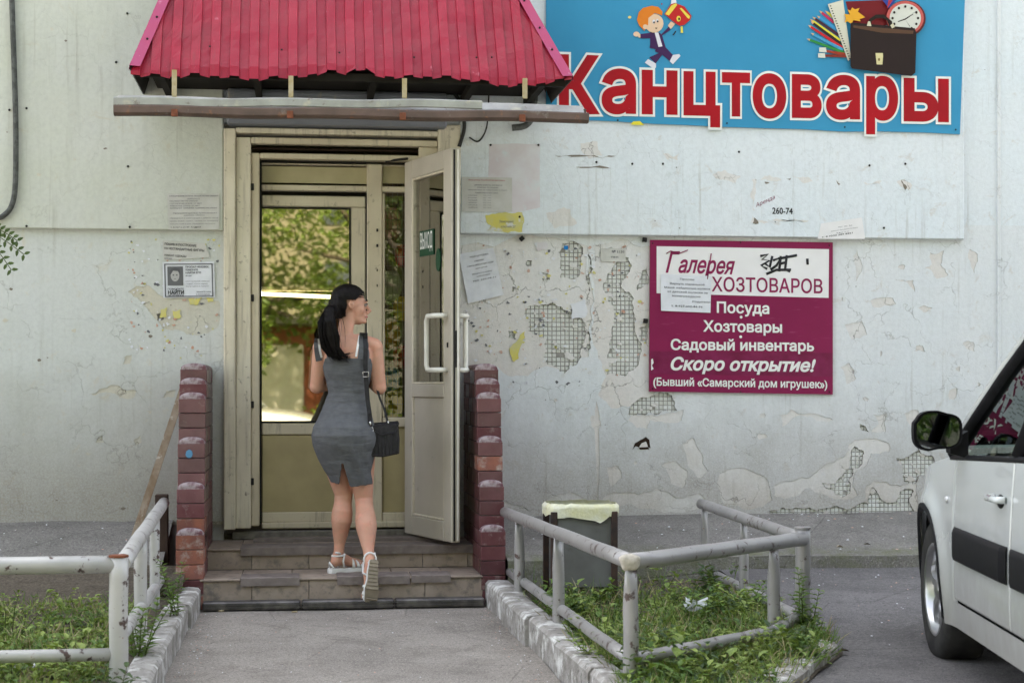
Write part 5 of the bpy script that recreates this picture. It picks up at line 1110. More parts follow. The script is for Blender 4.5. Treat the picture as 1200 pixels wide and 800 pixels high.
for i in range(110):        # combed strands from hairline to the tie
    a0 = random.uniform(-1.35, 1.35); pts = []
    for t in (0, .25, .5, .75, 1):
        el = .62+(pi-.30-.62)*t; rr = 1.012
        pts.append(hp(-.014+.106*rr*cos(el), .087*rr*sin(a0)*sin(el)**.8 if t < 1 else .02*sin(a0), .030+.094*rr*cos(a0)*sin(el)-.03*t))
    stn.tube(pts, [.0008, .0017, .0017, .0017, .001], 4)
so_ = stn.build('loose_strands', M['hair'], hair, local=True); so_.matrix_parent_inverse = Matrix.Identity(4); so_['kind'] = 'stuff'
MB().tube([ptl[0]+Vector((.03*cos(t)-.01, .01*sin(t*2)-.01, .028*sin(t)-.01)) for t in [i*pi/6 for i in range(13)]], .006, 6).build('hair_tie', M['hair'], pw, local=True)
# dress: an offset shell of the torso plus skirt
dr = MB()
tt = [(z, x, y, rx+.008, ry+.008) for z, x, y, rx, ry in tor if z > .84 and z < 1.33]
sk_ = [(.500, .052, .010, .118, .092), (.54, .044, .006, .126, .100), (.60, .026, .0, .142, .114), (.68, .012, -.012, .163, .132), (.75, -.002, -.028, .181, .148), (.81, -.004, -.036, .187, .154), (.86, .000, -.030, .180, .142), (.91, .009, -.010, .160, .118)]
dr.rings([ering((x, y, z), rx, ry, 32, e=2.15) for z, x, y, rx, ry in sk_+[q for q in tt if q[0] > .95]])
dr.ellipsoid((-.075, -.060, .795), (.105, .100, .105)); dr.ellipsoid((.085, -.060, .790), (.105, .100, .105))
dr.tube([(-.118, .0, 1.325), (-.05, -.01, 1.353), (.10, -.01, 1.357), (.155, -.004, 1.332)], [.056, .056, .057, .056], 16)
dm = remesh(dr, .0050, 4, 'dress'); bm = bmesh.new(); bm.from_mesh(dm); kill = []
nl = lambda x: 1.268+.55*max(0, abs(x-.017)-.07)**1.0*.6+14*max(0, abs(x-.017)-.088)**2    # back neckline, a wide scoop
for v in bm.verts:
    x, y, z = v.co; u = abs(x-.022); k = False
    if z > 1.262:
        if u < .088-(.0 if y < 0 else 0) and z > 1.262+max(0, (u-.055))*.5: k = True
        if u > .126-.10*max(0, z-1.30): k = True
    elif z > 1.17:
        if u > .134+.26*(1.262-z): k = True
    # hem rises to the left, slit behind
    if z < .508+.03*abs(x-.05)/.1*.4 + (.03*max(0, -x)*4): k = True
    if y < .0:
        sx = -.012+.10*(.66-z); wsl = .30*(.655-z)
        if z < .655 and sx-wsl*.75 < x < sx+wsl*.62: k = True
    if k: kill.append(v)
bmesh.ops.delete(bm, geom=kill, context='VERTS'); 
bmesh.ops.delete(bm, geom=[v for v in bm.verts if not v.link_faces], context='VERTS')
for _ in range(3):
    be = set(v for e in bm.edges if e.is_boundary for v in e.verts); nv = {}
    for v in be:
        ns = [e.other_vert(v).co for e in v.link_edges if e.is_boundary]
        if len(ns) == 2: nv[v] = v.co*.5+(ns[0]+ns[1])*.25
    for v, c in nv.items(): v.co = c
for v in bm.verts:      # soft folds pulling across waist and seat
    z = v.co.z; wv = exp(-((z-1.05)/.10)**2)*.006*mnoise.noise(Vector((v.co.x*5+z*2, 1, z*34)))+exp(-((z-.62)/.12)**2)*.008*mnoise.noise(Vector((v.co.x*22+z*9, 3, z*8)))
    v.co += v.normal*wv
bm.to_mesh(dm); bm.free(); dm.materials.clear(); dm.materials.append(M['dress']); dress = link('dress', dm, pw, local=True)
sol = dress.modifiers.new('s', 'SOLIDIFY'); sol.thickness = .004; sol.offset = -1
# white bra straps next to the dress straps
from mathutils.bvhtree import BVHTree
bmb = bmesh.new(); bmb.from_mesh(body_me); bvh = BVHTree.FromBMesh(bmb)
def onback(px, py, lift=.003):
    p = wp(px, py); h = bvh.ray_cast(Vector((p.x, -1, p.z)), Vector((0, 1, 0)))
    return (h[0]+Vector((0, -lift, 0))) if h[0] else Vector((p.x, -.08, p.z))
def strip(name, pts, wd, m, lift=.003, th=.002, par=None):
    lc = True
    C = [onback(x, y, lift) for x, y in pts]; r = MB(); rg = []
    for i, c in enumerate(C):
        t = (C[min(i+1, len(C)-1)]-C[max(i-1, 0)]).normalized(); sd = t.cross(Vector((0, -1, 0))).normalized()
        rg.append([c-sd*wd/2, c+sd*wd/2, c+sd*wd/2+Vector((0, -th, 0)), c-sd*wd/2+Vector((0, -th, 0))])
    return r.rings(rg, smooth=False).build(name, M[m], par or pw, local=True)
for pp in ([(424.5, 391), (424.3, 394), (423.6, 399), (423.4, 406), (423, 414), (422, 422)], [(372.2, 398), (371.8, 402), (371.6, 408), (372.5, 416), (374, 424)]):
    strip('shoulder_strap', pp, .036, 'dress', .0045, .003, dress)
strip('bra_strap', [(373.5, 398), (374, 405), (375, 412), (377, 420)], .012, 'strapw'); strip('bra_strap', [(421, 394), (419.5, 402), (418, 410), (416.5, 419)], .012, 'strapw')
# sandals
def sandal(heel, ball, toe, a, wid, name='sandal'):
    d = (ball-heel).normalized(); upv = (a-heel); upv = (upv-d*upv.dot(d)).normalized(); sd = d.cross(upv).normalized()
    e = MB(); L1 = (ball-heel).length
    outl = [(-.034, .022), (-.040, .0), (-.034, -.022), (.03, -.030), (.08, -.030), (.13, -.040), (.175, -.038), (.205, -.020), (.213, .0), (.205, .022), (.175, .040), (.13, .040), (.08, .031), (.03, .030)]
    bend = (toe-ball).normalized()
    def P(u, v, h):
        base = heel+d*min(u, L1)+(bend*(u-L1) if u > L1 else Vector())
        up2 = upv if u <= L1 else (upv-bend*upv.dot(bend)).normalized()
        return base+sd*v+up2*h
    top = [P(u, v, -.022) for u, v in outl]; mid = [P(u, v*1.06, -.040) for u, v in outl]; bot = [P(u*.99, v*1.02, -.052) for u, v in outl]
    n = len(outl)
    e.add(top+mid, [tuple(range(n))]+[(i, (i+1) % n, n+(i+1) % n, n+i) for i in range(n)], 0); e.add(mid+bot, [(i, (i+1) % n, n+(i+1) % n, n+i) for i in range(n)], 0); e.add(bot, [tuple(range(n))[::-1]], 1)
    o = e.build('sandal', [M['sandal'], M['sole']], pw, tri=True, local=True)
    g = MB()
    for i in range(11):
        u0 = -.028+i*.0215; wv = .026 if u0 < .1 else .033
        q = [P(u0, -wv, -.0525), P(u0+.012, -wv, -.0525), P(u0+.012, wv, -.0525), P(u0, wv, -.0525)]; q2_ = [P(u0, -wv, -.057), P(u0+.012, -wv, -.057), P(u0+.012, wv, -.057), P(u0, wv, -.057)]
        g.add(q+q2_, [(0,1,2,3),(7,6,5,4),(0,4,5,1),(1,5,6,2),(2,6,7,3),(3,7,4,0)])
    gg = g.build('tread', M['sole'], o, local=True); gg['kind'] = 'stuff'
    def arc(u, h, w_, wd, lean=0, nm='strap'):
        pts = [P(u+lean*sin(pi*k/10), w_*cos(pi*k/10), -.022+h*sin(pi*k/10)) for k in range(11)]
        m = MB(); m.tube(pts, [(wd, .0035)]*11 if False else wd, 8); return m.build(nm, M['sandal'], o, local=True)
    arc(.150, .036, .037, .009); arc(.115, .050, .037, .009); arc(.175, .028, .035, .007)
    # strap round the ankle
    c = a+upv*.0+d*-.002; rg = [c+d*(.037*cos(t))+sd*(.036*sin(t))+upv*(.004*cos(t)-.012) for t in [i*pi/9 for i in range(19)]]
    MB().tube(rg, .0062, 8).build('ankle_strap', M['sandal'], o, local=True)
    MB().tube([P(.05, .031, -.022), P(.035, .038, .02), c+d*.02+sd*.034], .006, 6).build('strap', M['sandal'], o, local=True)
    MB().tube([P(.05, -.031, -.022), P(.035, -.038, .02), c+d*.02-sd*.034], .006, 6).build('strap', M['sandal'], o, local=True)
    MB().tube([P(-.02, .022, -.022), P(-.036, .0, .012), P(-.02, -.022, -.022)], .006, 6).build('heel_strap', M['sandal'], o, local=True)
    MB().tube([c-d*.01+sd*.036, c-d*.045+sd*.030+upv*.008], .006, 6).build('strap_end', M['sandal'], o, local=True)
    return o
sandal(hL, bL, tL, Vector((-.030, .018, .115)), .04); sandal(hR, bR, tR, AR, .04)
for ch in list(COL.objects):
    if ch.parent and ch.parent.name.startswith('sandal'): ch.matrix_parent_inverse = Matrix.Identity(4)
# shoulder bag, hanging from her right shoulder: a thing of its own
bg_ = empty('shoulder_bag', tuple(WO+wp(447, 515, -.03)), 'small black quilted handbag with a metal padlock, hanging at the hip of the woman', 'handbag')
def BP(px, py, y): return WO+wp(px, py, y)
b0 = [(429, 499), (466, 496), (468, 531), (447, 537), (432, 533)]
def bagrings():
    out = []
    for y, k in ((-.085, .93), (-.072, 1), (.0, 1.0), (.015, .93)):
        cx, cy = 449, 516; out.append([BP(cx+(x-cx)*k, cy+(yy-cy)*k, y) for x, yy in [(429, 500), (448, 497), (466, 498), (467.5, 515), (467, 532), (448, 536), (432, 535), (430, 518)]])
    return out
MB().rings(bagrings(), smooth=False).build('bag_body', M['leather'], bg_)
MB().add([BP(428.5, 497, .012), BP(466.5, 494, .012), BP(467, 497, -.09), BP(462, 507, -.093), BP(446, 510, -.094), BP(432, 505, -.092), BP(428.5, 499, -.09)], [(0,1,2,3,4,5,6)]).build('flap', M['leather'], bg_, tri=True)
for i in range(8):
    x = 434+i*4.2; MB().tube([BP(x, 508, -.0875), BP(x+.3, 533, -.0875)], .0014, 4).build('stitch_line', M['leather'], bg_)
MB().tube([BP(433.5, 504, -.1)+Vector((.014*cos(t), 0, .018*sin(t))) for t in [i*pi/6 for i in range(13)]], .0028, 6).build('ring', M['steel'], bg_)
MB().bbox(BP(432, 0, 0).x, BP(437, 0, 0).x, BP(0, 0, -.106).y, BP(0, 0, -.097).y, BP(0, 519, 0).z, BP(0, 509, 0).z, .002).build('padlock', M['steel'], bg_)
def ribbon(name, pts, wd, m, th=.003):
    P = [Vector(p) for p in pts]; rg = []
    for i, c in enumerate(P):
        t = (P[min(i+1, len(P)-1)]-P[max(i-1, 0)]).normalized(); sd = t.cross(Vector((0, -1, 0))).normalized(); nn = t.cross(sd).normalized()*th
        rg.append([c-sd*wd/2, c+sd*wd/2, c+sd*wd/2+nn, c-sd*wd/2+nn])
    return MB().rings(rg, smooth=False).build(name, M[m], bg_)
def ob(px, py, l=.012): return WO+onback(px, py, l)
ribbon('strap', [ob(427.5, 391.5, .014), ob(427.5, 398, .017), ob(427.8, 410, .019), BP(427.3, 430, -.100), BP(428.5, 450, -.098), BP(430, 470, -.10), BP(432, 485, -.115), BP(433, 500, -.105)], .026, 'leather')
ribbon('strap', [BP(440, 452, -.02), BP(445, 468, -.03), BP(451, 483, -.04), BP(454, 497, -.045)], .013, 'leather')
MB().tube([BP(427.6, 439.5, -.108)+Vector((x_, 0, z_)) for x_, z_ in ((-.016,-.014),(.016,-.014),(.016,.014),(-.016,.014),(-.016,-.014))], .0025, 6).build('buckle', M['steel'], bg_)
MB().tube([BP(432.5, 494, -.118), BP(433.5, 500, -.11)], .006, 8).build('clasp', M['steel'], bg_); MB().tube([BP(454, 494, -.05), BP(455, 499, -.045)], .005, 8).build('clasp', M['steel'], bg_)
# ================================================================== PIPE RAILINGS
M['pipe'] = mat('grey_painted_pipe', (.36, .345, .34), .33, .25, col2=(.30, .29, .285), scale=5, stains=(((.12, .09, .085), 16, .585, .62), ((.26, .13, .09), 34, .66, .70)), bump=(22, .25, .003))
M['pipe_l'] = mat('pale_painted_pipe', (.50, .485, .475), .38, .15, col2=(.41, .40, .39), scale=5, stains=(((.10, .07, .065), 13, .59, .62), ((.25, .11, .07), 28, .65, .69)), bump=(22, .25, .003))
M['cement'] = mat('cement_plug', (.55, .50, .43), .95, col2=(.36, .33, .28), scale=40, bump=(50, .8, .004))
A1, C1, D1 = Vector((1.262, -4.30, .60)), gz(941, 631, .555), gz(822, 590, .56)
def pipe(name, a, b, r, m, par, n=16, flat0=0, flat1=0, bend=0):
    a, b = Vector(a), Vector(b); K = 9; pts = [a.lerp(b, i/K)+Vector((0, 0, bend*sin(pi*i/K)))+Vector((.0012*sin(i*1.7+a.x*9), 0, .0012*cos(i*2.3))) for i in range(K+1)]
    rr = []
    for i in range(K+1):
        if flat1 and i == K: rr.append((r*1.25, r*.35))
        elif flat1 and i == K-1: rr.append((r*1.1, r*.75))
        else: rr.append((r, r))
    return MB().tube(pts, rr, n).build(name, M[m], par)
fR = empty('pipe_railing', (1.25, -2.6, .1), 'grey welded pipe railing around the right planting bed, its near corner plugged with cement', 'railing')
B0 = at(592, 598, -1.02); B0.z = at(592, 600, -1.02).z
pipe('top_rail', B0, A1, .031, 'pipe', fR); pipe('top_rail', A1+Vector((-.0, .0, 0)), C1, .0325, 'pipe', fR); pipe('top_rail', C1+Vector((.0, .03, 0)), D1, .031, 'pipe', fR)
cp = MB().ellipsoid(A1+Vector((-.006, -.018, .0)), (.042, .024, .034), 18, 12); cp.v = [tuple(Vector(v)+(Vector(v)-A1)*.22*mnoise.noise(Vector(v)*38)) for v in cp.v]; cp.build('cement_plug', M['cement'], fR)
b0 = at(598, 670, -1.02); b1 = Vector((1.262, -4.30, .225)); c1 = gz(936, 722, .19); d1 = gz(828, 668, .15)
pipe('lower_rail', b0, b1, .026, 'pipe', fR); pipe('lower_rail', b1, gz(905, 740, .19), .026, 'pipe', fR); pipe('lower_rail', gz(905, 740, .19), c1, .026, 'pipe', fR); pipe('lower_rail', c1, d1, .027, 'pipe', fR)
def post(x, y, z1, r, m, par, flt=1, z0=-.1): return pipe('post', (x, y, z0), (x, y, z1), r, m, par, flat1=flt)
post(A1.x, A1.y, A1.z-.02, .030, 'pipe', fR)
for t in (.27, .80):
    p = B0.lerp(A1, 1-t) if False else B0.lerp(A1, t); 
for py_, px_ in ((-1.55, 0), (-2.75, 0)):
    t = (py_-B0.y)/(A1.y-B0.y); p = B0.lerp(A1, t); post(p.x, p.y, p.z-.02, .029, 'pipe', fR)
pB = A1.lerp(C1, .80); post(pB.x, pB.y, pB.z-.02, .029, 'pipe', fR)
post(C1.x+.01, C1.y+.035, C1.z+.045, .036, 'pipe', fR, 0); MB().rings([ering((C1.x+.01, C1.y+.035, z), .040, .040, 16) for z in (C1.z+.045, C1.z+.053)], smooth=False).build('post_cap', M['pipe'], fR)
pD = C1.lerp(D1, .52); post(pD.x, pD.y, pD.z-.02, .026, 'pipe', fR); pD = C1.lerp(D1, .96); post(pD.x, pD.y, pD.z-.02, .026, 'pipe', fR)
fL = empty('pipe_railing', (-.7, -4.2, .1), 'pale peeling pipe railing of the left bed with a rusty post cap at its corner', 'railing')
AL_ = gz(139, 661, .59); EL_ = at(192, 589, -.62)
post(AL_.x, AL_.y, AL_.z+.028, .036, 'pipe_l', fL, 0); MB().rings([ering((AL_.x, AL_.y, z), .038, .038, 16) for z in (AL_.z+.028, AL_.z+.036)], smooth=False).build('post_cap', M['rust'], fL)
pipe('top_rail', AL_+Vector((.01, .02, -.0)), EL_, .033, 'pipe_l', fL); pipe('top_rail', AL_, AL_+Vector((-3.2, .1, .0)), .034, 'pipe_l', fL)
q0 = gz(140, 772, .245); pipe('lower_rail', (AL_.x, AL_.y, q0.z), (AL_.x-3.2, AL_.y+.1, q0.z), .025, 'pipe_l', fL)
pL0 = Vector((AL_.x+.005, AL_.y+.02, .31)); pL1 = Vector((EL_.x+.01, -.9, .17)); pipe('lower_rail', pL0, pL1, .026, 'pipe_l', fL)
for px_, t in ((168, .38), (184, .72)):
    p = AL_.lerp(EL_, t); post(p.x, p.y, p.z-.02, .030 if t < .5 else .027, 'pipe_l', fL, 1 if t > .5 else 0)
M['rustybox'] = mat('dark_rusty_steel', (.075, .05, .04), .8, .2, col2=(.05, .035, .03), scale=9)
p = at(189, 600, -.6); tag(MB().bbox(p.x-.035, p.x+.04, -.62, -.56, .1, at(189, 579, -.6).z, .004).build('steel_channel', M['rustybox']), 'dark rusty steel post between the left railing end and the brick parapet', 'post')
# leaning plank
M['plank'] = mat('weathered_plank', (.22, .155, .10), .75, col2=(.34, .28, .22), scale=14, stains=(((.2, .12, .07), 20, .55, .68, (1, 1, .3)), ((.62, .58, .52), 11, .62, .7)), bump=(20, .5, .004))
pa, pb = at(163, 612, -.30), at(207, 478, -.12); d_ = (pb-pa); wv = Vector((.026, 0, .008))
rg = [[c-wv+Vector((0, 0, 0)), c+wv, c+wv+Vector((0, .022, 0)), c-wv+Vector((0, .022, 0))] for c in (pa-d_*.15, pa+d_*.3, pa+d_*.6, pb, pb+d_*.22)]
tag(MB().rings(rg, smooth=False).build('wooden_plank', M['plank']), 'weathered brown wooden plank leaning on the wall beside the left brick parapet', 'plank')
# ================================================================== LITTER BIN
M['binmetal'] = mat('grey_bin_sheet', (.165, .165, .165), .55, .1, col2=(.125, .122, .12), scale=5, stains=(((.09, .08, .075), 8, .6, .72),), bump=(9, .25, .005))
M['binframe'] = mat('dark_bin_frame', (.045, .035, .035), .6, .3, col2=(.08, .05, .04), scale=20)
M['bag'] = mat('yellowish_plastic_bag', (.66, .63, .38), .35, col2=(.70, .69, .58), scale=9, bump=(30, .6, .01))
by = -1.75; p0, p1 = at(645, 595, by), at(722, 690, by); bx0, bx1 = p0.x, p1.x; bz1 = p0.z+.0; bz0 = at(700, 689, by).z
bn_ = empty('litter_bin', ((bx0+bx1)/2, by, .05), 'grey metal litter bin on a dark frame with a yellowish bag pulled over its rim', 'litter bin')
w4 = .26
MB().bbox(bx0+.03, bx1-.02, by-.01, by-.004+w4, bz0, bz1-.015, .01).build('bin_body', M['binmetal'], bn_)
for xx in (bx0, bx1-.03):
    for yy in (by-.025, by+w4): MB().bbox(xx, xx+.035, yy, yy+.02, -.02, bz1-.02, .003).build('leg', M['binframe'], bn_)
MB().bbox(bx0+.036, bx1-.031, by-.02, by-.0105, bz0-.08, bz0-.035, .003).build('cross_bar', M['binframe'], bn_)
def bagf(u, v):
    a = 2*pi*u; cx, cy = (bx0+bx1)/2+.005, by+w4/2; rx, ry = (bx1-bx0)/2+.02, w4/2+.03
    e = 5; x = cx+rx*(abs(cos(a))**(2/e))*(1 if cos(a) > 0 else -1); y = cy+ry*(abs(sin(a))**(2/e))*(1 if sin(a) > 0 else -1)
    nz_ = mnoise.noise(Vector((x*14, y*14, v*2))); z = bz1+.022-.055*v-.012*v*(1+nz_*3.2)-(.03*v*max(0, 1-abs((x-bx1+.10)/.06)) if y < by else 0)+.008*mnoise.noise(Vector((x*30, y*30, 5)))
    k = 1-.16*max(0, .25-v)*4*.5+.012*mnoise.noise(Vector((x*40, v*9, y*40)))
    return (cx+(x-cx)*k, cy+(y-cy)*k, z)
MB().grid(bagf, 90, 8).build('bin_bag', M['bag'], bn_, recalc=False)
# ================================================================== VEGETATION
def leafmat(name, c1, c2, tr=.25):
    m = bpy.data.materials.new(name); n = N(m); g = n.new('ShaderNodeNewGeometry'); c = n.mix(g.outputs['Random Per Island'], c1, c2)
    n.l.new(c, n.b.inputs['Base Color']); n.b.inputs['Roughness'].default_value = .5; n.b.inputs['Specular IOR Level'].default_value = .35
    t = n.new('ShaderNodeBsdfTranslucent'); n.l.new(n.mix(.5, c, (.35, .45, .05)), t.inputs[0]); mx = n.new('ShaderNodeMixShader'); mx.inputs[0].default_value = tr
    n.l.new(n.b.outputs[0], mx.inputs[1]); n.l.new(t.outputs[0], mx.inputs[2]); n.l.new(mx.outputs[0], n.n['Material Output'].inputs[0]); return m
M['leaf'] = leafmat('weed_leaf', (.06, .125, .025), (.13, .21, .045)); M['leaf_y'] = leafmat('yellow_green_leaf', (.15, .22, .05), (.30, .37, .10)); M['leaf_d'] = leafmat('dark_leaf', (.028, .06, .02), (.06, .10, .04)); M['straw'] = mat('dry_straw', (.42, .37, .22), .9, isl=(.30, .24, .12)); M['stem'] = mat('plant_stem', (.09, .11, .04), .8)
def leaf(mb, p, d, up, L, W, m=0, fold=.25):
    d = d.normalized(); s = d.cross(up).normalized(); up = s.cross(d)
    mb.add([p, p+d*L*.35+s*W/2+up*W*fold, p+d*L*.35-s*W/2+up*W*fold, p+d*L*.75+s*W*.36+up*W*fold*.4-up*L*.06, p+d*L*.75-s*W*.36+up*W*fold*.4-up*L*.06, p+d*L-up*L*.16, p+d*L*.4, p+d*L*.75-up*L*.06],
           [(0, 1, 6), (0, 6, 2), (1, 3, 7, 6), (2, 6, 7, 4), (3, 5, 7), (4, 7, 5)], m)
def rv(zmin=-.2, zmax=1.):
    a = random.uniform(0, 2*pi); z = random.uniform(zmin, zmax); return Vector((cos(a), sin(a), z)).normalized()
UP = Vector((0, 0, 1))
def inq(x, y, poly): return inside((x, y), poly)
def cover(name, poly, n, zf, label, dens=None, seed=1, hmax=.11, mats=('leaf', 'leaf_y', 'leaf_d', 'straw'), wts=(5, 4, 2, 1), front=1.0):
    random.seed(seed); mb = MB(); xs = [p[0] for p in poly]; ys = [p[1] for p in poly]; k = 0
    while k < n:
        x, y = random.uniform(min(xs), max(xs)), random.uniform(min(ys), max(ys))
        if not inq(x, y, poly) or mnoise.noise(Vector((x*2.6, y*2.6, seed+9)))+.5*mnoise.noise(Vector((x*8, y*8, seed+2))) < random.uniform(-.45, -.05): continue
        dn = .5+.9*mnoise.noise(Vector((x*2.1, y*2.1, seed)))
        if dens and random.random() > dens(x, y)*max(.1, dn+.3): continue
        k += 1; z = zf(x, y); m = random.choices(range(4), wts)[0]; c = Vector((x, y, z))
        mn = mnoise.noise(Vector((x*3.4, y*3.4, seed+4)))
        if mn > .15 and m == 0: m = 1
        if mn < -.15 and m == 1: m = 0
        if m == 3 or random.random() < .40:     # grass blades and straws
            for _ in range(4):
                d = rv(.6, 2.4); L = random.uniform(.04, hmax*1.3); leaf(mb, c+Vector((random.uniform(-.02, .02), random.uniform(-.02, .02), 0)), d, rv(), L, .005, m, .1)
        else:
            big = mnoise.noise(Vector((x*2.2, y*2.2, seed+30))); hgt = random.uniform(.01, hmax*(.8+2.2*max(0, big))); bs = 1+1.0*max(0, big)*random.random()
            for _ in range(random.randint(3, 6)):
                d = rv(-.1, .9); L = random.uniform(.018, .046)*bs; leaf(mb, c+Vector((random.uniform(-.025, .025), random.uniform(-.025, .025), hgt*random.uniform(.3, 1))), d, UP, L, L*random.uniform(.4, .7), m)
    tag(mb.build(name, [M[q] for q in mats], recalc=False), label, 'ground cover', kind='stuff')
polyR = [(1.22, -5.0), (1.46, -5.0), (2.36, -3.45), (2.48, -1.1), (1.24, -1.1)]
cover('weeds', polyR, 5200, bedz, 'low green weeds and grass covering the right planting bed', lambda x, y: 1 if y < -2.7 else max(.05, (-1.5-y)*.75), 3, .135, wts=(6, 3.5, 2.5, 1.4))
polyL = [(-3.6, -4.9), (-.78, -4.9), (-.76, -1.2), (-3.4, -1.2)]
cover('weeds', polyL, 7500, lambda x, y: .10+gn(x, y, .04), 'yellowish green weeds and dry straws filling the left bed', lambda x, y: 1 if y < -2.2 else max(.04, (-1.5-y)*1.1), 8, .09, wts=(3, 7, 1.2, 2.6))
gp = empty('weed_plant', (0, 0, 0), '', ''); bpy.data.objects.remove(gp)
def plant(x, y, z, h, nst, label, L0=.05, m='leaf', seed=0, spread=.35, gap=.024, group=None):
    random.seed(seed); e = empty('weed_plant', (x, y, z), label, 'weed', group); st_ = MB(); lv = MB()
    for s in range(nst):
        d = (UP+rv(-.1, .1)*random.uniform(.05, spread)*1.6).normalized(); hh = h*random.uniform(.6, 1); p = Vector((x+random.uniform(-.04, .04), y+random.uniform(-.04, .04), z)); pts = [p]
        nseg = 7
        for i in range(nseg): d = (d+rv(-.3, .3)*.10-UP*.02).normalized(); p = p+d*hh/nseg; pts.append(p)
        st_.tube(pts, [.0035-.0025*i/nseg for i in range(nseg+1)], 5)
        nl_ = int(hh/gap)
        for i in range(1, nl_+1):
            t = i/nl_*nseg*.999; q = pts[int(t)].lerp(pts[int(t)+1], t % 1); a = i*2.4+s
            for sd in (0, pi):
                dd = Vector((cos(a+sd), sin(a+sd), random.uniform(.1, .7))); leaf(lv, q, dd, UP, L0*random.uniform(.6, 1.1)*(1.1-.4*t/nseg), L0*.36, 0)
    st_.build('stem', M['stem'], e, recalc=False); lv.build('foliage', M[m], e, recalc=False); return e
plant(-.66, -3.35, .09, .34, 7, 'bushy leafy weed growing against the left whitewashed kerb near the railing corner', .06, 'leaf', 3, .5)
plant(-.70, -4.25, .08, .24, 6, 'low dark green weed at the foot of the left railing corner post', .06, 'leaf_d', 4, .8)
plant(-.63, -2.2, .12, .30, 4, 'thin weed with narrow leaves leaning over the left kerb halfway to the steps', .055, 'leaf', 5, .4)
plant(-.74, -1.35, .12, .16, 6, 'small dark weed at the bottom of the left brick parapet', .05, 'leaf_d', 6, .9)
plant(-.52, -4.55, .0, .09, 5, 'little weed sprouting from the path beside the left kerb', .07, 'leaf', 7, 1.2)
plant(1.38, -4.25, .1, .17, 7, 'light green weed around the base of the cement plugged corner post', .055, 'leaf_y', 8, .9)
plant(1.30, -2.6, .1, .16, 6, 'weed under the lower rail beside the right whitewashed kerb', .05, 'leaf', 9, .8)
plant(2.36, -3.05, .1, .34, 6, 'leafy weed sticking out past the outer corner post of the right railing', .06, 'leaf', 10, .45)
plant(2.15, -3.2, .1, .2, 7, 'feathery green weed inside the outer corner of the right bed', .05, 'leaf_y', 11, .8)
plant(2.28, -1.7, .09, .22, 5, 'dark broad leaved weed at the far end of the right bed by the wall', .09, 'leaf_d', 12, .7)
random.seed(66); k_ = 0
for (poly_, zf_, lab_, grp_, n_) in ((polyR, bedz, 'leafy weed rising above the low plants of the right bed', 'taller weeds in the right bed', 13), (polyL, lambda x, y: .10, 'leafy weed rising above the low plants of the left bed', 'taller weeds in the left bed', 12)):
    c_ = 0
    while c_ < n_:
        x = random.uniform(min(p[0] for p in poly_), max(p[0] for p in poly_)); y = random.uniform(-4.8, -2.2); st__ = random.getstate()
        if not inside((x, y), poly_) or x < -2.6: continue
        c_ += 1; k_ += 1; plant(x, y, zf_(x, y), .12+.13*((k_*37) % 10)/10, 3+k_ % 4, lab_, .045+.03*((k_*13) % 7)/7, ('leaf', 'leaf_y', 'leaf_d', 'leaf')[k_ % 4], 100+k_, .6+.4*(k_ % 2), group=grp_); random.setstate(st__)
ORD_ = ('nearest', 'second nearest', 'third nearest', 'fourth nearest', 'fifth nearest', 'sixth nearest', 'seventh nearest', 'eighth nearest', 'ninth nearest', 'tenth nearest', 'eleventh nearest', 'twelfth nearest', 'thirteenth nearest')
for grp_, ref_, txt_ in (('taller weeds in the right bed', A1, 'to the cement plugged railing corner'), ('taller weeds in the left bed', AL_, 'to the rusty capped corner post')):
    ws_ = sorted([o for o in COL.objects if o.get('group') == grp_], key=lambda o: (o.location-ref_).xy.length)
    for o, w_ in zip(ws_, ORD_): o['label'] = 'leafy weed in the %s bed, %s of these %s' % ('right' if 'right' in grp_ else 'left', w_, txt_)
# litter in the bed
M['white_litter'] = mat('crumpled_white_paper', (.74, .75, .78), .8, col2=(.60, .61, .64), scale=30)
def crumple(p, r, label, seed, nm='crumpled_paper'):
    random.seed(seed); mb = MB()
    for i in range(6):
        a = i*1.1; d = Vector((cos(a), sin(a)*.6, random.uniform(.2, 1))).normalized(); s = d.orthogonal().normalized(); mb.add([p, p+d*r*.6+s*r*.4, p+d*r*random.uniform(.9, 1.3)+s*r*.1, p+d*r*.7-s*r*.4+UP*r*.2], [(0, 1, 2), (0, 2, 3)])
    tag(mb.build(nm, M['white_litter'], recalc=False), label, 'litter')
crumple(gz(815, 716, .16), .075, 'largest white crumpled paper, lying like a bow on the weeds of the right bed', 2); crumple(gz(776, 740, .13), .035, 'small white crumpled paper on the weeds in front of the bow shaped one', 3); crumple(gz(30, 785, .12), .05, 'white crumpled paper among the weeds under the left lower rail', 5)
random.seed(77); lt = MB()
for i in range(260):
    x, y = random.uniform(1.3, 5.5), random.uniform(-1.0, -.05); 
    if random.random() < .3: x, y = random.uniform(-2.6, -.8), random.uniform(-.9, -.05)
    v = (y+1.05)/1.07; z = .262+(ZW+.035-.262)*v if x > 0 else .20+(ZW+.035-.20)*((y+.95)/.97 if y > -.95 else 0)**.8
    r = random.uniform(.004, .012); a = random.uniform(0, 6); c = Vector((x, y, z+.012)); dx = Vector((cos(a), sin(a), 0))*r; dy = Vector((-sin(a), cos(a), 0))*r*.6
    lt.add([c-dx, c-dy, c+dx, c+dy, c+UP*r*.5], [(0,1,4),(1,2,4),(2,3,4),(3,0,4)], random.choice((0, 0, 1, 2)))
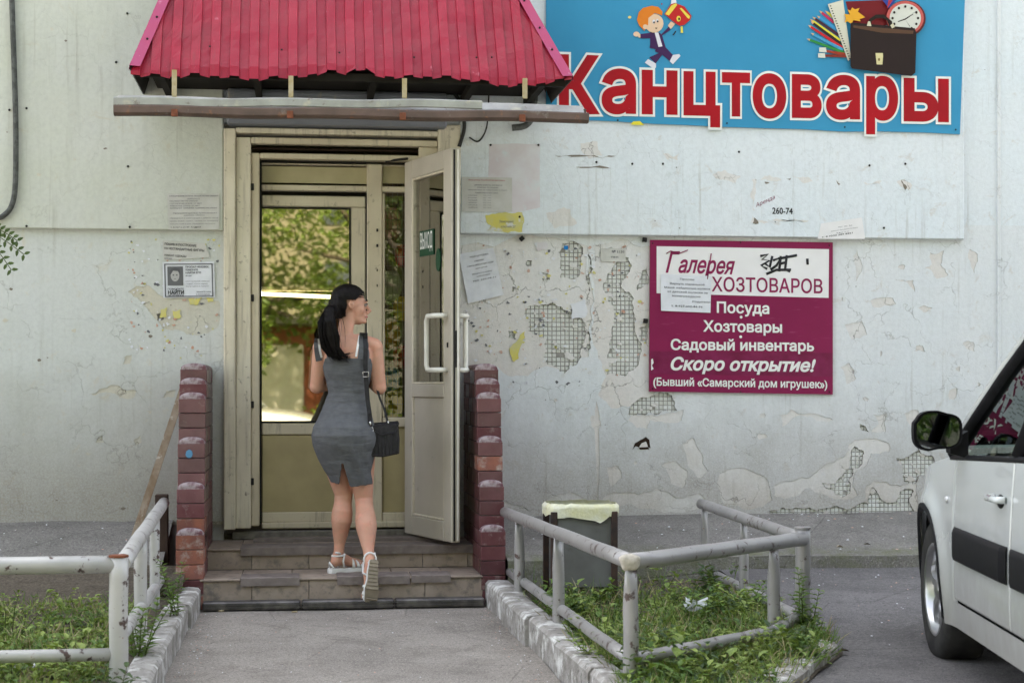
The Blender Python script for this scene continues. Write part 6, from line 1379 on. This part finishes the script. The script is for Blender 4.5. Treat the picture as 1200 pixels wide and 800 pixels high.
for i in range(120):
    x, y = random.uniform(2.6, 4.5), random.uniform(-3.5, -1.1); z = roadz(x, y)+.006; r = random.uniform(.003, .008); c = Vector((x, y, z)); dx = Vector((r, 0, 0)); dy = Vector((0, r, 0))
    lt.add([c-dx, c-dy, c+dx, c+dy, c+UP*r*.5], [(0,1,4),(1,2,4),(2,3,4),(3,0,4)], random.choice((0, 1, 2)))
for i in range(700):
    x = PXL+.02+(PXR-PXL)*(random.random() if random.random() < .35 else random.choice((0, 1))+random.choice((1, 1))*0); x += (random.uniform(0, .10)**1 if x < .2 else -random.uniform(0, .10)) if abs(x-PXL) < .05 or abs(x-PXR) < .05 else 0
    y = random.uniform(-5.2, -1.15); r = random.uniform(.002, .006); a = random.uniform(0, 6); c = Vector((x, y, .006)); dx = Vector((cos(a), sin(a), 0))*r; dy = Vector((-sin(a), cos(a), 0))*r*.7
    lt.add([c-dx, c-dy, c+dx, c+dy, c+UP*r*.6], [(0,1,4),(1,2,4),(2,3,4),(3,0,4)], random.choice((0, 1, 1, 2)))
tag(lt.build('crumbs', [M['white_litter'], M['mortar'], M['orangefl']], recalc=False), 'scattered paint flakes and grit on the pavement under the wall', 'debris', kind='stuff')
for px, py, z, lab in ((196, 715.5, .008, 'cigarette butt on the path at the left end of the metal bar'), (342, 716.5, .008, 'cigarette butt on the path in front of the metal bar near its middle'),):
    p = gz(px+60 if px < 200 else px, py, z); MBo = MB().tube([p, p+Vector((.03, .008, 0))], .004, 6).build('cigarette_butt', M['yellow']); tag(MBo, lab, 'cigarette butt')
for px, py, z, lab, mm in ((980, 641, .31, 'small brown leaf scrap on the sloping pavement', 'plank'), (1012, 638, .31, 'small dark stone on the sloping pavement', 'mortar'), (984, 763, .1, 'dry curled leaf on the road near the white kerb corner', 'rustybox')):
    p = gz(px, py, z); t = MB(); leaf(t, p, Vector((1, .2, .1)), UP, .05, .025, 0, .5); tag(t.build('dry_leaf' if 'leaf' in lab else 'stone', M[mm], recalc=False), lab, 'dry leaf' if 'leaf' in lab else 'stone')
# twig of a robinia entering at the left edge
tw = empty('leafy_twig', (-1.9, -2.0, 2.0), 'green compound leaf twig hanging into view at the left edge', 'twig')
random.seed(14); tm = MB(); ts = MB()
for rt, tip in (((-30, 262), (28, 292)), ((-25, 268), (13, 310)), ((-20, 262), (20, 276))):
    pts = [at(rt[0]+(tip[0]-rt[0])*t, rt[1]+(tip[1]-rt[1])*t+10*t*t-4*t, -2.0+.05*t) for t in [i/8 for i in range(9)]]; ts.tube(pts, .0022, 5)
    for i in range(3, 9):
        for sd in (1, -1):
            d = (pts[i]-pts[i-1]).normalized(); s = Vector((d.z, 0, -d.x))*sd; leaf(tm, pts[i], s+d*.5+Vector((0, random.uniform(-.5, .5), 0)), Vector((0, -1, 0)), .036, .017)
ts.build('stem', M['stem'], tw, recalc=False); tm.build('foliage', M['leaf_d'], tw, recalc=False)
# ================================================================== SHOP GOODS AND LAMP BEHIND THE GLASS
M['tube'] = mat('lit_tube', (.9, .9, .9), .5, emit=(1, .96, .86, 2.2)); M['shelf'] = mat('shelf_board', (.3, .24, .16), .6)
p0, p1 = at(300, 344, .9), at(392, 348, .9)
lamp = empty('strip_lamp', tuple((p0+p1)/2), 'lit white strip lamp seen through the door glass', 'lamp')
MB().tube([p0, p1], .014, 8).build('lamp_tube', M['tube'], lamp); MB().bbox(p0.x, p1.x, .9, .96, p0.z+.02, p0.z+.05, .004).build('lamp_housing', M['white_plastic'], lamp)
gx0, gx1 = X(448, .3), X(512, .3)
gd = MB()
for i in range(12):
    x = gx0+(gx1-gx0)*i/11; gd.tube([(x, .25, .5), (x, .25, 2.6)], .0022, 4)
for j in range(34): gd.tube([(gx0, .253, .55+j*.06), (gx1, .253, .55+j*.06)], .0022, 4)
gw = gd.build('wire_grid', M['galv'], None); tag(gw, 'wire display grid behind the narrow side window, hung with goods', 'display grid', kind='stuff')
gcol = [((.5, .03, .03), 'red'), ((.65, .45, .05), 'yellow'), ((.05, .2, .5), 'blue'), ((.55, .25, .3), 'pink'), ((.1, .35, .1), 'green'), ((.6, .6, .58), 'white'), ((.5, .2, .03), 'orange'), ((.2, .06, .3), 'purple')]
random.seed(2); hts = ['at the top', 'below the top one', 'at head height', 'at shoulder height', 'in the middle', 'above the lower ones', 'near the bottom', 'lowest on the grid']
posn = [(458, 262), (470, 300), (459, 335), (471, 362), (459, 392), (470, 418), (460, 445), (463, 473)]
for (c, cn_), hh, (px, py) in zip([gcol[3], gcol[0], gcol[5], gcol[1], gcol[6], gcol[0], gcol[2], gcol[1]], hts, posn):
    p = at(px, py, .3); w2, h2 = random.uniform(.04, .07), random.uniform(.07, .11); o = MB()
    o.rings([ering((p.x, .30, p.z+h2*t), w2*(1-.5*abs(t)**3), .028*(1-abs(t)**4*.9), 12) for t in (-1, -.8, -.3, .3, .8, 1)]); tag(o.build('packet', ink(c)), '%s packet hanging behind the side window, %s' % (cn_, hh), 'packet', 'goods behind the side window')
MB().box(gx0-.1, gx1+.5, .42, .44, .36, 2.75).build('back_board', M['shelf'], bld)
# ================================================================== THE YARD BEHIND THE CAMERA (seen in the glass, the car mirror and the paintwork)
M['bark'] = mat('tree_bark', (.10, .08, .06), .95, col2=(.06, .05, .04), scale=12, bump=(14, .8, .02)); M['crown'] = leafmat('tree_leaf', (.05, .10, .02), (.14, .20, .04), .45)
def treemesh(seed, h=8, R=3.2, nl=15000):
    random.seed(seed); tb = MB(); tb.tube([(0, 0, 0), (.05, 0, h*.2), (.1, .1, h*.45), (0, .1, h*.8)], [.2, .16, .11, .03], 8); lf_ = MB(); cl = []
    for i in range(46):
        a = random.uniform(0, 2*pi); z = random.uniform(.2, 1)*h; rr = R*sqrt(max(.05, 1-((z/h-.6)/.45)**2))*random.uniform(.35, 1); c = Vector((cos(a)*rr, sin(a)*rr, z)); cl.append((c, random.uniform(.45, .95)))
        tb.tube([(0.05, 0, max(h*.2, z-rr*.8)), c*.5+Vector((0, 0, z*.42)), c], [.06, .035, .012], 5)
    for i in range(nl):
        c, r = random.choice(cl); p = c+rv(-1, 1)*r*random.uniform(.2, 1)**.5*1.0; p.z -= random.random()*.3; leaf(lf_, p, rv(-.9, .3), rv(), random.uniform(.06, .12), random.uniform(.035, .06))
    return tb.mesh('trunk', M['bark']), lf_.mesh('crown', M['crown'], recalc=False)
tms = [treemesh(1, 7.5, 3.0), treemesh(2, 9, 3.4)]
tl_ = [(-3.2, -17.5, 0, 1.0, 'nearest round tree across the yard, left of the entrance axis'), (2.2, -19.5, 1, 1.0, 'tall tree across the yard, opposite the entrance'), (7.6, -18.0, 0, 1.1, 'tree across the yard, opposite the maroon sign'), (-8.5, -20.5, 1, .95, 'tree across the yard, far along the left'), (13, -20, 1, 1.05, 'tree across the yard, beyond the parked white car'), (5.0, -24, 1, 1.2, 'big tree in the second row across the yard'), (-1, -25, 0, 1.3, 'bushy tree in the second row across the yard'), (-5.5, -12.8, 0, .62, 'small tree nearest the building, out to the left'), (20, -17, 0, 1.2, 'tree at the far right end of the yard'), (-14.5, -18, 0, 1.1, 'tree at the far left end of the yard')]
for i, (x, y, k, s, lab) in enumerate(tl_):
    e = empty('yard_tree', (x, y, -.01), lab, 'tree', 'trees across the yard', rz=i*1.3); s *= 1.5; e.scale = (s, s, s)
    link('trunk', tms[k][0], e, local=True); link('crown', tms[k][1], e, local=True)
MB().add([(-40, -60, .0), (40, -60, .0), (40, -15.5, .0), (-40, -15.5, .0)], [(0, 1, 2, 3)]).build('lawn', M['grass'], kind='structure')
random.seed(4); hm_ = MB()
for i in range(7000):
    x = random.uniform(-14, 16); leaf(hm_, Vector((x, -16.2+random.uniform(-.4, .4), random.uniform(.05, .8+.15*sin(x*2)))), rv(-.2, 1), rv(), .11, .05)
tag(hm_.build('hedge', M['crown'], recalc=False), 'long low hedge along the far side of the yard', 'hedge')
th_ = MB()
for i in range(9000):
    x = random.uniform(-16, 16); leaf(th_, Vector((x, -30+random.uniform(-.8, .8), random.uniform(.1, 3.6+.7*sin(x*.9)+.4*sin(x*3.1)))), rv(-.4, .6), rv(), random.uniform(.15, .3), .13)
tag(th_.build('tall_hedge', M['crown'], recalc=False), 'tall loose hedge in front of the far apartment block', 'hedge')
M['redbrick'] = mat('brick_red_render', (.30, .10, .06), .85, col2=(.24, .08, .05)); gg_ = empty('garage', (-1.6, -24, 0), 'low brick red garage with a white door across the yard', 'garage')
MB().box(-4.2, .9, -27, -24, 0, 2.5).build('wall', M['redbrick'], gg_); MB().bbox(-4.4, 1.1, -27.2, -23.8, 2.52, 2.68, .02).build('roof', M['far_gravel'], gg_); MB().bbox(-1.9, .1, -23.99, -23.93, .05, 2.1, .02).build('door', M['white_plastic'], gg_)
M['house'] = mat('pale_house_wall', (.17, .155, .11), .85, col2=(.14, .13, .095)); M['housewin'] = mat('dark_house_window', (.05, .06, .07), .15)
hs = empty('apartment_block', (0, -48, 0), 'long pale apartment block far across the yard behind the trees', 'building')
MB().box(-38, 38, -56, -48, 0, 15).build('wall', M['house'], hs)
wm = MB().bbox(-.8, .8, -.03, .03, -.75, .75, .01).mesh('window', M['housewin'])
for fl_ in range(5):
    for k in range(16):
        o = link('window', wm, hs, local=True); o.location = (-33.5+k*4.4, .02, 2+fl_*2.85)
# ================================================================== PARKED CAR
M['carpaint'] = mat('white_car_paint', (.53, .555, .55), .14, .0, col2=(.51, .535, .53), scale=2, bump=(2.2, .05, .02), spec=.6)
M['carpaint'].node_tree.nodes['Principled BSDF'].inputs['Coat Weight'].default_value = 1.0; M['carpaint'].node_tree.nodes['Principled BSDF'].inputs['Coat Roughness'].default_value = .03
def roaddust(mt):
    n = N.__new__(N); n.m = mt; n.t = mt.node_tree; n.n = n.t.nodes; n.l = n.t.links; n.b = n.n['Principled BSDF']
    src = n.b.inputs['Base Color'].links[0].from_socket; co = n.coord(); g = n.new('ShaderNodeSeparateXYZ'); n.l.new(co, g.inputs[0])
    z = n.math('ADD', g.outputs[2], n.ramp(n.noise(n.coord(scale=(1, 1, .6)), 6, 7, .7), 0, 1, -.22, .22))
    f = n.ramp(z, .18, .72, .75, 0); n.l.new(n.mix(f, src, (.27, .25, .22)), n.b.inputs['Base Color']); n.l.new(n.ramp(z, .2, .7, .75, .14), n.b.inputs['Roughness'])
roaddust(M['carpaint'])
M['cartrim'] = mat('black_plastic_trim', (.009, .009, .010), .5, col2=(.013, .013, .015), scale=30, spec=.1); M['tyre'] = mat('tyre_rubber', (.025, .024, .024), .8, col2=(.05, .048, .045), scale=9, bump=(40, .3, .004))
M['alloy'] = mat('silver_alloy', (.55, .55, .56), .3, .9, col2=(.45, .45, .46)); M['carglass'] = glassmat('car_window_glass', (.55, .62, .60), .12, .004); M['darkcav'] = mat('dark_cavity', (.012, .012, .012), .9)
M['mirrorglass'] = mat('mirror_glass', (.20, .21, .235), .01, 1.0, col2=(.20, .21, .235)); M['lampglass'] = mat('clear_lamp_glass', (.7, .7, .72), .08, .3); M['seatcloth'] = mat('dark_seat_cloth', (.05, .05, .055), .9)
hdg = TH+radians(2.8); rt_, dp_ = 1.875, 7.3
cwx = rt_*cos(TH)+dp_*sin(TH); cwy = -CD+dp_*cos(TH)-rt_*sin(TH)      # outer face of the front left wheel
fx, fy = sin(hdg), cos(hdg); lx, ly = -cos(hdg), sin(hdg)
FW = 1.33; ox = cwx-fx*FW-lx*.83; oy = cwy-fy*FW-ly*.83
GZ = .062
car = empty('parked_car', (ox, oy, GZ), 'white station wagon parked at the right edge, front wheel and black door mirror in view', 'car', rz=pi/2-hdg)
WR_ = .31; AR_ = .36; RW = -1.57
def sidew(x, z):
    w_ = .865-.10*max(0, z-.62)**1.5*1.0-.20*max(0, .42-z)**1.5-.025*exp(-((z-.50)/.05)**2)*0
    w_ -= .30*max(0, (x-1.25)/.9)**2.2+.12*max(0, (-x-1.7)/.6)**2
    for wx in (FW, RW):
        d = sqrt((x-wx)**2+(z-WR_)**2); w_ += .022*exp(-((d-AR_-.03)/.055)**2)*(1 if z > .15 else 0)
    return w_
def belt(x): return .94+.015*(x < 0)-.035*max(0, x-.2)-.10*max(0, x-.9)**1.4*1.3
def wtop(x): return belt(x)
def wbot(x):
    b = .235
    for wx in (FW, RW):
        d = abs(x-wx)
        if d < AR_: b = max(b, WR_+sqrt(AR_**2-d*d))
    return b
def panelS(name, x0, x1, z0f, z1f, m, sg, nu=24, nv=14, off=0., par=None, lip=.012):
    mb = MB()
    def fn(u, v):
        x = x0+(x1-x0)*u; a, b = z0f(x), z1f(x); z = a+(b-a)*v; e = 0
        if lip: 
            if u == 0 or u == 1 or v == 0: e = lip
        return (x, sg*(sidew(x, z)+off-e), z)
    xs = [0, .004, .012]+[i/nu for i in range(1, nu)]+[.988, .996, 1]
    V = [fn(u, v) for v in [0, .006, .02]+[j/nv for j in range(1, nv)]+[1] for u in xs]; W_ = len(xs); Hn = len(V)//W_
    mb.add(V, [(j*W_+i, j*W_+i+1, (j+1)*W_+i+1, (j+1)*W_+i) for j in range(Hn-1) for i in range(W_-1)], 0, True)
    return mb.build(name, M[m], par or car, local=True)
S1, S2, S3 = .80, -.12, -1.16
MIR = []
for k in range(28):
    t = 2*pi*k/28; c_, s_3 = cos(t), sin(t); MIR.append((.108*abs(c_)**.62*(1 if c_ > 0 else -1)*(1-.10*(s_3 > .3)*(c_ > 0)), .082*abs(s_3)**.62*(1 if s_3 > 0 else -1)*(1-.12*(c_ < 0))))
for sg in (1, -1):
    # fender: columns follow the arch
    fe = MB(); xs = [S1-.004+(2.02-S1)*i/60 for i in range(61)]; xs = sorted(set(xs+[FW-AR_*cos(pi*k/24) for k in range(25)]+[FW-AR_-.002, FW+AR_+.002]))
    Hn = 16; V = []
    for j in range(Hn+1):
        for x in xs: z0 = wbot(x); z1 = belt(x)-.0; z = z0+(z1-z0)*j/Hn; V.append((x, sg*(sidew(x, z)-(.012 if x == xs[0] else 0)-(.010 if j == 0 else 0)), z))
    W_ = len(xs); fe.add(V, [(j*W_+i, j*W_+i+1, (j+1)*W_+i+1, (j+1)*W_+i) for j in range(Hn) for i in range(W_-1)], 0, True)
    fen = fe.build('fender', M['carpaint'], car, local=True)
    dr1 = panelS('front_door', S2+.004, S1-.008, lambda x: .335, belt, 'carpaint', sg); dr2 = panelS('rear_door', S3+.004, S2-.004, lambda x: max(.335, wbot(x)), belt, 'carpaint', sg)
    panelS('rear_quarter', -2.26, S3-.004, wbot, belt, 'carpaint', sg, 40)
    panelS('sill', RW+AR_+.01, FW-AR_-.01, lambda x: .215, lambda x: .328, 'carpaint', sg, 30, 5, off=.0)
    for a, b, dd in ((S2+.03, S1-.03, dr1), (S3+.03, S2-.02, dr2)):
        mb = MB(); V = []; n_ = 18; prof = [(0, .50), (.017, .505), (.022, .52), (.022, .615), (.017, .63), (0, .635)]
        for i in range(n_+1):
            x = a+(b-a)*i/n_; k = 1 if 0 < i < n_ else .3
            V.append([(x, sg*(sidew(x, z)+o_*k+.001), z+.03*0) for o_, z in prof])
        for i in range(n_): mb.add(V[i]+V[i+1], [(q, q+1, q+7, q+6) for q in range(5)], 0, True)
        mb.build('side_moulding', M['cartrim'], dd if False else car, local=True)
    for hx in (S2+.16, S3+.22):
        z = .80; y = sidew(hx, z); MB().tube([(hx-.085, sg*(y+.004), z), (hx-.07, sg*(y+.032), z), (hx+.07, sg*(y+.032), z), (hx+.085, sg*(y+.004), z)], [(.014, .012)]*4, 10).build('door_handle', M['carpaint'], car, local=True)
        MB().ellipsoid((hx, sg*(y-.002), z-.012), (.06, .008, .028), 14, 8).build('handle_recess', M['cartrim'], car, local=True)
    z = .72; y = sidew(.93, z); MB().ellipsoid((.93, sg*(y+.002), .735), (.022, .010, .015), 12, 8).build('side_repeater', M['lampglass'], car, local=True)
    # greenhouse: pillars and glass
    def gp(x, t): # point on the upper side, t 0 belt .. 1 roof
        return Vector((x, sg*(sidew(x, belt(x))-.015-.20*t), belt(x)+(1.50-belt(x))*t))
    ap0, ap1 = (1.02, 0.0), (.22, .93)
    fr_ = MB()
    def bar(name, P, w_, m): return MB().tube(P, w_, 10).build(name, M[m], car, local=True)
    pil = [gp(.92, .0)+Vector((0, 0, .0)), gp(.72, .27), gp(.50, .55), gp(.26, .82), gp(.05, .97)]
    bar('door_frame', [p+Vector((0, sg*.004, 0)) for p in pil], [(.030, .018)]*5, 'cartrim'); bar('windscreen_pillar', [p+Vector((.055, -sg*.010, .02)) for p in pil], [(.036, .028)]*5, 'carpaint')
    bar('pillar', [gp(S2, 0), gp(S2, .5), gp(S2, .95)], [(.035, .02)]*3, 'cartrim'); bar('pillar', [gp(S3, 0), gp(S3, .5), gp(S3, .95)], [(.04, .02)]*3, 'cartrim'); bar('rear_pillar', [gp(-2.12, 0), gp(-2.06, .5), gp(-1.98, .95)], [(.06, .03)]*3, 'carpaint')
    bar('roof_rail', [gp(x, .97) for x in (.05, -.5, -1.2, -2.0)], [(.03, .03)]*4, 'carpaint'); 
    bar('belt_seal', [gp(x, 0)+Vector((0, sg*.006, -.004)) for x in (.92, .6, .2, -.24, -.7, -1.22, -1.7, -2.1)], .014, 'cartrim')
    gm = MB()
    def gpoly(x0, x1): 
        lo = [gp(x0+(x1-x0)*i/8, .01) for i in range(9)]; hi = []
        for i in range(9):
            x = x0+(x1-x0)*i/8; tmax = .96 if x < .08 else max(.02, .96*(1-(x-.08)/.84)**.85); hi.append(gp(x, tmax))
        return lo, hi
    lo, hi = gpoly(.90, S2+.03)[0], gpoly(.90, S2+.03)[1]; MB().add(lo+hi, [(i, i+1, 10+i, 9+i) for i in range(8)]).build('front_window', M['carglass'], car, local=True)
    lo, hi = gpoly(S2-.03, S3+.03); MB().add(lo+hi, [(i, i+1, 10+i, 9+i) for i in range(8)]).build('rear_window', M['carglass'], car, local=True)
    lo, hi = gpoly(S3-.04, -2.05); MB().add(lo+hi, [(i, i+1, 10+i, 9+i) for i in range(8)]).build('quarter_window', M['carglass'], car, local=True)
    # quarter light divider
    # door mirror
    mxx, my, mz = .68, sidew(.68, .94)-.01, 1.025
    mr = MB(); mr.rings([[Vector((mxx+dx, sg*(my+.125+(ox_*k*.9)), mz+.005+(oz_*k))) for ox_, oz_ in MIR] for dx, k in ((-.045, .93), (-.052, 1), (.0, 1.0), (.05, .82), (.085, .45))], smooth=False)
    mo_ = mr.build('door_mirror', M['cartrim'], car, local=True)
    mo_2 = MB().rings([[Vector((mxx+.0+dx, sg*(my+q*.03), mz-.055+w2)) for q, w2 in ((0, -.05), (2.4, -.03), (2.4, .02), (0, .06))] for dx in (-.03, .05)], smooth=False).build('mirror_foot', M['cartrim'], car, local=True)
    gv = [Vector((mxx-.0525-.012*ox_*sg*0, sg*(my+.125+ox_*.79), mz+.005+oz_*.88)) for ox_, oz_ in MIR]
    MB().add(gv, [tuple(range(28))]).build('mirror_glass', M['mirrorglass'], mo_, tri=True, local=True)
    # arches and wheels
    for wx in (FW, RW):
        li = MB(); rr = [[(wx+AR_*cos(a), sg*(y if y else sidew(wx+AR_*cos(a), max(.25, WR_+AR_*sin(a)))-.03), WR_+AR_*sin(a)) for a in [-.15+(pi+.3)*i/20 for i in range(21)]] for y in (0, .48)]
        li.add(rr[0]+rr[1], [(i, i+1, 22+i, 21+i) for i in range(20)], 0, True); li.build('arch_liner', M['darkcav'], car, local=True)
        lp = MB(); R1 = []
        for k, o_ in ((AR_-.012, .006), (AR_+.004, .014), (AR_+.022, .010), (AR_+.026, .0)):
            R1.append([(wx+k*cos(a), sg*(sidew(wx+k*cos(a), max(.23, WR_+k*sin(a)))+o_-.004), WR_+k*sin(a)) for a in [-.2+(pi+.4)*i/30 for i in range(31)]])
        for p_, q_ in zip(R1, R1[1:]): lp.add(p_+q_, [(i, i+1, 32+i, 31+i) for i in range(30)], 0, True)
        if wx == FW: lp.build('arch_lip', M['cartrim'], car, local=True)
        else: lp.build('arch_lip', M['carpaint'], car, local=True)
        yc = .745; wn = MB(); NR = 40; prof = [(.205, .09), (.26, .097), (.295, .090), (.310, .070), (.312, .0), (.310, -.07), (.295, -.09), (.205, -.09)]
        rings = [[(wx+r*cos(2*pi*k/NR), sg*(yc+o_), WR_+r*sin(2*pi*k/NR)) for k in range(NR)] for r, o_ in prof]
        wn.rings(rings, caps=False); whl = wn.build('wheel', M['tyre'], car, local=True)
        rm = MB(); prof = [(.207, .088), (.200, .094), (.190, .086), (.185, .03), (.18, -.05)]
        rm.rings([[(wx+r*cos(2*pi*k/NR), sg*(yc+o_), WR_+r*sin(2*pi*k/NR)) for k in range(NR)] for r, o_ in prof], caps=False); rm.build('rim', M['alloy'], whl, local=True)
        hbm = MB()
        for k in range(5):
            a = 2*pi*k/5+.35; V = []
            for r, hw, o_ in ((.035, .034, .070), (.09, .026, .078), (.15, .024, .074), (.190, .036, .066)):
                c_, s_2 = cos(a), sin(a); 
                V += [(wx+r*c_-hw*s_2, sg*(yc+o_-.018), WR_+r*s_2+hw*c_), (wx+r*c_-hw*.6*s_2, sg*(yc+o_), WR_+r*s_2+hw*.6*c_), (wx+r*c_+hw*.6*s_2, sg*(yc+o_), WR_+r*s_2-hw*.6*c_), (wx+r*c_+hw*s_2, sg*(yc+o_-.018), WR_+r*s_2-hw*c_)]
            sp2 = MB(); sp2.add(V, [(i*4+j, i*4+j+1, i*4+j+5, i*4+j+4) for i in range(3) for j in range(3)], 0, False); sp2.build('spoke', M['alloy'], whl, local=True)
        MB().ellipsoid((wx, sg*(yc+.066), WR_), (.048, .022, .048), 16, 8).build('hub_cap', M['alloy'], whl, local=True)
        MB().rings([[(wx+r*cos(2*pi*k/24), sg*(yc+.02), WR_+r*sin(2*pi*k/24)) for k in range(24)] for r in (.03, .13, .18)], caps=False).build('brake_disc', M['darkcav'], whl, local=True)
# bonnet, roof, ends, floor, glass
def lat(x, z): return sidew(x, z)
def sheet(name, st_, m, n=14, crown=.03, smooth=True):
    mb = MB(); V = []
    for x, z, w_ in st_:
        for i in range(n+1):
            t = -1+2*i/n; V.append((x, w_*t, z+crown*(1-t*t)))
    k = n+1; mb.add(V, [(j*k+i, j*k+i+1, (j+1)*k+i+1, (j+1)*k+i) for j in range(len(st_)-1) for i in range(n)], 0, smooth); return mb.build(name, M[m], car, local=True, recalc=True)
sheet('bonnet', [(x, belt(x)-.0, sidew(x, belt(x))-.0) for x in [1.0+i*.1 for i in range(11)]], 'carpaint', crown=.05)
sheet('front_bumper', [(2.0, belt(2.0), sidew(2.0, .8)), (2.10, .74, .62), (2.16, .6, .60), (2.16, .35, .60), (2.08, .22, .6)], 'carpaint', crown=.0)
sheet('windscreen', [(1.0, .945, .80), (.62, 1.20, .735), (.30, 1.40, .68), (.10, 1.49, .65)], 'carglass', crown=.02)
sheet('roof', [(.12, 1.495, .66), (-.2, 1.535, .66), (-1., 1.55, .66), (-1.7, 1.54, .66), (-2.05, 1.50, .64)], 'carpaint', crown=.035)
sheet('tailgate', [(-2.05, 1.50, .64), (-2.2, 1.0, .78), (-2.27, .9, .80), (-2.30, .5, .80), (-2.26, .25, .8)], 'carpaint', crown=0)
sheet('floor_pan', [(2.05, .24, .70), (1.75, .22, .55), (.9, .22, .55), (.85, .22, .83), (-1.1, .22, .83), (-1.2, .22, .55), (-2.0, .22, .55), (-2.25, .26, .7)], 'darkcav', crown=0)
MB().bbox(-.5, .95, -.78, .78, .24, .70, .02).build('cabin_floor', M['seatcloth'], car, local=True)
for yy in (.36, -.36):
    MB().bbox(-.42, .05, yy-.24, yy+.24, .45, .62, .05).build('seat', M['seatcloth'], car, local=True); MB().bbox(-.50, -.34, yy-.23, yy+.23, .6, 1.28, .05).build('seat_back', M['seatcloth'], car, local=True)
MB().bbox(.55, .98, -.74, .74, .7, .93, .05).build('dashboard', M['seatcloth'], car, local=True)
MB().bbox(1.0, 1.9, -.55, .55, .25, .6, .03).build('engine_bay', M['darkcav'], car, local=True)

for x, y, rz, lab in ((-1.5, -13.1, .06, 'white station wagon parked across the yard, opposite the entrance'), (4.3, -14.2, -.05, 'white station wagon parked across the yard, opposite the maroon sign')):
    c2 = copy_tree(car); c2.location = (x, y, 0); c2.rotation_euler = (0, 0, rz); c2['label'] = lab; c2['group'] = 'cars parked across the yard'
